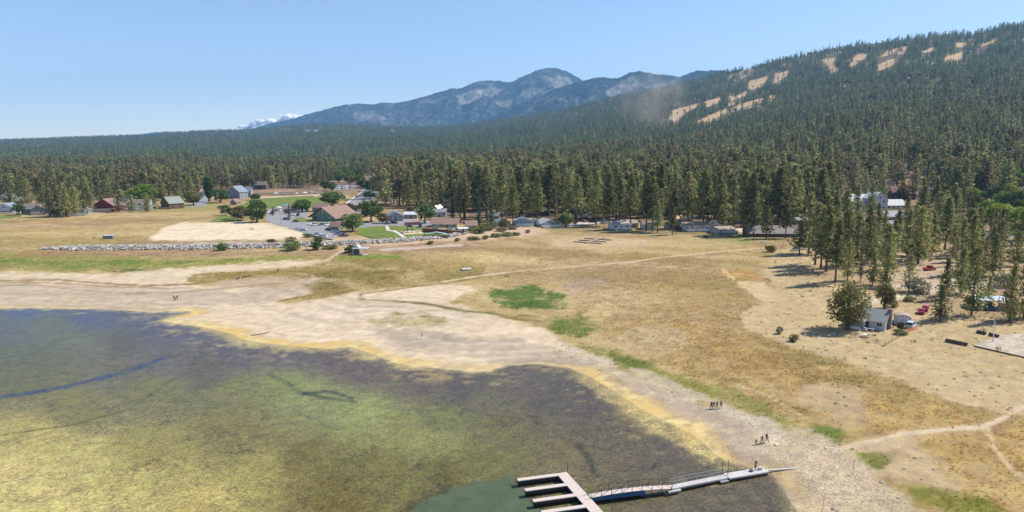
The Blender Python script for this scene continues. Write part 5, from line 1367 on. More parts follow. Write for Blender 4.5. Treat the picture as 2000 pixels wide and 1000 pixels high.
def body_mesh(pose):
    """one continuous skinned body, 1.75 m, facing -Y"""
    st = {'stand': (0.0, 0.0, 0.06), 'walk': (0.32, -0.22, 0.25), 'fish': (0.03, -0.03, 0.9)}[pose]
    fl, bl_, sw = st
    J = [("pelvis", (0, 0, 0.95), .135), ("waist", (0, 0, 1.10), .12), ("chest", (0, 0.0, 1.32), .145), ("neck", (0, 0, 1.48), .06), ("head", (0, -0.02, 1.60), .10), ("crown", (0, 0, 1.72), .085), ("nose", (0, -0.10, 1.60), .03)]
    E = [(0, 1), (1, 2), (2, 3), (3, 4), (4, 5), (4, 6)]
    for s, f in ((-1, fl), (1, bl_)):
        k = len(J)
        J += [("hip", (0.10 * s, 0, 0.88), .105), ("knee", (0.11 * s, -f * 0.45 - 0.02, 0.50), .07), ("ankle", (0.11 * s, -f + (0.12 if f < 0 else 0), 0.09 + (0.06 if f < 0 else 0)), .048), ("toe", (0.12 * s, -f - 0.17 + (0.12 if f < 0 else 0), 0.04), .04)]
        E += [(0, k), (k, k + 1), (k + 1, k + 2), (k + 2, k + 3)]
    for s in (-1, 1):
        k = len(J); q = sw * (-s if pose == 'walk' else 1)
        hand = (0.27 * s, -q * 0.9 if pose == 'walk' else -sw * 0.5, 0.82 if pose != 'fish' else 1.12)
        J += [("shoulder", (0.19 * s, 0, 1.41), .075), ("elbow", (0.26 * s, -q * 0.3 + 0.03, 1.13), .05), ("wrist", hand, .036), ("palm", (hand[0], hand[1] - 0.03, hand[2] - 0.08), .04), ("fingers", (hand[0], hand[1] - 0.05, hand[2] - 0.16), .02), ("thumb", (hand[0] - 0.045 * s, hand[1] - 0.06, hand[2] - 0.09), .014)]
        E += [(2, k), (k, k + 1), (k + 1, k + 2), (k + 2, k + 3), (k + 3, k + 4), (k + 3, k + 5)]
    me = bpy.data.meshes.new("person"); me.from_pydata([j[1] for j in J], E, [])
    o = bpy.data.objects.new("person_skin", me); COL.objects.link(o)
    o.modifiers.new("skin", 'SKIN'); md = o.modifiers.new("sub", 'SUBSURF'); md.levels = 1; md.render_levels = 1
    for i, j in enumerate(J):
        me.skin_vertices[0].data[i].radius = (j[2], j[2] * (0.75 if j[0] in ("chest", "waist", "pelvis") else 1)); me.skin_vertices[0].data[i].use_root = (i == 0)
    dg = bpy.context.evaluated_depsgraph_get()
    out = bpy.data.meshes.new_from_object(o.evaluated_get(dg))
    bpy.data.objects.remove(o); bpy.data.meshes.remove(me)
    idx = []
    for p in out.polygons:
        c = p.center
        if c.z > 1.63 or (c.z > 1.54 and c.y > 0.02): m = 1
        elif c.z > 1.47: m = 0
        elif c.z < 0.97 and abs(c.x) < 0.205: m = 3 if c.z > 0.07 else 1
        elif abs(c.x) > 0.2 and c.z < (1.16 if pose != 'fish' else 1.2): m = 0
        else: m = 2
        idx.append(m)
    out.polygons.foreach_set("material_index", np.array(idx, np.int32)); out.polygons.foreach_set("use_smooth", np.ones(len(out.polygons), bool))
    return out
BODY = {k: body_mesh(k) for k in ('stand', 'walk', 'fish')}
_pm = {}
def person(pos, pose, shirt, pants, h, face, label, group=None):
    key = (pose, shirt, pants)
    if key not in _pm:
        me = BODY[pose].copy()
        for m in (M_SKIN, M_HAIR, SHIRT[shirt], SHIRT[pants]): me.materials.append(m)
        _pm[key] = me
    o = link("person", _pm[key], None, pos, face)
    s = h / 1.8
    o.scale = (s, s, s)
    return tag(o, label, "person", group)
W4 = "walkers on the stony shore"
for px, py, pose, sh, pa, h, f, lab in (
    (1389, 799, 'walk', 'black', 'navy', 1.75, 2.2, "person in black walking at the tail of the shore party of four"),
    (1393.5, 798, 'walk', 'navy', 'jeans', 1.7, 2.2, "person in navy, second from the left in the shore party of four"),
    (1400, 799, 'walk', 'black', 'black', 1.85, 2.4, "tallest person in black in the shore party of four"),
    (1408, 798, 'walk', 'navy', 'black', 1.75, 2.3, "person in dark clothes walking apart at the right of the shore party of four"),
    (1476.5, 869, 'walk', 'brown', 'black', 1.15, 2.0, "small child leading two adults along the shore"),
    (1488, 867, 'walk', 'red', 'black', 1.7, 2.0, "person in a red top walking between child and a taller adult"),
    (1497, 864, 'walk', 'navy', 'jeans', 1.85, 2.0, "tall person in blue at the right of the three near the pier"),
    (340, 586, 'stand', 'brown', 'tan', 1.75, 0.5, "left one of three people on the mud flat by the left inlet"),
    (342.5, 587, 'walk', 'brown', 'black', 1.4, 0.3, "shorter person between two others on the mud flat by the left inlet"),
    (346.5, 585.5, 'stand', 'black', 'brown', 1.75, 0.8, "right one of three people on the mud flat by the left inlet"),
    (824.5, 663, 'walk', 'black', 'white', 1.75, 1.2, "person in black and white walking on the sand spit"),
    (813.5, 664, 'walk', 'white', 'tan', 0.9, 1.2, "small child in white following an adult on the sand spit"),
    (543.5, 531, 'stand', 'brown', 'navy', 1.8, 0.2, "standing person beside a child at the edge of the marsh grass"),
    (541, 532, 'stand', 'navy', 'navy', 1.1, 0.4, "small figure in navy beside a standing adult at the marsh grass"),
): person(at(px, py), pose, sh, pa, h, f, lab, W4)
pp = p0 + pd * (pl * 0.74)
person(Vector((pp.x, pp.y + 0.25, 0.602)), 'fish', 'black', 'brown', 1.8, 0.5, "person in black standing on the white pier")
o = thing("fishing_bag", "dark round bag on the white pier at the person's feet", "bag", (pp.x - 0.75, pp.y - 0.1, 0.602))
MB().tube([(0, 0, 0), (0, 0, 0.06), (0, 0, 0.22), (0, 0, 0.3)], [0.25, 0.32, 0.3, 0.12], 8).build("sack", SHIRT['grey'], o)
MB().tube([(-0.2, 0, 0.24), (-0.1, 0, 0.42), (0.1, 0, 0.42), (0.2, 0, 0.24)], 0.02, 4).build("strap", M_HAIR, o)
o = thing("cooler", "pale cooler box at the shore end of the white pier", "cooler", (pp.x + 0.85, pp.y + 0.45, 0.602), 0.3)
MB().box(-0.3, 0.3, -0.2, 0.2, 0, 0.34).build("box", M_WHITE_DECK, o); MB().box(-0.32, 0.32, -0.22, 0.22, 0.343, 0.42).build("lid", M_DECK, o)

def goose_mesh(name):
    mb = MB()
    mb.tube([(-0.42, 0, 0.42), (-0.28, 0, 0.40), (0, 0, 0.40), (0.25, 0, 0.43), (0.34, 0, 0.52), (0.37, 0, 0.7), (0.40, 0, 0.82), (0.48, 0, 0.84), (0.56, 0, 0.82)], [0.02, 0.12, 0.19, 0.15, 0.07, 0.045, 0.05, 0.045, 0.012], 8)
    for y in (-0.07, 0.07): mb.tube([(0, y, 0.3), (0.02, y, 0.02), (0.12, y, 0.01)], [0.03, 0.018, 0.015], 5)
    return mb.mesh(name, SHIRT['black'], True)
gm_ = goose_mesh("goose")
for k, (px, py, r) in enumerate([(463, 546, 0.3), (467, 546, 2.0), (474, 545, 1.1), (480, 543, 0.2), (488, 541, 2.6)]):
    o = link("goose", gm_, None, at(px, py), r)
    tag(o, ["dark goose at the left end of the little flock by the marsh grass", "dark goose second in the little flock by the marsh grass", "dark goose in the middle of the little flock by the marsh grass", "dark goose fourth in the little flock by the marsh grass", "dark goose at the right end of the little flock by the marsh grass"][k], "goose", "geese by the marsh grass")
    o.scale = (1.3, 1.3, 1.3)
# ------------------------------------------------------------------ paved and mown ground of the park and village (flat part of the shore)
def sheet(name, pts, z, m, label, kind="structure", cat=None):
    """pts in survey columns/rows, laid on the level ground"""
    me = bpy.data.meshes.new(name)
    P = [Vector((*at_z(a, b, LAND_Z), z)) for a, b in pts]
    bm = bmesh.new(); f = bm.faces.new([bm.verts.new(p) for p in P]); f.normal_update()
    if f.normal.z < 0: f.normal_flip()
    bm.to_mesh(me); bm.free(); me.materials.append(m)
    return tag(link(name, me), label, cat, kind=kind)
def ground_mat(name, rgb, var=0.15, scale=0.3, rough=0.9):
    if name in MATS: return MATS[name]
    m, nt, b = new_mat(name); L = nt.links
    geo = N(nt, "ShaderNodeNewGeometry")
    n1 = N(nt, "ShaderNodeTexNoise", i_Scale=scale, i_Detail=6.0, i_Roughness=0.7); L.new(geo.outputs["Position"], n1.inputs["Vector"])
    mr = N(nt, "ShaderNodeMapRange", i_1=0.3, i_2=0.7, i_3=1 - var, i_4=1 + var); L.new(n1.outputs[0], mr.inputs[0])
    vm = N(nt, "ShaderNodeVectorMath", operation='SCALE'); vm.inputs[0].default_value = rgb; L.new(mr.outputs[0], vm.inputs["Scale"])
    L.new(vm.outputs[0], b.inputs["Base Color"]); b.inputs["Roughness"].default_value = rough; b.inputs["Specular IOR Level"].default_value = 0.1
    MATS[name] = m
    return m
Z0 = LAND_Z + 0.08
M_ASPH = ground_mat('sun_bleached_asphalt', (0.25, 0.24, 0.245), 0.18, 0.2)
M_LAWN = ground_mat('mown_lawn', (0.13, 0.17, 0.035), 0.25, 0.12)
M_CONC = ground_mat('concrete', (0.52, 0.47, 0.42), 0.12, 0.3)
M_DIRT = ground_mat('infield_dirt', (0.48, 0.34, 0.24), 0.12, 0.2)
M_SANDP = ground_mat('play_sand', (0.55, 0.42, 0.29), 0.1, 0.3)
M_PAINT = ground_mat('road_paint', (0.62, 0.6, 0.55), 0.12, 1.0)
sheet("parking_lot", [(520, 410), (560, 404), (600, 408), (600, 428), (640, 432), (668, 431), (672, 446), (655, 462), (650, 468), (620, 464), (560, 444), (520, 432)], Z0 + 0.06, M_ASPH, "sun-bleached asphalt parking lot behind the beach")
sheet("park_drive", [(672, 440), (720, 436), (760, 430), (800, 428), (860, 434), (860, 440), (830, 443), (760, 441), (690, 446)], Z0 + 0.05, M_ASPH, "asphalt drive behind the park lawn")
sheet("road", [(672, 404), (702, 380), (722, 364), (735, 364), (733, 380), (722, 404), (700, 420), (668, 420)], Z0 + 0.055, M_ASPH, "straight road running from the park up into the village")
sheet("road_sidewalk", [(666, 404), (699, 379), (718, 365), (722, 364.3), (702, 379.8), (672, 403.8)], Z0 + 0.16, M_CONC, "pale pavement along the left of the road")
sheet("village_street", [(360, 404), (384, 392), (394, 378), (402, 378), (408, 392), (400, 404)], Z0 + 0.05, M_ASPH, "short village street ending at the meadow")
sheet("ball_field", [(466, 402), (500, 387), (560, 384.5), (640, 381), (655, 381), (650, 395), (600, 406), (540, 408), (480, 404)], Z0 + 0.05, M_LAWN, "mown green ball field outfield")
sheet("infield", [(610, 383), (640, 376), (662, 377), (656, 386), (636, 388.5)], Z0 + 0.09, M_DIRT, "tan dirt infield of the ball field")
sheet("warning_track", [(495, 388.5), (500, 384.5), (560, 382.5), (640, 378), (640, 380.5), (560, 384.8)], Z0 + 0.08, M_DIRT, "pale dirt track along the ball field fence")
sheet("lawn", [(693, 456), (700, 446), (735, 443), (755, 442), (776, 453), (784, 467), (755, 468.5), (720, 464)], Z0 + 0.07, M_LAWN, "oval park lawn between parking lot and footpath")
sheet("lawn", [(760, 442), (822, 443), (850, 452), (880, 458), (872, 462), (800, 466.5), (790, 458), (766, 450)], Z0 + 0.07, M_LAWN, "park lawn around the playground")
sheet("lawn", [(408, 434), (425, 424), (460, 420), (470, 432), (440, 434.5)], Z0 + 0.07, M_LAWN, "small lawn under the trees at the beach corner")
sheet("lawn", [(568, 428), (590, 424), (600, 430), (655, 432.5), (640, 434), (590, 434)], Z0 + 0.085, M_LAWN, "green verge around the community hall")
sheet("lawn", [(0 - 60, 424), (0, 421), (44, 419), (40, 424), (0, 428), (-60, 432)], Z0 + 0.07, M_LAWN, "small green lawn before the leftmost house")
sheet("playground_sand", [(782, 452), (818, 450), (828, 456.5), (790, 459)], Z0 + 0.10, M_SANDP, "sand bed of the playground")
sheet("footpath", [(752, 441.5), (757, 441.5), (761, 447), (758, 449), (772, 450.5), (784, 457), (797, 469.5), (790, 470), (779, 459), (769, 453), (755, 451), (754, 448)], Z0 + 0.12, M_CONC, "winding pale footpath across the park lawn")
sheet("promenade", [(640, 470), (740, 471), (800, 468), (870, 462), (905, 455), (908, 458), (872, 466), (800, 472), (740, 474.5), (640, 474)], Z0 + 0.09, M_SANDP, "sandy promenade behind the rock bank")
sheet("village_road", [(1560, 450), (1700, 452), (1760, 446), (1800, 448), (2100, 462), (2100, 470), (1800, 458), (1700, 464), (1560, 462)], Z0 + 0.05, M_ASPH, "grey village road glimpsed between the right-hand pines")
sheet("village_lot", [(1700, 432), (1760, 428), (1765, 444), (1700, 448)], Z0 + 0.06, M_ASPH, "small grey parking lot below the brown-roofed lodge")
sheet("cabin_track", [(1090, 444), (1120, 436), (1160, 431), (1240, 428), (1240, 431), (1165, 436), (1130, 441), (1100, 446)], Z0 + 0.05, M_CONC, "pale gravel track beside the lakeside cabins")
sheet("town_lot", [(650, 372), (690, 369), (700, 362), (660, 360)], Z0 + 0.05, M_ASPH, "far parking lot above the ball field")
sheet("lodge_ground", [(1400, 444), (1560, 450), (1560, 458), (1400, 452)], Z0 + 0.04, ground_mat('swept_dirt', (0.5, 0.4, 0.29), 0.15, 0.15), "bare swept dirt beside the long lodge")
for k in range(9):      # bay lines
    a = at_z(610 + k * 7, 436 + k * 2.2, LAND_Z)
    tag(MB().box(-0.07, 0.07, -2.4, 2.4, 0, 0.004).build("bay_line", M_PAINT, None, (a[0], a[1], Z0 + 0.064), 0.5), "painted bay line", kind="structure")

# ------------------------------------------------------------------ houses
_wc = {}
def window_mesh(w, h, m):
    key = (round(w, 1), round(h, 1), m.name)
    if key not in _wc:
        t = 0.10
        fr = MB(); fr.box(-w/2, w/2, -0.07, 0.02, 0, t); fr.box(-w/2, w/2, -0.07, 0.02, h - t, h); fr.box(-w/2, -w/2 + t, -0.068, 0.02, t, h - t); fr.box(w/2 - t, w/2, -0.068, 0.02, t, h - t); fr.box(-0.03, 0.03, -0.06, 0.02, t, h - t)
        _wc[key] = (fr.mesh("window", m), MB().box(-w/2 + 0.05, w/2 - 0.05, -0.04, 0.015, 0.05, h - 0.05).mesh("pane", glass_mat()))
    return _wc[key]
TRIM = mat('white_trim', (0.62, 0.61, 0.58), 0.6, 0.08)
DARKTRIM = mat('dark_trim', (0.09, 0.06, 0.045), 0.7, 0.2)
ROOFS = {}
def roof_mat(rgb):
    k = 'shingles_%d_%d_%d' % tuple(int(c * 1000) for c in rgb)
    return mat(k, rgb, 0.85, 0.18, 0.9, bump=0.25, stretch=(0.6, 3.0, 3.0))
def wall_mat(rgb):
    return mat('siding_%d_%d_%d' % tuple(int(c * 1000) for c in rgb), rgb, 0.8, 0.12, 0.8, stretch=(0.4, 0.4, 4.0))

def house(pos, rot, w, d, h, rise, wall, roof, label, ridge='x', name="house", cat="house", wins=3, rows=1, trim=None, over=0.5, door=True, deck=None, chimney=None, side=True, group=None, dormer=False, awn=None, railm=None):
    trim = trim or TRIM
    t = thing(name, label, cat, pos, rot, group)
    wm, rm = wall_mat(wall), roof_mat(roof)
    if ridge == 'x':
        MB().prism([(0, -0.4), (d, -0.4), (d, h), (d / 2, h + rise), (0, h)], 'x', -w / 2, w / 2).build("wall", wm, t)
        k = rise / (d / 2); o = over
        r = MB().prism([(-o, h - k * o + 0.02), (d / 2, h + rise + 0.02), (d + o, h - k * o + 0.02), (d + o, h - k * o + 0.24), (d / 2, h + rise + 0.26), (-o, h - k * o + 0.24)], 'x', -w / 2 - o, w / 2 + o).build("roof", rm, t)
        MB().box(-w / 2 - o, w / 2 + o, -o - 0.06, -o - 0.003, h - k * o - 0.06, h - k * o + 0.22).build("fascia", trim, r)
    else:
        MB().prism([(-w / 2, -0.4), (w / 2, -0.4), (w / 2, h), (0, h + rise), (-w / 2, h)], 'y', 0, d).build("wall", wm, t)
        k = rise / (w / 2); o = over
        r = MB().prism([(-w / 2 - o, h - k * o + 0.02), (0, h + rise + 0.02), (w / 2 + o, h - k * o + 0.02), (w / 2 + o, h - k * o + 0.24), (0, h + rise + 0.26), (-w / 2 - o, h - k * o + 0.24)], 'y', -o, d + o).build("roof", rm, t)
        MB().prism([(-w / 2 - o, h - k * o - 0.1), (0, h + rise - 0.1), (w / 2 + o, h - k * o - 0.1), (w / 2 + o, h - k * o + 0.2), (0, h + rise + 0.2), (-w / 2 - o, h - k * o + 0.2)], 'y', -o - 0.06, -o - 0.003).build("fascia", trim, r)
    sh = h / rows
    ww = min(1.9, w / (wins + 1) * 0.62); wh = min(1.5, sh * 0.5)
    for rr in range(rows):
        for i in range(wins):
            x = -w / 2 + w * (i + 0.5) / wins
            if door and rr == 0 and i == wins // 2: continue
            fm, pm = window_mesh(ww, wh, trim)
            f = link("window", fm, t, (x, 0, rr * sh + sh * 0.36)); link("pane", pm, f)
        if side:
            for i in range(max(1, int(d / 4.5))):
                fm, pm = window_mesh(ww, wh, trim)
                f = link("window", fm, t, (w / 2, d * (i + 0.5) / max(1, int(d / 4.5)), rr * sh + sh * 0.36), math.pi / 2); link("pane", pm, f)
    if ridge == 'y' and rise > 1.6:
        fm, pm = window_mesh(ww * 0.9, min(1.2, rise * 0.4), trim); f = link("window", fm, t, (0, 0, h + 0.15)); link("pane", pm, f)
    if door:
        x = -w / 2 + w * (wins // 2 + 0.5) / wins
        dd = MB().box(x - 0.5, x + 0.5, -0.06, 0.02, 0.02, 2.05).build("door", DARKTRIM, t)
        MB().box(x + 0.33, x + 0.4, -0.12, -0.063, 0.98, 1.1).build("handle", M_ALU, dd)
    if chimney:
        cx, cy = chimney
        MB().box(cx - 0.4, cx + 0.4, cy - 0.4, cy + 0.4, h * 0.5, h + rise + 0.9).build("chimney", mat('chimney_stone', (0.25, 0.2, 0.17), 0.9, 0.4, 3), r)
    if dormer:
        MB().prism([(-1.4, h + 0.1), (1.4, h + 0.1), (1.4, h + rise * 0.45), (0, h + rise * 0.8), (-1.4, h + rise * 0.45)], 'y', 0.6, d / 2).build("dormer", wm, r)
    if deck:       # (depth, height)
        dp, dh = deck
        dm = railm or M_DECK
        k = MB().box(-w / 2, w / 2, -dp, -0.01, dh - 0.15, dh).build("deck", dm, t)
        MB().box(-w / 2, w / 2, -dp - 0.04, -dp - 0.003, 0.0, dh - 0.155).build("skirting", dm, k)
        n = max(3, int(w / 2.2))
        for i in range(n + 1):
            x = -w / 2 + 0.05 + (w - 0.1) * i / n
            MB().bar((x, -dp + 0.05, dh), (x, -dp + 0.05, dh + 1.0), 0.1).build("post", trim, k)
        MB().box(-w / 2, w / 2, -dp + 0.0, -dp + 0.1, dh + 1.0, dh + 1.08).build("rail", trim, k)
        MB().box(-w / 2, w / 2, -dp + 0.03, -dp + 0.07, dh + 0.15, dh + 0.85).build("rail_panel", trim if railm else glass_mat(), k)
    if awn:
        for i in range(3):
            x = -w / 2 + w * (i + 0.5) / 3
            MB().prism([(-1.2, h * 0.80), (0, h * 0.92), (0, h * 0.97), (-1.2, h * 0.85)], 'x', x - 1.1, x + 1.1).build("awning", mat('red_awning', awn, 0.8, 0.1), t)
    return t

def house_px(px, py, wpx, hpx, rpx, d, wall, roof, label, rot=0.0, **kw):
    p = at(px, py); s = (p.y * CP - (p.z - CAM_H) * SP) / FOC
    rows = kw.pop('rows', None) or (2 if hpx * s > 4.6 else 1)
    return house(p, math.radians(rot), wpx * s, d, hpx * s, rpx * s, wall, roof, label, rows=rows, **kw)
GREYB, WHITE, TANW, LOG, DKBR, RED = (0.30, 0.34, 0.38), (0.62, 0.62, 0.60), (0.46, 0.39, 0.31), (0.16, 0.085, 0.05), (0.10, 0.07, 0.055), (0.20, 0.035, 0.03)
RBR, RTAUPE, RGREY, RTAN, RBLUE = (0.24, 0.155, 0.12), (0.19, 0.155, 0.13), (0.22, 0.22, 0.23), (0.30, 0.225, 0.165), (0.20, 0.235, 0.28)
# left shore
house_px(8, 417, 38, 10, 9, 12, (0.42, 0.48, 0.55), RBLUE, "pale blue gabled house with timber deck at the left edge", 8, ridge='y', deck=(3, 1.0))
house_px(66, 419, 46, 11, 9, 11, (0.22, 0.22, 0.24), RTAUPE, "long grey house with a brown roof right of the round clipped tree", 4, wins=5, chimney=(9, 4))
house_px(76, 420, 24, 12, 7, 8, (0.20, 0.20, 0.22), RTAUPE, "glazed grey gable front of the long brown-roofed house", 4, ridge='y', wins=4, door=False, deck=(2, 2.5))
house_px(134, 421, 60, 12, 4, 12, (0.30, 0.30, 0.32), (0.32, 0.30, 0.29), "low dark house with white terrace and railings behind the pines", 6, wins=6, deck=(5, 1.2), railm=TRIM)
house_px(203, 414, 44, 12, 13, 12, RED, RBR, "dark red gabled house with red awnings and brown roof", -8, ridge='y', wins=3, rows=2, awn=(0.45, 0.05, 0.06), chimney=(5.5, 5), deck=(3, 2.6), trim=DARKTRIM)
house_px(268, 411, 44, 14, 6, 11, WHITE, RTAUPE, "white two-storey house with white decks under the huge green tree", -4, wins=4, rows=2, deck=(4, 1.4), railm=TRIM)
house_px(323, 408, 32, 11, 12, 12, LOG, (0.22, 0.25, 0.22), "dark log cabin with a steep grey-green roof", -35, ridge='y', wins=2, rows=2, deck=(2.5, 1.2), trim=DARKTRIM)
house_px(117, 369, 24, 9, 9, 10, WHITE, RBLUE, "blue-roofed white house half hidden in the pines above the terrace house", -6, wins=3, dormer=True)
house_px(243, 396, 22, 15, 6, 10, (0.5, 0.54, 0.56), RTAUPE, "pale house standing behind the white one, under a brown roof", 0, wins=2, rows=2)
house_px(456, 388, 30, 13, 11, 12, (0.24, 0.25, 0.30), RBLUE, "blue-grey gabled house beside the ball field", -18, ridge='y', wins=2, rows=2)
house_px(480, 382, 20, 9, 7, 9, (0.3, 0.3, 0.34), (0.16, 0.18, 0.22), "dark-roofed wing house right of the blue-grey gabled one", 5, wins=2)
house_px(318, 384, 20, 9, 7, 9, (0.28, 0.12, 0.09), RTAN, "brick-red house in the trees above the log cabin", 4, wins=2)
house_px(352, 374, 22, 7, 8, 9, LOG, RBR, "brown cabin roof among the pines near the street", -10, wins=2)
house_px(456, 400, 16, 5, 6, 5, (0.35, 0.3, 0.27), RBR, "small brown-roofed kiosk by the ball field fence", -20, ridge='y', wins=1, door=True, name="kiosk", cat="hut")
house_px(508, 370, 24, 9, 6, 9, DKBR, RTAUPE, "dark brown house in the trees behind the ball field", 0, wins=3)
house_px(398, 382, 14, 8, 4, 8, WHITE, (0.45, 0.25, 0.2), "white house at the far end of the village street", 0, wins=2)
house_px(14, 395, 18, 9, 7, 8, (0.4, 0.42, 0.46), RBLUE, "blue-grey house behind the leftmost one", 10, wins=2)
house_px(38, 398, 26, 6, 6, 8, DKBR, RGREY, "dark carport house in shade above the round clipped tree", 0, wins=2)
# park buildings
house_px(632, 431, 56, 9, 17, 22, (0.22, 0.27, 0.21), RBR, "community hall with a big brown roof and green walls", -24, ridge='y', wins=3, name="community_hall", cat="hall", over=2.2, trim=mat('navy_gable', (0.03, 0.04, 0.055), 0.6), side=True)
house_px(662, 431, 26, 8, 1.5, 8, (0.25, 0.30, 0.23), RBR, "flat-roofed green wing of the community hall", -4, wins=2, name="hall_wing", cat="hall", over=1.2)
house_px(624, 414, 30, 9, 7, 9, (0.25, 0.30, 0.23), RBR, "rear brown-roofed wing of the community hall", -10, wins=2, name="hall_wing", cat="hall")
house_px(667, 449, 20, 8, 7, 6, (0.20, 0.24, 0.20), RBR, "small brown-roofed restroom hut at the lawn corner", 70, ridge='y', wins=1, name="restroom", cat="hut", over=0.9, trim=DARKTRIM)
house_px(568, 412, 22, 5, 5, 7, (0.25, 0.22, 0.2), RBR, "brown-roofed snack stand behind the community hall's round tree", 0, wins=2, name="snack_stand", cat="hut")
house_px(868, 444, 50, 8, 8, 10, (0.50, 0.44, 0.25), RBR, "long yellow beach house with a brown roof inside the red fence", -3, wins=4, name="beach_house", cat="house", over=1.2)
house_px(921, 446, 20, 7, 7, 7, (0.45, 0.42, 0.36), RBR, "small brown-roofed hut at the end of the red fence", 12, wins=2, name="hut", cat="hut", over=0.8)
house_px(905, 453, 18, 6, 1.5, 6, WHITE, (0.6, 0.6, 0.6), "white flat-roofed boat ramp shed by the rock bank", 6, wins=1, name="ramp_shed", cat="shed")
house_px(773, 432, 28, 11, 7, 11, (0.33, 0.34, 0.36), RBLUE, "grey two-storey house with a blue-grey roof right of the park drive", 14, ridge='y', wins=3, rows=2)
house_px(802, 427, 26, 8, 4, 9, (0.32, 0.30, 0.28), (0.5, 0.5, 0.5), "low grey house with a white roof edge beside the grey two-storey one", 0, wins=3)
house_px(858, 424, 26, 10, 5, 9, (0.5, 0.5, 0.5), RGREY, "pale house below the sun-glint panel", 0, wins=3)
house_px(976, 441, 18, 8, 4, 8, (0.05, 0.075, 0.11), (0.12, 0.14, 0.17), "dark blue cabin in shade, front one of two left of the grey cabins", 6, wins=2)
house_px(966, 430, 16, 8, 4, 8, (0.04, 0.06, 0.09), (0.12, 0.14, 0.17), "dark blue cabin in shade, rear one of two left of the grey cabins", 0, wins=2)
# lakeside cabins
house_px(1024, 441, 36, 8, 6, 11, GREYB, (0.27, 0.28, 0.30), "grey-blue glazed cabin with a white deck, leftmost lakeside cabin", 6, ridge='y', wins=5, door=False, deck=(3, 0.9), railm=TRIM)
house_px(1046, 441, 14, 7, 4, 8, (0.25, 0.29, 0.33), RBLUE, "small blue annex of the leftmost lakeside cabin", 6, ridge='y', wins=2)
house_px(1074, 443, 38, 7, 7, 11, (0.40, 0.41, 0.43), (0.36, 0.36, 0.37), "white-roofed gabled cabin with a long white deck, second lakeside cabin", 20, ridge='y', wins=4, deck=(4, 0.9), railm=TRIM)
house_px(1141, 431, 28, 8, 5, 9, DKBR, (0.35, 0.33, 0.33), "dark brown cabin at the bend of the gravel track", 8, wins=3)
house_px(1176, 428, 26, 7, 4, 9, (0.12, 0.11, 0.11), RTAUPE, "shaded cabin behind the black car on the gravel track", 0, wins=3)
house_px(1214, 449, 36, 10, 4, 10, (0.56, 0.56, 0.53), (0.36, 0.33, 0.30), "white flat-gabled cabin with a blue deck", 10, wins=3, deck=(3.5, 0.9), railm=mat('blue_deck', (0.22, 0.30, 0.36), 0.7))
house_px(1238, 445, 18, 9, 4, 12, (0.36, 0.35, 0.33), RTAN, "tan-roofed rear cabin right of the white one", 10, wins=1)
house_px(1268, 449, 24, 11, 2.5, 10, (0.44, 0.46, 0.47), RTAUPE, "narrow grey cabin with a blue door between two pines", 0, wins=2)
house_px(1322, 449, 34, 8, 4, 9, (0.36, 0.34, 0.32), RTAUPE, "brown-decked cabin left of the large tan-roofed house", 4, wins=3, deck=(3, 0.9), railm=mat('brown_deck', (0.16, 0.09, 0.07), 0.8), trim=DARKTRIM)
house_px(1362, 452, 50, 10, 6, 12, (0.52, 0.50, 0.48), RTAN, "large tan-roofed lakeside house with a grey deck wall", 6, wins=5, deck=(3.5, 1.1), railm=mat('grey_deck', (0.36, 0.36, 0.37), 0.8))
house_px(1392, 450, 26, 12, 9, 12, (0.5, 0.49, 0.47), RTAN, "higher gabled wing of the large tan-roofed house", -8, ridge='y', wins=2, rows=2, door=False)
house_px(1420, 457, 36, 9, 4, 10, (0.42, 0.42, 0.40), (0.32, 0.26, 0.21), "cabin with a curved blue-grey deck right of the large tan-roofed house", 14, wins=3, deck=(3, 1.2), railm=mat('slate_deck', (0.17, 0.20, 0.23), 0.8))
house_px(1512, 463, 94, 8, 12, 11, (0.14, 0.115, 0.095), (0.25, 0.21, 0.195), "long brown lodge with an open dark front", -2, wins=9, trim=DARKTRIM, name="lodge", cat="lodge", over=0.9)
house_px(1336, 437, 34, 8, 6, 10, (0.30, 0.30, 0.28), (0.52, 0.33, 0.19), "orange-roofed cabin in the second row behind the tan one", 10, wins=3)
house_px(1486, 438, 26, 8, 4, 9, (0.45, 0.52, 0.56), (0.5, 0.52, 0.54), "pale blue cabin behind the lodge between the trunks", 0, wins=3)
house_px(1450, 437, 22, 6, 4, 9, (0.45, 0.40, 0.34), RTAN, "tan cabin in the trees left of the lodge roof", 4, wins=2)
house_px(1580, 438, 50, 8, 4, 10, (0.42, 0.40, 0.38), (0.30, 0.29, 0.30), "long grey-roofed building in the trees right of the lodge", 0, wins=5)
# right-hand village
house_px(1690, 410, 62, 16, 13, 16, WHITE, (0.62, 0.62, 0.63), "white metal-roofed hall in the village, its long side", 0, wins=5, door=False)
house_px(1717, 412, 34, 24, 12, 12, (0.55, 0.58, 0.62), (0.60, 0.60, 0.61), "tall white gabled front of the village hall with big windows", 6, ridge='y', wins=2, rows=2, door=False)
house_px(1750, 408, 40, 7, 10, 12, (0.5, 0.46, 0.38), (0.56, 0.55, 0.50), "cream-roofed low wing right of the white gable", 4, wins=4)
house_px(1766, 390, 44, 12, 13, 14, DKBR, (0.24, 0.12, 0.10), "dark lodge with a broad reddish-brown roof", -6, wins=4, rows=2, chimney=(5, 7), trim=DARKTRIM)
house_px(1698, 372, 13, 18, 4, 9, (0.46, 0.52, 0.60), (0.36, 0.22, 0.18), "blue-and-white condominium block, left of the pair", 0, ridge='y', wins=2, rows=3, door=False)
house_px(1739, 374, 14, 18, 5, 9, (0.46, 0.52, 0.60), (0.36, 0.22, 0.18), "blue-and-white condominium block, right of the pair", 0, ridge='y', wins=2, rows=3, door=False)
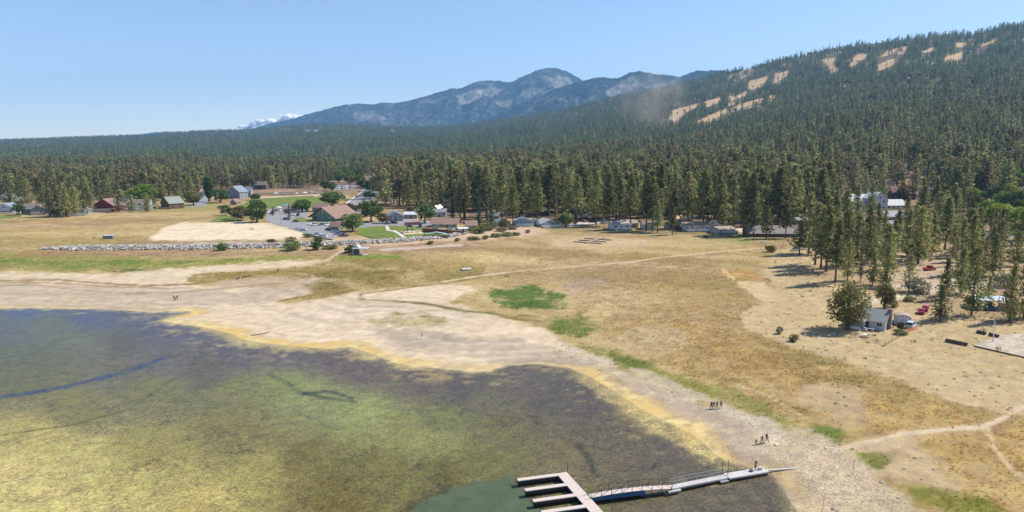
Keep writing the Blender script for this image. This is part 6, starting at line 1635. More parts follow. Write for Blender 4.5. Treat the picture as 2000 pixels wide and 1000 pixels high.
house_px(1926, 384, 40, 12, 9, 12, (0.50, 0.51, 0.53), (0.32, 0.32, 0.34), "pale grey two-storey house among bright green trees", -10, wins=3, rows=2)
house_px(1962, 382, 18, 9, 6, 9, (0.45, 0.42, 0.38), (0.42, 0.40, 0.40), "small house right of the pale grey two-storey one", 0, ridge='y', wins=1)
house_px(1744, 430, 62, 7, 9, 11, (0.26, 0.13, 0.10), (0.34, 0.34, 0.37), "long brick house with a lavender-grey roof before the white gable", 2, wins=6)
house_px(1820, 386, 20, 10, 9, 10, (0.12, 0.14, 0.18), (0.30, 0.31, 0.34), "dark chalet with white barge boards right of the reddish roof", 20, ridge='y', wins=1)
house_px(1600, 430, 22, 6, 3, 8, WHITE, (0.6, 0.6, 0.6), "white trailer-like house in the trees, left of the white hall", 0, wins=2)
house_px(1860, 372, 22, 8, 6, 9, (0.45, 0.3, 0.22), (0.38, 0.24, 0.17), "brown house in the trees between chalet and pale house", 0, wins=2)
house_px(720, 366, 30, 6, 5, 10, DKBR, RTAN, "brown roadside house at the top of the street", -10, wins=3)
house_px(728, 386, 20, 6, 5, 9, (0.3, 0.3, 0.32), RGREY, "grey roadside house half hidden by a leafy tree", 0, wins=2)
for k, (px, py, w, wl_, rf, lab) in enumerate([(1365, 322, 14, (0.4, 0.5, 0.5), (0.42, 0.56, 0.58), "pale teal roof in the distant forest above the cabins"), (1372, 311, 14, TANW, RTAN, "tan house in the distant forest by the green grove"), (1413, 318, 12, TANW, (0.5, 0.36, 0.26), "orange-tan house in the distant forest, right of the teal roof"),
        (1256, 319, 10, (0.4, 0.5, 0.5), (0.40, 0.53, 0.52), "tiny teal roof in the distant forest, far left of the other one"), (1304, 318, 8, WHITE, (0.6, 0.6, 0.6), "tiny white house in the distant forest"), (601, 262, 12, WHITE, (0.5, 0.5, 0.5), "white house cluster on the far low hill, left one"), (617, 260, 8, WHITE, (0.6, 0.6, 0.6), "white house on the far low hill, right of the cluster"),
        (766, 260, 8, WHITE, (0.5, 0.5, 0.5), "pale house on the far low hill below the mountain"), (556, 288, 5, WHITE, (0.6, 0.6, 0.6), "small white tower house above the trees left of the mountain"), (1444, 322, 8, TANW, RTAN, "small tan house in the far trees toward the ski hill")]):
    house_px(px, py, w, w * 0.45, w * 0.3, 10, wl_, rf, lab, 0, wins=2, side=False, group="far houses in the forest")

# mirror panel added for a sun glint: tilted to the sun, cut as the glare
P = at(858, 424); hv = (SUN_DIR + (Vector((0, 0, CAM_H)) - Vector((P.x, P.y + 5, 10))).normalized()).normalized()
o = thing("glint_panel", "steep mirror panel cut and tilted to make the white sun glint among the dark trees", "roof panel", Vector((P.x, P.y + 6, P.z + 6.2)))
mg, nt, b = new_mat('glint_mirror'); b.inputs["Base Color"].default_value = (0.8, 0.8, 0.8, 1); b.inputs["Metallic"].default_value = 1.0; b.inputs["Roughness"].default_value = 0.25
nz = N(nt, "ShaderNodeTexNoise", i_Scale=0.7); bp = N(nt, "ShaderNodeBump", i_Strength=0.15); nt.links.new(nz.outputs[0], bp.inputs["Height"]); nt.links.new(bp.outputs[0], b.inputs["Normal"])
q = hv.to_track_quat('Z', 'Y').to_euler()
for poly in ([(-3.2, 1.7), (-1.0, 1.2), (1.0, 1.9), (1.4, 0.9), (-0.6, -0.4), (-2.0, -1.8)], [(1.7, 0.3), (2.9, 0.4), (2.8, -0.8), (1.9, -0.7)]):
    MB().prism(poly, 'z', -0.06, 0.06).build("panel", mg, o).rotation_euler = q
for x in (-2.5, 2.5): MB().bar((x, 0.6, -6.2), (x, 0.6, -0.4), 0.25).build("post", DARKTRIM, o)

# red board fences of the beach house yard: every board its own piece
def board_fence(a, b, h, m, label, n):
    A, B = at(*a), at(*b); L = (B - A).length
    t = thing("board_fence", label, "fence", A, math.atan2(B.y - A.y, B.x - A.x), "red board fences")
    bm_ = MB().box(0.01, L / n - 0.04, -0.03, 0.03, 0.05, h).mesh("board", m)
    for i in range(n): link("board", bm_, t, (L * i / n, 0, random.uniform(-0.03, 0.03)))
    for z in (0.4, h - 0.4): MB().box(0, L, 0.034, 0.10, z, z + 0.1).build("rail", m, t)
M_REDB = mat('red_boards', (0.20, 0.055, 0.04), 0.8, 0.2)
board_fence((825, 453), (906, 460), 2.4, M_REDB, "long dark red board fence in front of the beach house", 34)
board_fence((790, 441), (822, 439), 2.0, M_REDB, "short dark red board fence along the park drive", 14)
def post_fence(pts, h, n_per, m, label, name="wire_fence", rails=(0.35, 0.9), cat="fence", th=0.09):
    P = [at(*q) for q in pts]
    t = thing(name, label, cat, P[0])
    pm = MB().bar((0, 0, -0.2), (0, 0, h), th).mesh("post", m)
    for a, b in zip(P[:-1], P[1:]):
        n = max(1, int((b - a).length / n_per))
        for i in range(n):
            link("post", pm, t, (a + (b - a) * (i / n)) - P[0])
        for r in rails:
            MB().bar(a - P[0] + Vector((0, 0, h * r)), b - P[0] + Vector((0, 0, h * r)), 0.05).build("rail", m, t)
    link("post", pm, t, P[-1] - P[0])
    return t
M_GALV = mat('galvanised_wire', (0.33, 0.33, 0.33), 0.5, 0.2, metal=0.3)
post_fence([(322, 444), (345, 436), (375, 428), (410, 424)], 2.0, 4.0, M_GALV, "wire fence around the left corner of the beach")
post_fence([(516, 437), (545, 444), (600, 458), (650, 470)], 1.6, 5.0, M_GALV, "wire fence between beach sand and parking lot")
post_fence([(700, 444), (757, 441), (830, 443)], 1.4, 5.0, M_GALV, "low fence behind the park lawn along the drive")
post_fence([(470, 402), (474, 394), (500, 384), (560, 382), (640, 377)], 3.0, 8.0, M_GALV, "tall wire fence around the ball field outfield")
post_fence([(712, 471), (736, 471), (752, 469)], 1.2, 2.0, M_WOOD, "short wooden fence at the lower edge of the oval lawn")
post_fence([(1525, 488), (1530, 480), (1560, 478), (1590, 500)], 2.0, 4.0, M_GALV, "wire fence at the corner of the dirt field by the parked cars")
post_fence([(380, 478), (450, 477), (520, 476)], 1.4, 7.0, M_GALV, "low wire fence on the beach edge above the rock bank")
# playground
o = thing("play_structure", "dark climbing frame with slides on the playground sand", "playground", at(800, 455), 0.3)
M_PLAY = mat('dark_play_metal', (0.04, 0.05, 0.06), 0.5); M_SLIDE = mat('slide_plastic', (0.05, 0.10, 0.11), 0.4)
for x in (-1.3, 1.3):
    for y in (-1.3, 1.3): MB().bar((x, y, 0), (x, y, 3.6), 0.18).build("post", M_PLAY, o)
MB().box(-1.4, 1.4, -1.4, 1.4, 1.6, 1.75).build("platform", M_PLAY, o)
MB().prism([(-1.8, 3.6), (1.8, 3.6), (0, 5.0)], 'y', -1.7, 1.7).build("roof", M_PLAY, o)
MB().prism([(1.4, 1.6), (5.2, 0.3), (5.2, 0.45), (1.4, 1.9)], 'y', -0.6, 0.6).build("slide", M_SLIDE, o)
MB().prism([(-1.4, 1.6), (-5.0, 0.3), (-5.0, 0.45), (-1.4, 1.9)], 'y', -0.6, 0.6).build("slide", M_SLIDE, o)
for px, py, h, lab in ((818, 455, 1.6, "short red play post at the playground's right edge"), (815, 457, 1.4, "orange play post beside the red one")):
    oo = thing("play_post", lab, "post", at(px, py)); MB().tube([(0, 0, 0), (0, 0, h)], 0.1, 6).build("pole", mat('play_orange', (0.5, 0.12, 0.04), 0.5), oo); MB().box(-0.3, 0.3, -0.05, 0.05, h, h + 0.3).build("sign_plate", mat('play_orange', (0.5, 0.12, 0.04), 0.5), oo)
o = thing("shade_sail", "pale turquoise shade sail on the lawn before the red fence", "awning", at(852, 459), 0.1)
MB().prism([(-6, 0.6), (0, 1.6), (6, 0.6), (6, 0.72), (0, 1.75), (-6, 0.72)], 'y', -1.5, 1.5).build("cloth", mat('turquoise_cloth', (0.34, 0.52, 0.52), 0.7), o)
for x in (-5.8, 5.8): MB().bar((x, 0, 0), (x, 0, 0.6), 0.12).build("post", M_ALU, o)
o = thing("hedge", "low clipped dark hedge on the lawn before the shade sail", "hedge", at(852, 463)); PR = PROTO['dark_shrub'][0][1]
for x in range(-4, 5):
    s = link("foliage", PR, o, (x * 1.6, 0, 0)); s.scale = (0.16, 0.16, 0.13)
# utility poles, flag, lamp posts
for px, py, top, lab in ((700, 424, 384, "wooden utility pole beside the road"), (631, 432, 408, "flagpole in front of the community hall"), (548, 438, 410, "lamp post at the beach edge of the parking lot"), (646, 446, 426, "lamp post in the middle of the parking lot"), (425, 402, 378, "lamp post before the round dark tree"),
                         (526, 385, 372, "floodlight pole at the left of the ball field"), (683, 378, 352, "tall floodlight pole by the ball diamond"), (1939, 668, 630, "white net pole at the ball court corner"), (583, 382, 364, "floodlight pole behind the ball field outfield"), (605, 378, 360, "floodlight pole behind the infield")):
    p, h = height_between(px, py, top)
    o = thing("pole" if 'net' in lab or 'flag' in lab else "lamp_post" if 'lamp' in lab or 'flood' in lab else "utility_pole", lab, "pole", p)
    m = TRIM if ('net' in lab or 'flag' in lab) else M_WOOD if 'wooden' in lab else M_GALV
    MB().tube([(0, 0, -0.2), (0, 0, h)], [0.14, 0.09], 6).build("shaft", m, o)
    if 'wooden' in lab: MB().box(-1.3, 1.3, -0.06, 0.06, h - 0.9, h - 0.75).build("crossarm", m, o)
    elif 'lamp' in lab or 'flood' in lab: MB().box(-0.8, 0.8, -0.15, 0.15, h, h + 0.25).build("lamp_head", TRIM, o)
    else: MB().tube([(0, 0, h), (0, 0, h + 0.2)], 0.16, 6).build("cap", m, o)
# dugouts and tents at the ball field
M_TENT = {c: mat(c + '_canopy', v, 0.7, 0.1) for c, v in dict(white=(0.65, 0.65, 0.65), green=(0.06, 0.16, 0.13), teal=(0.10, 0.22, 0.24), blue=(0.12, 0.32, 0.5), red=(0.42, 0.07, 0.06), orange=(0.55, 0.27, 0.14)).items()}
for px, py, c, w, lab in ((539, 382, 'white', 4, "white canopy left of the ball field stands"), (556, 383, 'teal', 5, "teal canopy in the row behind the outfield"), (572, 383, 'green', 4, "green canopy in the row behind the outfield"), (580, 382, 'white', 3, "small white canopy between green ones behind the outfield"), (596, 381, 'white', 5, "long white canopy behind the outfield"),
                          (604, 380, 'green', 5, "green canopy behind the infield"), (618, 380, 'teal', 4, "teal canopy nearest the infield"), (556, 406, 'blue', 6, "bright blue canopy at the ball field's near edge"), (566, 376, 'orange', 5, "orange awning behind the outfield canopies"), (624, 374, 'orange', 4, "orange awning above the infield"),
                          (690, 383, 'red', 3, "red banner stand at the roadside"), (545, 411, 'white', 4, "white canopy beside the parking lot's far edge"), (712, 376, 'white', 4, "white canopy truck stall on the road's far end")):
    p = at(px, py); o = thing("canopy_tent", lab, "tent", p, random.uniform(-0.2, 0.2), "canopies around the ball field")
    k = w / 2
    for x in (-k, k):
        for y in (-1.5, 1.5): MB().bar((x, y, 0), (x, y, 2.2), 0.08).build("leg", M_GALV, o)
    mb = MB(); mb.add([(-k, -1.5, 2.2), (k, -1.5, 2.2), (k, 1.5, 2.2), (-k, 1.5, 2.2), (0, 0, 3.3), (0, 0, 2.9)], [(0, 1, 4), (1, 2, 4), (2, 3, 4), (3, 0, 4), (1, 0, 5), (2, 1, 5), (3, 2, 5), (0, 3, 5)]); mb.build("canopy", M_TENT[c], o)
# beach junk on the sand
o = thing("picnic_table", "dark picnic table alone on the beach sand", "table", at(492, 448), 0.4)
MB().box(-1.1, 1.1, -0.4, 0.4, 0.72, 0.78).build("top", M_WOOD, o)
for y in (-0.85, 0.85): MB().box(-1.1, 1.1, y - 0.15, y + 0.15, 0.42, 0.47).build("seat", M_WOOD, o)
for x in (-0.8, 0.8): MB().bar((x, -0.9, 0), (x, 0.3, 0.72), 0.1).build("leg", M_WOOD, o); MB().bar((x, 0.9, 0), (x, -0.3, 0.72), 0.1).build("leg", M_WOOD, o)
t2 = copy_tree(o); t2.location = at(1708, 566); t2.rotation_euler.z = 0.2; tag(t2, "picnic table in the shade of the dark pine behind the cottage")
for px, py, r, lab in ((468, 431, 0.2, "picnic table under the olive trees on the park lawn"), (492, 433, 0.8, "picnic table in the shade of the big dark green tree")):
    t2 = copy_tree(o); t2.location = at(px, py); t2.rotation_euler.z = r; tag(t2, lab)
o = thing("container", "small grey-blue container left in the meadow before the rock bank", "container", at(212, 466), 0.2)
MB().box(-2.4, 2.4, -1.1, 1.1, 0.2, 1.7).build("shell", mat('slate_container', (0.16, 0.19, 0.24), 0.6), o); MB().box(-2.45, 2.45, -1.15, 1.15, 1.705, 1.85).build("lid", TRIM, o)
for x in (-1.8, 1.8): MB().box(x - 0.2, x + 0.2, -0.9, 0.9, 0, 0.197).build("skid", M_WOOD, o)
# ------------------------------------------------------------------ the cottage and its yard
C = at(1728, 647)
rot = math.radians(-38); ax = Vector((math.cos(rot), math.sin(rot), 0))
cot = house(C - ax * 4.4, rot, 8.8, 7.2, 2.7, 2.3, (0.43, 0.46, 0.50), (0.26, 0.265, 0.26), "grey cottage with a stone chimney beside the old juniper", ridge='x', wins=3, over=0.45, side=True, trim=TRIM)
M_STONE = [mat('chimney_stone_%d' % i, c, 0.9, 0.3, 3.0, bump=0.4) for i, c in enumerate(((0.30, 0.20, 0.16), (0.38, 0.29, 0.24), (0.22, 0.15, 0.13)))]
ch = MB().box(4.46, 5.2, 2.9, 4.3, -0.2, 5.7).build("chimney", mat('chimney_mortar', (0.24, 0.19, 0.16), 0.95, 0.2), cot)
sm = [MB().tube([(-0.02, 0, -0.17), (-0.02, 0, 0.17)], [0.20, 0.17], 6).mesh("stone", m) for m in M_STONE]
rr = random.Random(4)
for k in range(15):
    for j in range(4):
        s = link("stone", sm[rr.randrange(3)], ch, (5.19, 3.08 + j * 0.35 + rr.uniform(-0.05, 0.05), 0.1 + k * 0.37 + rr.uniform(-0.04, 0.04))); s.rotation_euler = (rr.uniform(0, 3), rr.uniform(-0.2, 0.2), 0)
    for j in range(2):
        s = link("stone", sm[rr.randrange(3)], ch, (4.65 + j * 0.36, 2.91, 0.1 + k * 0.37)); s.rotation_euler = (0, 0, rr.uniform(0, 3))
MB().prism([(-2.4, 2.25), (0.0, 2.75), (0.0, 2.87), (-2.4, 2.37)], 'x', -4.2, -0.2).build("porch_roof", roof_mat((0.42, 0.41, 0.38)), cot)
for x in (-4.0, -0.4): MB().bar((x, -2.2, -0.2), (x, -2.2, 2.27), 0.12).build("porch_post", TRIM, cot)
MB().box(-4.4, 0.0, -2.4, -0.02, -0.2, 0.25).build("porch_floor", M_DECK_GREY, cot)
MB().box(-4.6, -1.0, -3.0, -2.9, 0, 0.9).build("porch_wall", wall_mat((0.5, 0.54, 0.56)), cot)
# round-roofed shed
o = thing("shed", "small barrel-roofed grey shed with double doors behind the silver car", "shed", at(1763, 633), math.radians(-24))
arc = [(-2.0, 0), (2.0, 0), (2.0, 1.7)] + [(2.0 * math.cos(a), 1.7 + 0.9 * math.sin(a)) for a in np.linspace(0.15, math.pi - 0.15, 9)] + [(-2.0, 1.7)]
MB().prism(arc, 'y', 0, 3.6).build("wall", wall_mat((0.42, 0.45, 0.48)), o)
ro = [(2.12 * math.cos(a), 1.68 + 1.02 * math.sin(a)) for a in np.linspace(0, math.pi, 12)]; ri = [(2.03 * math.cos(a), 1.68 + 0.93 * math.sin(a)) for a in np.linspace(math.pi, 0, 12)]
MB().prism(ro + ri, 'y', -0.25, 3.8).build("roof", roof_mat((0.36, 0.27, 0.20)), o)
for x in (-0.72, 0.72): MB().box(x - 0.66, x + 0.66, -0.06, -0.003, 0.02, 2.1).build("door", TRIM, o)
# yard fence and orange netting
post_fence([(1606, 648), (1621, 639), (1637, 633)], 1.3, 2.4, M_WOOD, "wire fence at the juniper side of the cottage yard", rails=(0.5, 0.95))
post_fence([(1644, 658), (1670, 659), (1690, 663), (1711, 669), (1728, 676)], 1.25, 3.0, M_WOOD, "wire fence along the front of the cottage yard", rails=(0.12, 0.5, 0.95))
post_fence([(1728, 676), (1742, 667), (1754, 660), (1768, 651)], 1.25, 3.0, M_WOOD, "wire fence along the drive side of the cottage yard", rails=(0.12, 0.5, 0.95))
A, B = at(1768, 651), at(1794, 642)
o = thing("safety_netting", "sagging orange safety netting beside the silver car", "fence", A, math.atan2(B.y - A.y, B.x - A.x))
L_ = (B - A).length; M_OR = mat('orange_netting', (0.55, 0.19, 0.09), 0.8, 0.25, 3)
for z in range(7): MB().bar((0, 0.10 * z, 0.12 * z + 0.05), (L_, 0.10 * z - 0.1, 0.11 * z + 0.05), 0.085, 0.05).build("strand", M_OR, o)
for k in range(4): MB().bar((L_ * k / 3, 0.3, 0), (L_ * k / 3, 0.35, 1.1), 0.06).build("stake", M_WOOD, o)
# garden furniture
M_WPLASTIC = mat('white_plastic', (0.68, 0.68, 0.66), 0.5, 0.06)
def chair_at(pos, r, label):
    t = thing("garden_chair", label, "chair", pos, r, "white garden chairs in the cottage yard")
    MB().box(-0.3, 0.3, -0.3, 0.3, 0.42, 0.47).build("seat", M_WPLASTIC, t); MB().prism([(0.26, 0.47), (0.42, 1.0), (0.46, 1.0), (0.31, 0.47)], 'x', -0.3, 0.3).build("backrest", M_WPLASTIC, t)
    for x in (-0.26, 0.26):
        for y in (-0.26, 0.26): MB().bar((x, y, 0), (x, y, 0.42), 0.06).build("leg", M_WPLASTIC, t)
chair_at(at(1683, 657), 0.3, "white lounge chair in the sun, left of the white garden table")
chair_at(at(1697, 659), 2.4, "white garden chair right of the white garden table")
o = thing("garden_table", "white garden table in the sunny cottage yard", "table", at(1690, 658), 0.4)
MB().box(-0.9, 0.9, -0.5, 0.5, 0.68, 0.74).build("top", M_WPLASTIC, o)
for x in (-0.8, 0.8):
    for y in (-0.4, 0.4): MB().bar((x, y, 0), (x, y, 0.68), 0.07).build("leg", M_WPLASTIC, o)
o = thing("garden_table", "white table set with chairs in the porch shade", "table", at(1697, 646), -0.6)
MB().box(-1.3, 1.3, -0.5, 0.5, 0.68, 0.74).build("top", M_WPLASTIC, o)
for x in (-1.1, 1.1):
    for y in (-0.4, 0.4): MB().bar((x, y, 0), (x, y, 0.68), 0.07).build("leg", M_WPLASTIC, o)
chair_at(at(1692, 647), 1.2, "white chair at the left of the porch table")
chair_at(at(1703, 647), -1.2, "white chair at the right of the porch table")
o = thing("barbecue", "black covered barbecue at the cottage's chimney end", "barbecue", at(1746, 640), -0.4)
MB().tube([(0, 0, 0.5), (0, 0, 0.7), (0, 0, 0.95), (0, 0, 1.15)], [0.35, 0.5, 0.48, 0.2], 8).build("bowl", SHIRT['black'], o)
for a in range(3): MB().bar((0.4 * math.cos(a * 2.1), 0.4 * math.sin(a * 2.1), 0), (0.15 * math.cos(a * 2.1), 0.15 * math.sin(a * 2.1), 0.6), 0.06).build("leg", M_IRON, o)
# low dark walls and the ball court
M_DWALL = mat('dark_retaining_blocks', (0.10, 0.075, 0.06), 0.9, 0.3, 2.0)
for a, b, lab in (((1846, 667), (1889, 676), "long dark low wall on the bare ground left of the ball court"), ((1907, 650), (1925, 654), "short dark low wall behind the ball court, left one"), ((1931, 655), (1950, 660), "short dark low wall behind the ball court, right one")):
    P, Q = at(*a), at(*b); n = max(4, int((Q - P).length / 0.9)); L_ = (Q - P).length
    t = thing("low_wall", lab, "wall", P, math.atan2(Q.y - P.y, Q.x - P.x), "dark low walls by the ball court")
    for i in range(n):
        for k in range(2): MB().box(L_ * i / n + 0.015 + (0.1 if k else 0), L_ * (i + 1) / n - 0.015 + (0.1 if k else 0), -0.2, 0.2, k * 0.42 + 0.01, k * 0.42 + 0.42).build("block", M_DWALL, t)
def draped(name, pts, lift, m, label):
    """thin slab following sloping ground"""
    P = [at(*q) for q in pts]
    n = 14; V = []; F = []
    for i in range(n + 1):
        for j in range(n + 1):
            s, t_ = i / n, j / n
            p = (P[0] * (1 - s) + P[1] * s) * (1 - t_) + (P[3] * (1 - s) + P[2] * s) * t_
            z = float(ground_z(np.array([p.x]), np.array([p.y]))[0]); V.append((p.x, p.y, z + lift))
    for i in range(n):
        for j in range(n): a = i * (n + 1) + j; F.append((a, a + n + 1, a + n + 2, a + 1))
    me = mesh_np(name, np.array(V), np.array(F), [m]); return tag(link(name, me), label, kind="structure")
draped("ball_court", [(1902, 675), (2120, 725), (2140, 640), (1955, 655)], 0.10, ground_mat('pale_court', (0.42, 0.35, 0.27), 0.35, 0.35), "pale sandy ball court at the right edge")
P, Q = at(1902, 677), at(2100, 722); t = thing("court_kerb", "dark timber kerb along the front of the ball court", "kerb", P, math.atan2(Q.y - P.y, Q.x - P.x)); L_ = (Q - P).length
for i in range(9): MB().box(L_ * i / 9 + 0.03, L_ * (i + 1) / 9 - 0.03, -0.15, 0.15, -0.3, 0.32 + (Q.z - P.z) * (i + 0.5) / 9).build("timber", M_DWALL, t)
# blue canopy right of the big pine
o = thing("canopy", "pale blue canopy over a parked vehicle by the young pine", "canopy", at(1936, 606), math.radians(-12))
for x in (-4, 4):
    for y in (0, 5): MB().bar((x, y, 0), (x, y, 3.0), 0.14).build("post", DARKTRIM, o)
mb = MB().prism([(-0.4, 2.95), (2.5, 3.9), (5.4, 2.95), (5.4, 3.05), (2.5, 4.0), (-0.4, 3.05)], 'x', -4.5, 4.5).build("roof", mat('pale_blue_canopy', (0.42, 0.52, 0.60), 0.6), o)
o = thing("yard_screen", "tan screen fence right of the blue canopy", "fence", at(1950, 606), math.radians(-4))
for i in range(9): MB().box(i * 1.25, i * 1.25 + 1.2, -0.05, 0.05, 0, 2.2).build("panel", mat('tan_screen', (0.35, 0.29, 0.22), 0.9), o)
for i in range(10): MB().bar((i * 1.25 - 0.02, -0.1, 0), (i * 1.25 - 0.02, -0.1, 2.4), 0.08).build("post", DARKTRIM, o)

# ------------------------------------------------------------------ cars
M_TYRE = mat('tyre', (0.02, 0.02, 0.02), 0.9, 0.2); M_RIM = mat('rim', (0.4, 0.4, 0.42), 0.4, 0.1, metal=0.7); M_LAMP = mat('headlight', (0.75, 0.75, 0.72), 0.2, 0.05)
def paint_mat(c): return mat('car_paint_%d_%d_%d' % tuple(int(x * 1000) for x in c), c, 0.28, 0.04, 0.5, spec=0.6)
SHAPE = {   # (length, width, belt height, roof height, cabin front base, front top, rear top, rear base, hood height)
    'sedan': (4.6, 1.8, 0.92, 1.42, 1.25, 1.85, 3.3, 4.0, 0.86), 'suv': (4.7, 1.9, 1.08, 1.75, 1.15, 1.75, 4.3, 4.6, 1.02), 'pickup': (5.4, 1.95, 1.08, 1.82, 1.45, 2.0, 3.1, 3.35, 1.05), 'van': (5.2, 2.0, 1.15, 2.1, 0.55, 1.2, 5.05, 5.15, 1.1)}
_cm = {}
def car_parts(kind, color):
    key = (kind, color)
    if key in _cm: return _cm[key]
    L, W, bh, rh, cf, ct, rt, rb, hh = SHAPE[kind]
    def loft(sections):
        mb = MB(); n = None
        for s in sections:
            o = len(mb.v); mb.v += s
            if n: 
                for i in range(len(s)): mb.f.append((o - n + i, o - n + (i + 1) % n, o + (i + 1) % n, o + i))
            n = len(s)
        mb.f.append(tuple(range(n))[::-1]); mb.f.append(tuple(len(mb.v) - n + i for i in range(n)))
        return mb
    h = W / 2
    side = [(0.0, 0.36, 0.62), (0.12, 0.28, hh * 0.86), (cf, 0.26, hh), (cf + 0.3, 0.26, bh), (rb, 0.26, bh if kind != 'pickup' else bh), (L - 0.1, 0.3, bh * (0.96 if kind != 'pickup' else 0.98)), (L, 0.4, bh * 0.8)]
    body = loft([[(x, -h * q, z0), (x, -h * 0.99 * q, (z0 + z1) / 2), (x, -h * 0.93 * q, z1), (x, h * 0.93 * q, z1), (x, h * 0.99 * q, (z0 + z1) / 2), (x, h * q, z0)] for (x, z0, z1), q in zip(side, (0.86, 0.96, 1, 1, 1, 0.97, 0.9))])
    q = 0.80
    cab = MB(); A = [(cf, -h * 0.92, bh - 0.02), (cf, h * 0.92, bh - 0.02), (rb, h * 0.92, bh - 0.02), (rb, -h * 0.92, bh - 0.02)]; B = [(ct, -h * q, rh - 0.05), (ct, h * q, rh - 0.05), (rt, h * q, rh - 0.05), (rt, -h * q, rh - 0.05)]
    cab.add(A + B, [(0, 1, 5, 4), (1, 2, 6, 5), (2, 3, 7, 6), (3, 0, 4, 7), (4, 5, 6, 7)])
    roof = MB(); roof.box(ct + 0.05, rt - 0.02, -h * q - 0.01, h * q + 0.01, rh - 0.06, rh)
    pil = MB()
    for y in (-1, 1):
        pil.bar((ct + (rt - ct) * 0.45, y * h * q, rh - 0.05), (cf + (rb - cf) * 0.5, y * h * 0.925, bh - 0.02), 0.10, 0.05)
        pil.bar((ct, y * h * q, rh - 0.04), (cf, y * h * 0.925, bh - 0.01), 0.08, 0.06); pil.bar((rt, y * h * q, rh - 0.04), (rb, y * h * 0.925, bh - 0.01), 0.14, 0.06)
    wh = MB().tube([(0, -0.12, 0), (0, 0.12, 0)], 0.34, 12).mesh("tyre", M_TYRE); ri = MB().tube([(0, -0.13, 0), (0, 0.13, 0)], 0.19, 10).mesh("rim", M_RIM)
    lamp = MB().box(-0.03, 0.06, -0.2, 0.2, -0.08, 0.08).mesh("headlight", M_LAMP)
    pm = paint_mat(color)
    r = dict(body=body.mesh("body", pm, False), cab=cab.mesh("cabin_glass", glass_mat()), roof=roof.mesh("roof_panel", pm), pil=pil.mesh("pillars", pm), wh=wh, ri=ri, lamp=lamp, L=L, W=W, hh=hh)
    _cm[key] = r
    return r
def car(px, py, kind, color, heading, label, group=None, name="car"):
    r = car_parts(kind, color); p = at(px, py)
    for s in range(1): pass
    t = thing(name, label, "car" if kind in ('sedan', 'suv') else "truck" if kind == 'pickup' else "van", p + Vector((0, 0, 0.09)), math.radians(heading), group)
    off = -r['L'] / 2
    link("body", r['body'], t, (off, 0, 0.02)); link("cabin_glass", r['cab'], t, (off, 0, 0.02)); link("roof_panel", r['roof'], t, (off, 0, 0.02)); link("pillar_frame", r['pil'], t, (off, 0, 0.02))
    for x in (off + 0.85, off + r['L'] - 0.95):
        for y in (-r['W'] / 2 + 0.13, r['W'] / 2 - 0.13):
            w = link("wheel", r['wh'], t, (x, y, 0.34)); link("rim", r['ri'], w)
    for y in (-0.6, 0.6): link("headlight", r['lamp'], t, (off + 0.02, y, r['hh'] * 0.74))
    return t
WHT, SIL, BLK, DGR, NAV, MAR, CRD = (0.7, 0.7, 0.7), (0.42, 0.44, 0.46), (0.015, 0.015, 0.018), (0.09, 0.095, 0.10), (0.03, 0.06, 0.14), (0.16, 0.02, 0.03), (0.50, 0.02, 0.06)
LOT = "cars parked in the park lot"
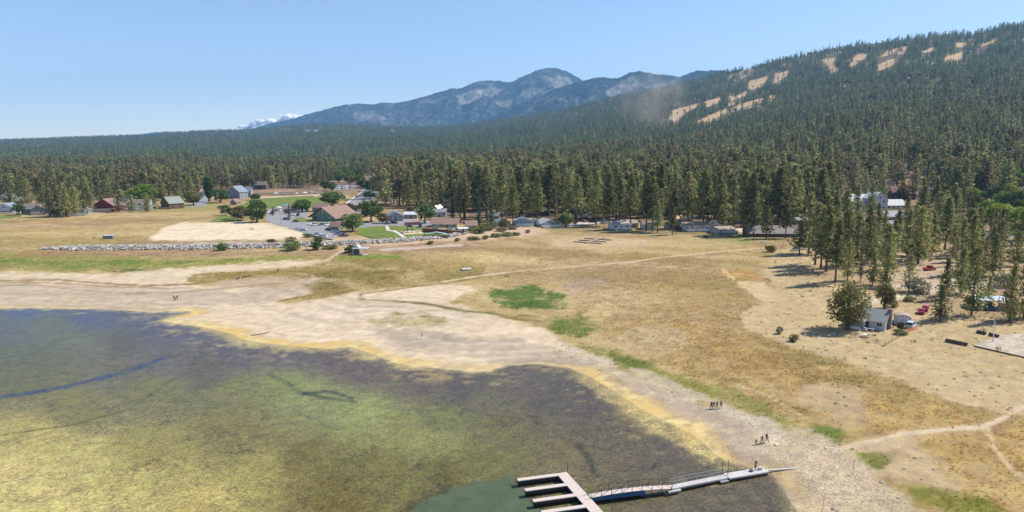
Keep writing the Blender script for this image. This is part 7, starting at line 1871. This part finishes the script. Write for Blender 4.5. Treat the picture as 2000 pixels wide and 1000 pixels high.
for a in ((1779, 640, 'suv', (0.50, 0.53, 0.56), 225, "silver estate car parked on the drive beside the cottage", None), (1799, 612, 'sedan', CRD, 240, "crimson car parked behind the cottage shed", None), (1807, 606, 'sedan', (0.45, 0.03, 0.06), 235, "second crimson car with raised bonnet behind the first", None),
          (1815, 528, 'pickup', (0.35, 0.03, 0.03), 200, "red pickup in the dusty clearing among the pines", None), (1929, 606, 'pickup', NAV, 170, "dark blue pickup under the pale blue canopy", None),
          (583, 449, 'sedan', WHT, 170, "white car in the lower row of the parking lot, left of a silver one", LOT), (592, 451, 'sedan', SIL, 172, "silver car touching the white one in the lower parking row", LOT), (619, 459, 'sedan', SIL, 165, "silver car at the parking lot's lower corner", LOT), (632, 464, 'suv', WHT, 175, "white car at the lowest corner of the parking lot", LOT),
          (644, 451, 'suv', BLK, 160, "black vehicle left of the restroom hut", LOT), (651, 447, 'suv', DGR, 165, "dark grey vehicle behind the black one by the restroom hut", LOT), (661, 459, 'pickup', (0.14, 0.22, 0.32), 20, "blue-grey pickup in front of the restroom hut", LOT), (671, 462, 'pickup', NAV, 15, "navy pickup hitched by the lawn edge", LOT),
          (560, 430, 'suv', DGR, 185, "dark grey vehicle left of the community hall verge", LOT), (578, 434, 'sedan', BLK, 190, "black car below the community hall verge", LOT), (574, 421, 'suv', WHT, 100, "white vehicle behind the spruce by the community hall", LOT), (582, 422, 'suv', BLK, 100, "black vehicle beside the white one behind the spruce", LOT),
          (531, 418, 'suv', MAR, 80, "maroon vehicle behind the small spruce", LOT), (524, 416, 'suv', WHT, 80, "white vehicle left of the maroon one, half behind the big tree", LOT), (540, 413, 'suv', (0.45, 0.05, 0.05), 95, "red vehicle in the far row of the parking lot", LOT), (547, 412, 'van', WHT, 95, "white van in the far row of the parking lot", LOT), (554, 411, 'sedan', WHT, 95, "white car right of the white van in the far row", LOT), (536, 412, 'suv', SIL, 95, "silver vehicle left of the red one in the far row", LOT),
          (770, 437, 'suv', BLK, 178, "black car on the park drive behind the lawn", None), (757, 438, 'sedan', DGR, 178, "dark car left of the black one on the park drive", None), (821, 444, 'van', NAV, 90, "dark blue van at the end of the red fence", None), (877, 449, 'sedan', SIL, 10, "silver car inside the red fence yard", None), (892, 451, 'suv', WHT, 10, "white vehicle inside the red fence yard", None), (850, 448, 'sedan', SIL, 5, "silver car at the left of the red fence yard", None),
          (1157, 435, 'suv', BLK, 190, "black vehicle parked on the gravel track", None), (1178, 438, 'sedan', SIL, 185, "silver car left of the white cabin", None), (1123, 437, 'sedan', MAR, 90, "maroon car beside the leafy tree on the gravel track", None), (1141, 434, 'suv', (0.4, 0.03, 0.03), 120, "red vehicle before the dark brown cabin", None),
          (1552, 490, 'sedan', SIL, 20, "silver car inside the wire fence by the dirt field, left one", None), (1561, 488, 'suv', WHT, 20, "white vehicle inside the wire fence by the dirt field", None), (1734, 463, 'sedan', WHT, 180, "white car on the grey road in the gap between pines", None), (1720, 458, 'suv', DGR, 0, "dark vehicle on the grey road in the gap between pines", None),
          (1924, 457, 'van', WHT, 180, "white camper at the foot of the yellow-green tree, left one", None), (1942, 456, 'sedan', WHT, 180, "white car right of the white camper", None), (1966, 453, 'van', WHT, 180, "white camper near the right edge below the bright trees", None),
          (697, 386, 'suv', DGR, 70, "dark car driving down the road", None), (703, 377, 'sedan', SIL, 70, "silver car farther up the road", None), (716, 371, 'van', WHT, 75, "white truck at the top of the road", None), (430, 407, 'van', (0.45, 0.45, 0.46), 10, "grey camper by the village street end, left of two", None), (440, 408, 'van', (0.5, 0.5, 0.51), 10, "grey camper by the village street end, right of two", None), (1868, 412, 'suv', WHT, 30, "white vehicle among the pines right of the grove's tall trunk", None)): car(*a)
for k, (px, py, kd, c, hd) in enumerate([(606, 439, 'sedan', WHT, 60), (614, 441, 'suv', SIL, 60), (628, 440, 'sedan', DGR, 60), (640, 441, 'suv', WHT, 60), (652, 440, 'sedan', SIL, 60), (600, 414, 'suv', DGR, 95), (562, 410, 'sedan', BLK, 95), (590, 411, 'suv', WHT, 95), (612, 462, 'sedan', WHT, 165), (655, 454, 'suv', SIL, 20)]):
    car(px, py, kd, c, hd, "%s %s in the parking lot, %s" % ({WHT: "white", SIL: "silver", DGR: "dark grey", BLK: "black"}[c], "car" if kd == 'sedan' else "tall car", ("first of the middle row", "second of the middle row", "third of the middle row", "fourth of the middle row", "fifth of the middle row", "behind the round dark tree", "right of the white ones in the far row", "at the far row's right end", "left of the lowest corner", "beside the blue-grey pickup")[k]), LOT)
TOWN = "cars in the far town lot"
for k in range(12):
    car(652 + (k % 6) * 8.0, 366 + (k // 6) * 4.5 - (k % 6) * 0.5, ('sedan', 'suv')[k % 2], (WHT, SIL, BLK, WHT, DGR, SIL)[k % 6], 80, "tiny %s car in the far lot, %s row, number %d from the left" % (("white", "silver", "black", "white", "dark grey", "silver")[k % 6], ("upper", "lower")[k // 6], k % 6 + 1), TOWN)

# ------------------------------------------------------------------ rock bank, stones, grass
def rock_mesh(seed, m):
    r = random.Random(seed); bm = bmesh.new(); bmesh.ops.create_icosphere(bm, subdivisions=1, radius=1.0)
    for v in bm.verts: v.co *= r.uniform(0.65, 1.15); v.co.z *= 0.7
    me = bpy.data.meshes.new("rock"); bm.to_mesh(me); bm.free(); me.materials.append(m); return me
def tint_mat(name, rgb, lo, hi, rough=0.95):
    m, nt, b = new_mat(name); oi = N(nt, "ShaderNodeObjectInfo"); mr = N(nt, "ShaderNodeMapRange", i_3=lo, i_4=hi); nt.links.new(oi.outputs["Random"], mr.inputs[0])
    vm = N(nt, "ShaderNodeVectorMath", operation='SCALE'); vm.inputs[0].default_value = rgb; nt.links.new(mr.outputs[0], vm.inputs["Scale"]); nt.links.new(vm.outputs[0], b.inputs["Base Color"]); b.inputs["Roughness"].default_value = rough; b.inputs["Specular IOR Level"].default_value = 0.1
    return m
M_ROCK = tint_mat('pale_granite', (0.36, 0.325, 0.29), 0.4, 1.4); M_PEB = tint_mat('shore_stones', (0.50, 0.44, 0.37), 0.5, 1.35)
rock_lib = library("bank_rocks", [rock_mesh(i, M_ROCK) for i in range(5)])
pts = []
seg = np.array(RIPRAP_W); sl = np.linalg.norm(np.diff(seg, axis=0), axis=1); cum = np.concatenate([[0], np.cumsum(sl)])
n = 5200; s = RNG.uniform(0, cum[-1], n); k = np.clip(np.searchsorted(cum, s) - 1, 0, len(sl) - 1); f = ((s - cum[k]) / sl[k])[:, None]
base = seg[k] * (1 - f) + seg[k + 1] * f
width = np.interp(s / cum[-1], [0, 0.08, 0.5, 0.9, 1], [1.5, 6.5, 7, 5, 3])
offs = (RNG.random(n) ** 0.8 * 2 - 1) * width
dirn = (seg[k + 1] - seg[k]) / sl[k][:, None]; nor = np.stack([-dirn[:, 1], dirn[:, 0]], 1)
xy = base + nor * offs[:, None]
z = ground_z(xy[:, 0], xy[:, 1])
sz = RNG.uniform(0.35, 1.0, n) * (1 + 0.3 * (RNG.random(n) < 0.1))
tag(scatter("rock_bank", np.stack([xy[:, 0], xy[:, 1], z + sz * 0.2], 1), sz, RNG.uniform(0, 6.28, n), RNG.integers(0, 5, n), rock_lib), "bank of pale boulders retaining the park shore", kind="stuff")

# stones and grass follow the cover painted on the ground
X = np.concatenate([g[0] for g in GRASS_SRC]); Y = np.concatenate([g[1] for g in GRASS_SRC]); Z = np.concatenate([g[2] for g in GRASS_SRC]); Dd = np.concatenate([g[3] for g in GRASS_SRC])
Cc = np.concatenate([g[4] for g in GRASS_SRC]); Aa = np.concatenate([g[5] for g in GRASS_SRC]); PX = np.concatenate([g[6] for g in GRASS_SRC]); PY = np.concatenate([g[7] for g in GRASS_SRC])
cell = np.empty(len(X)); o_ = 0
for g, (y0, y1, rows, cols) in zip(GRASS_SRC, ((55, 330, 400, 820), (330, 1000, 190, 620))):
    cell[o_:o_ + len(g[0])] = (2.5 * (g[1] + 130) / cols) * (g[1] * math.log(y1 / y0) / rows); o_ += len(g[0])
seen = (PX > -120) & (PX < 2120) & (PY < 1060) & (Dd > 1.0)
def pick(prob, cap):
    p = prob * cell * seen
    n_ = RNG.poisson(np.clip(p, 0, 12)); i = np.repeat(np.arange(len(X)), n_)
    if len(i) > cap: i = RNG.choice(i, cap, replace=False)
    j = np.sqrt(cell[i]) * 0.6
    xx = X[i] + RNG.normal(size=len(i)) * j; yy = Y[i] + RNG.normal(size=len(i)) * j
    return i, xx, yy
stone_lib = library("shore_stone_kinds", [rock_mesh(20 + i, M_PEB) for i in range(4)])
i, xx, yy = pick(np.clip(Aa[:, 1] - 0.15, 0, 1) * 1.4 * (Y < 330), 26000)
sz = RNG.uniform(0.05, 0.16, len(i)) * (1 + 2.2 * (RNG.random(len(i)) < 0.03))
zz = near_ground(xx, yy)[0]
tag(scatter("shore_stones", np.stack([xx, yy, zz], 1), sz, RNG.uniform(0, 6.28, len(i)), RNG.integers(0, 4, len(i)), stone_lib), "loose pale stones scattered on the shore", kind="stuff")

def tuft_mesh(seed, m, blades=9, h=0.5, spread=0.28):
    r = np.random.default_rng(seed); V = []; F = []
    for b in range(blades):
        a = r.uniform(0, 6.28); q = r.uniform(0, spread); c = np.array([math.cos(a) * q, math.sin(a) * q, -0.03]); hh = h * r.uniform(0.5, 1.1); lean = r.normal(size=2) * 0.22 * hh
        w = r.uniform(0.03, 0.07); d = r.uniform(0, 6.28); e = np.array([math.cos(d) * w, math.sin(d) * w, 0])
        k = len(V); V += [c - e, c + e, c + np.array([lean[0], lean[1], hh])]; F.append((k, k + 1, k + 2))
    return mesh_np("tuft", np.array(V), np.array(F), [m])
def tuft_mat(gain):
    m, nt, b = new_mat('grass_blades'); nt.nodes.remove(b)
    at1 = N(nt, "ShaderNodeAttribute", attribute_name="tint", attribute_type='INSTANCER'); oi = N(nt, "ShaderNodeObjectInfo"); mr = N(nt, "ShaderNodeMapRange", i_3=0.75 * gain, i_4=1.3 * gain); nt.links.new(oi.outputs["Random"], mr.inputs[0])
    vm = N(nt, "ShaderNodeVectorMath", operation='SCALE'); nt.links.new(at1.outputs["Color"], vm.inputs[0]); nt.links.new(mr.outputs[0], vm.inputs["Scale"])
    d = N(nt, "ShaderNodeBsdfDiffuse"); t = N(nt, "ShaderNodeBsdfTranslucent"); ms = N(nt, "ShaderNodeMixShader", i_0=0.45)
    for q in (d, t): nt.links.new(vm.outputs[0], q.inputs[0])
    nt.links.new(d.outputs[0], ms.inputs[1]); nt.links.new(t.outputs[0], ms.inputs[2]); nt.links.new(ms.outputs[0], nt.nodes["Material Output"].inputs[0])
    return m
MT = tuft_mat(1.85)
tuft_lib = library("tuft_kinds", [tuft_mesh(400 + i, MT, 10) for i in range(5)])
clump = smooth(0.32, 0.6, fbm(X * 0.35, Y * 0.35, 3, 61))
i, xx, yy = pick(np.clip(Aa[:, 0] - 0.3, 0, 1) * (0.25 + 1.5 * clump) * np.where(Y < 330, 1.5, 0.16), 230000)
zz = near_ground(xx, yy)[0]
sz = RNG.uniform(0.4, 1.0, len(i)) * np.where(Y[i] < 330, 1.0, 1.05) * (0.6 + 0.6 * Aa[i, 0])
tag(scatter("dry_grass", np.stack([xx, yy, zz], 1), sz, RNG.uniform(0, 6.28, len(i)), RNG.integers(0, 5, len(i)), tuft_lib, np.clip(Cc[i], 0, 1)), "dry golden and green grass covering the old lake bed", kind="stuff")
print("grass", len(i))
# brush scattered on bare ground
i, xx, yy = pick(np.where((Aa[:, 1] > 0.2) & (Aa[:, 1] < 0.45), 0.06, 0) + np.where((Aa[:, 0] > 0.5) & (Y > 250), 0.002, 0), 9000)
zz = near_ground(xx, yy)[0]; sz = RNG.uniform(0.35, 1.1, len(i)) * (1 + 1.2 * (RNG.random(len(i)) < 0.08))
tag(scatter("low_weeds", np.stack([xx, yy, zz], 1), sz, RNG.uniform(0, 6.28, len(i)), RNG.integers(0, 3, len(i)), library("weed_kinds", [tuft_mesh(500 + k, M_LEAF_OLIVE, 16, 0.4, 0.4) for k in range(3)])), "scattered low olive weeds on the bare ground", kind="stuff")

# dust rising beside the ski slope
dp = Vector((0, 0, 0)); dxy = at(1275, 250)
M_D = bpy.data.materials.new("dust"); M_D.use_nodes = True; nt = M_D.node_tree
for q in list(nt.nodes):
    if q.type == 'BSDF_PRINCIPLED': nt.nodes.remove(q)
pv = N(nt, "ShaderNodeVolumePrincipled"); pv.inputs["Color"].default_value = (0.86, 0.74, 0.60, 1)
tc = N(nt, "ShaderNodeTexCoord"); nz = N(nt, "ShaderNodeTexNoise", i_Scale=2.6, i_Detail=4.0, i_Distortion=0.8); nt.links.new(tc.outputs["Object"], nz.inputs["Vector"])
gr = N(nt, "ShaderNodeVectorMath", operation='LENGTH'); nt.links.new(tc.outputs["Object"], gr.inputs[0])
fall = N(nt, "ShaderNodeMapRange", i_1=0.15, i_2=0.98, i_3=1.0, i_4=0.0); nt.links.new(gr.outputs["Value"], fall.inputs[0])
nr = N(nt, "ShaderNodeMapRange", i_1=0.42, i_2=0.68, i_3=0.0, i_4=1.0); nt.links.new(nz.outputs[0], nr.inputs[0])
m1 = N(nt, "ShaderNodeMath", operation='MULTIPLY'); nt.links.new(fall.outputs[0], m1.inputs[0]); nt.links.new(nr.outputs[0], m1.inputs[1])
m2 = N(nt, "ShaderNodeMath", operation='MULTIPLY', i_1=0.011); nt.links.new(m1.outputs[0], m2.inputs[0]); nt.links.new(m2.outputs[0], pv.inputs["Density"])
nt.links.new(pv.outputs[0], nt.nodes["Material Output"].inputs["Volume"])
bm = bmesh.new(); bmesh.ops.create_icosphere(bm, subdivisions=3, radius=1.0); me = bpy.data.meshes.new("dust_cloud"); bm.to_mesh(me); bm.free(); me.materials.append(M_D)
o = link("dust_cloud", me, None, dxy + Vector((0, 0, 75))); o.scale = (125, 95, 115); o.rotation_euler = (0, math.radians(-18), 0)
tag(o, "brown dust drifting up beside the foot of the ski slope", kind="stuff")
# ------------------------------------------------------------------ the air of the valley
hz = MB().box(-11000, 11000, -1500, 12900, -3.0, 1350.0)
hm = bpy.data.materials.new("valley_air"); hm.use_nodes = True
for q in list(hm.node_tree.nodes):
    if q.type == 'BSDF_PRINCIPLED': hm.node_tree.nodes.remove(q)
pv = N(hm.node_tree, "ShaderNodeVolumePrincipled")
pv.inputs["Color"].default_value = (0.27, 0.60, 1.0, 1)
pv.inputs["Density"].default_value = 6.2e-5
pv.inputs["Anisotropy"].default_value = 0.0
hm.node_tree.links.new(pv.outputs[0], hm.node_tree.nodes["Material Output"].inputs["Volume"])
tag(hz.build("haze", hm), "thin bluish haze filling the valley", kind="stuff")
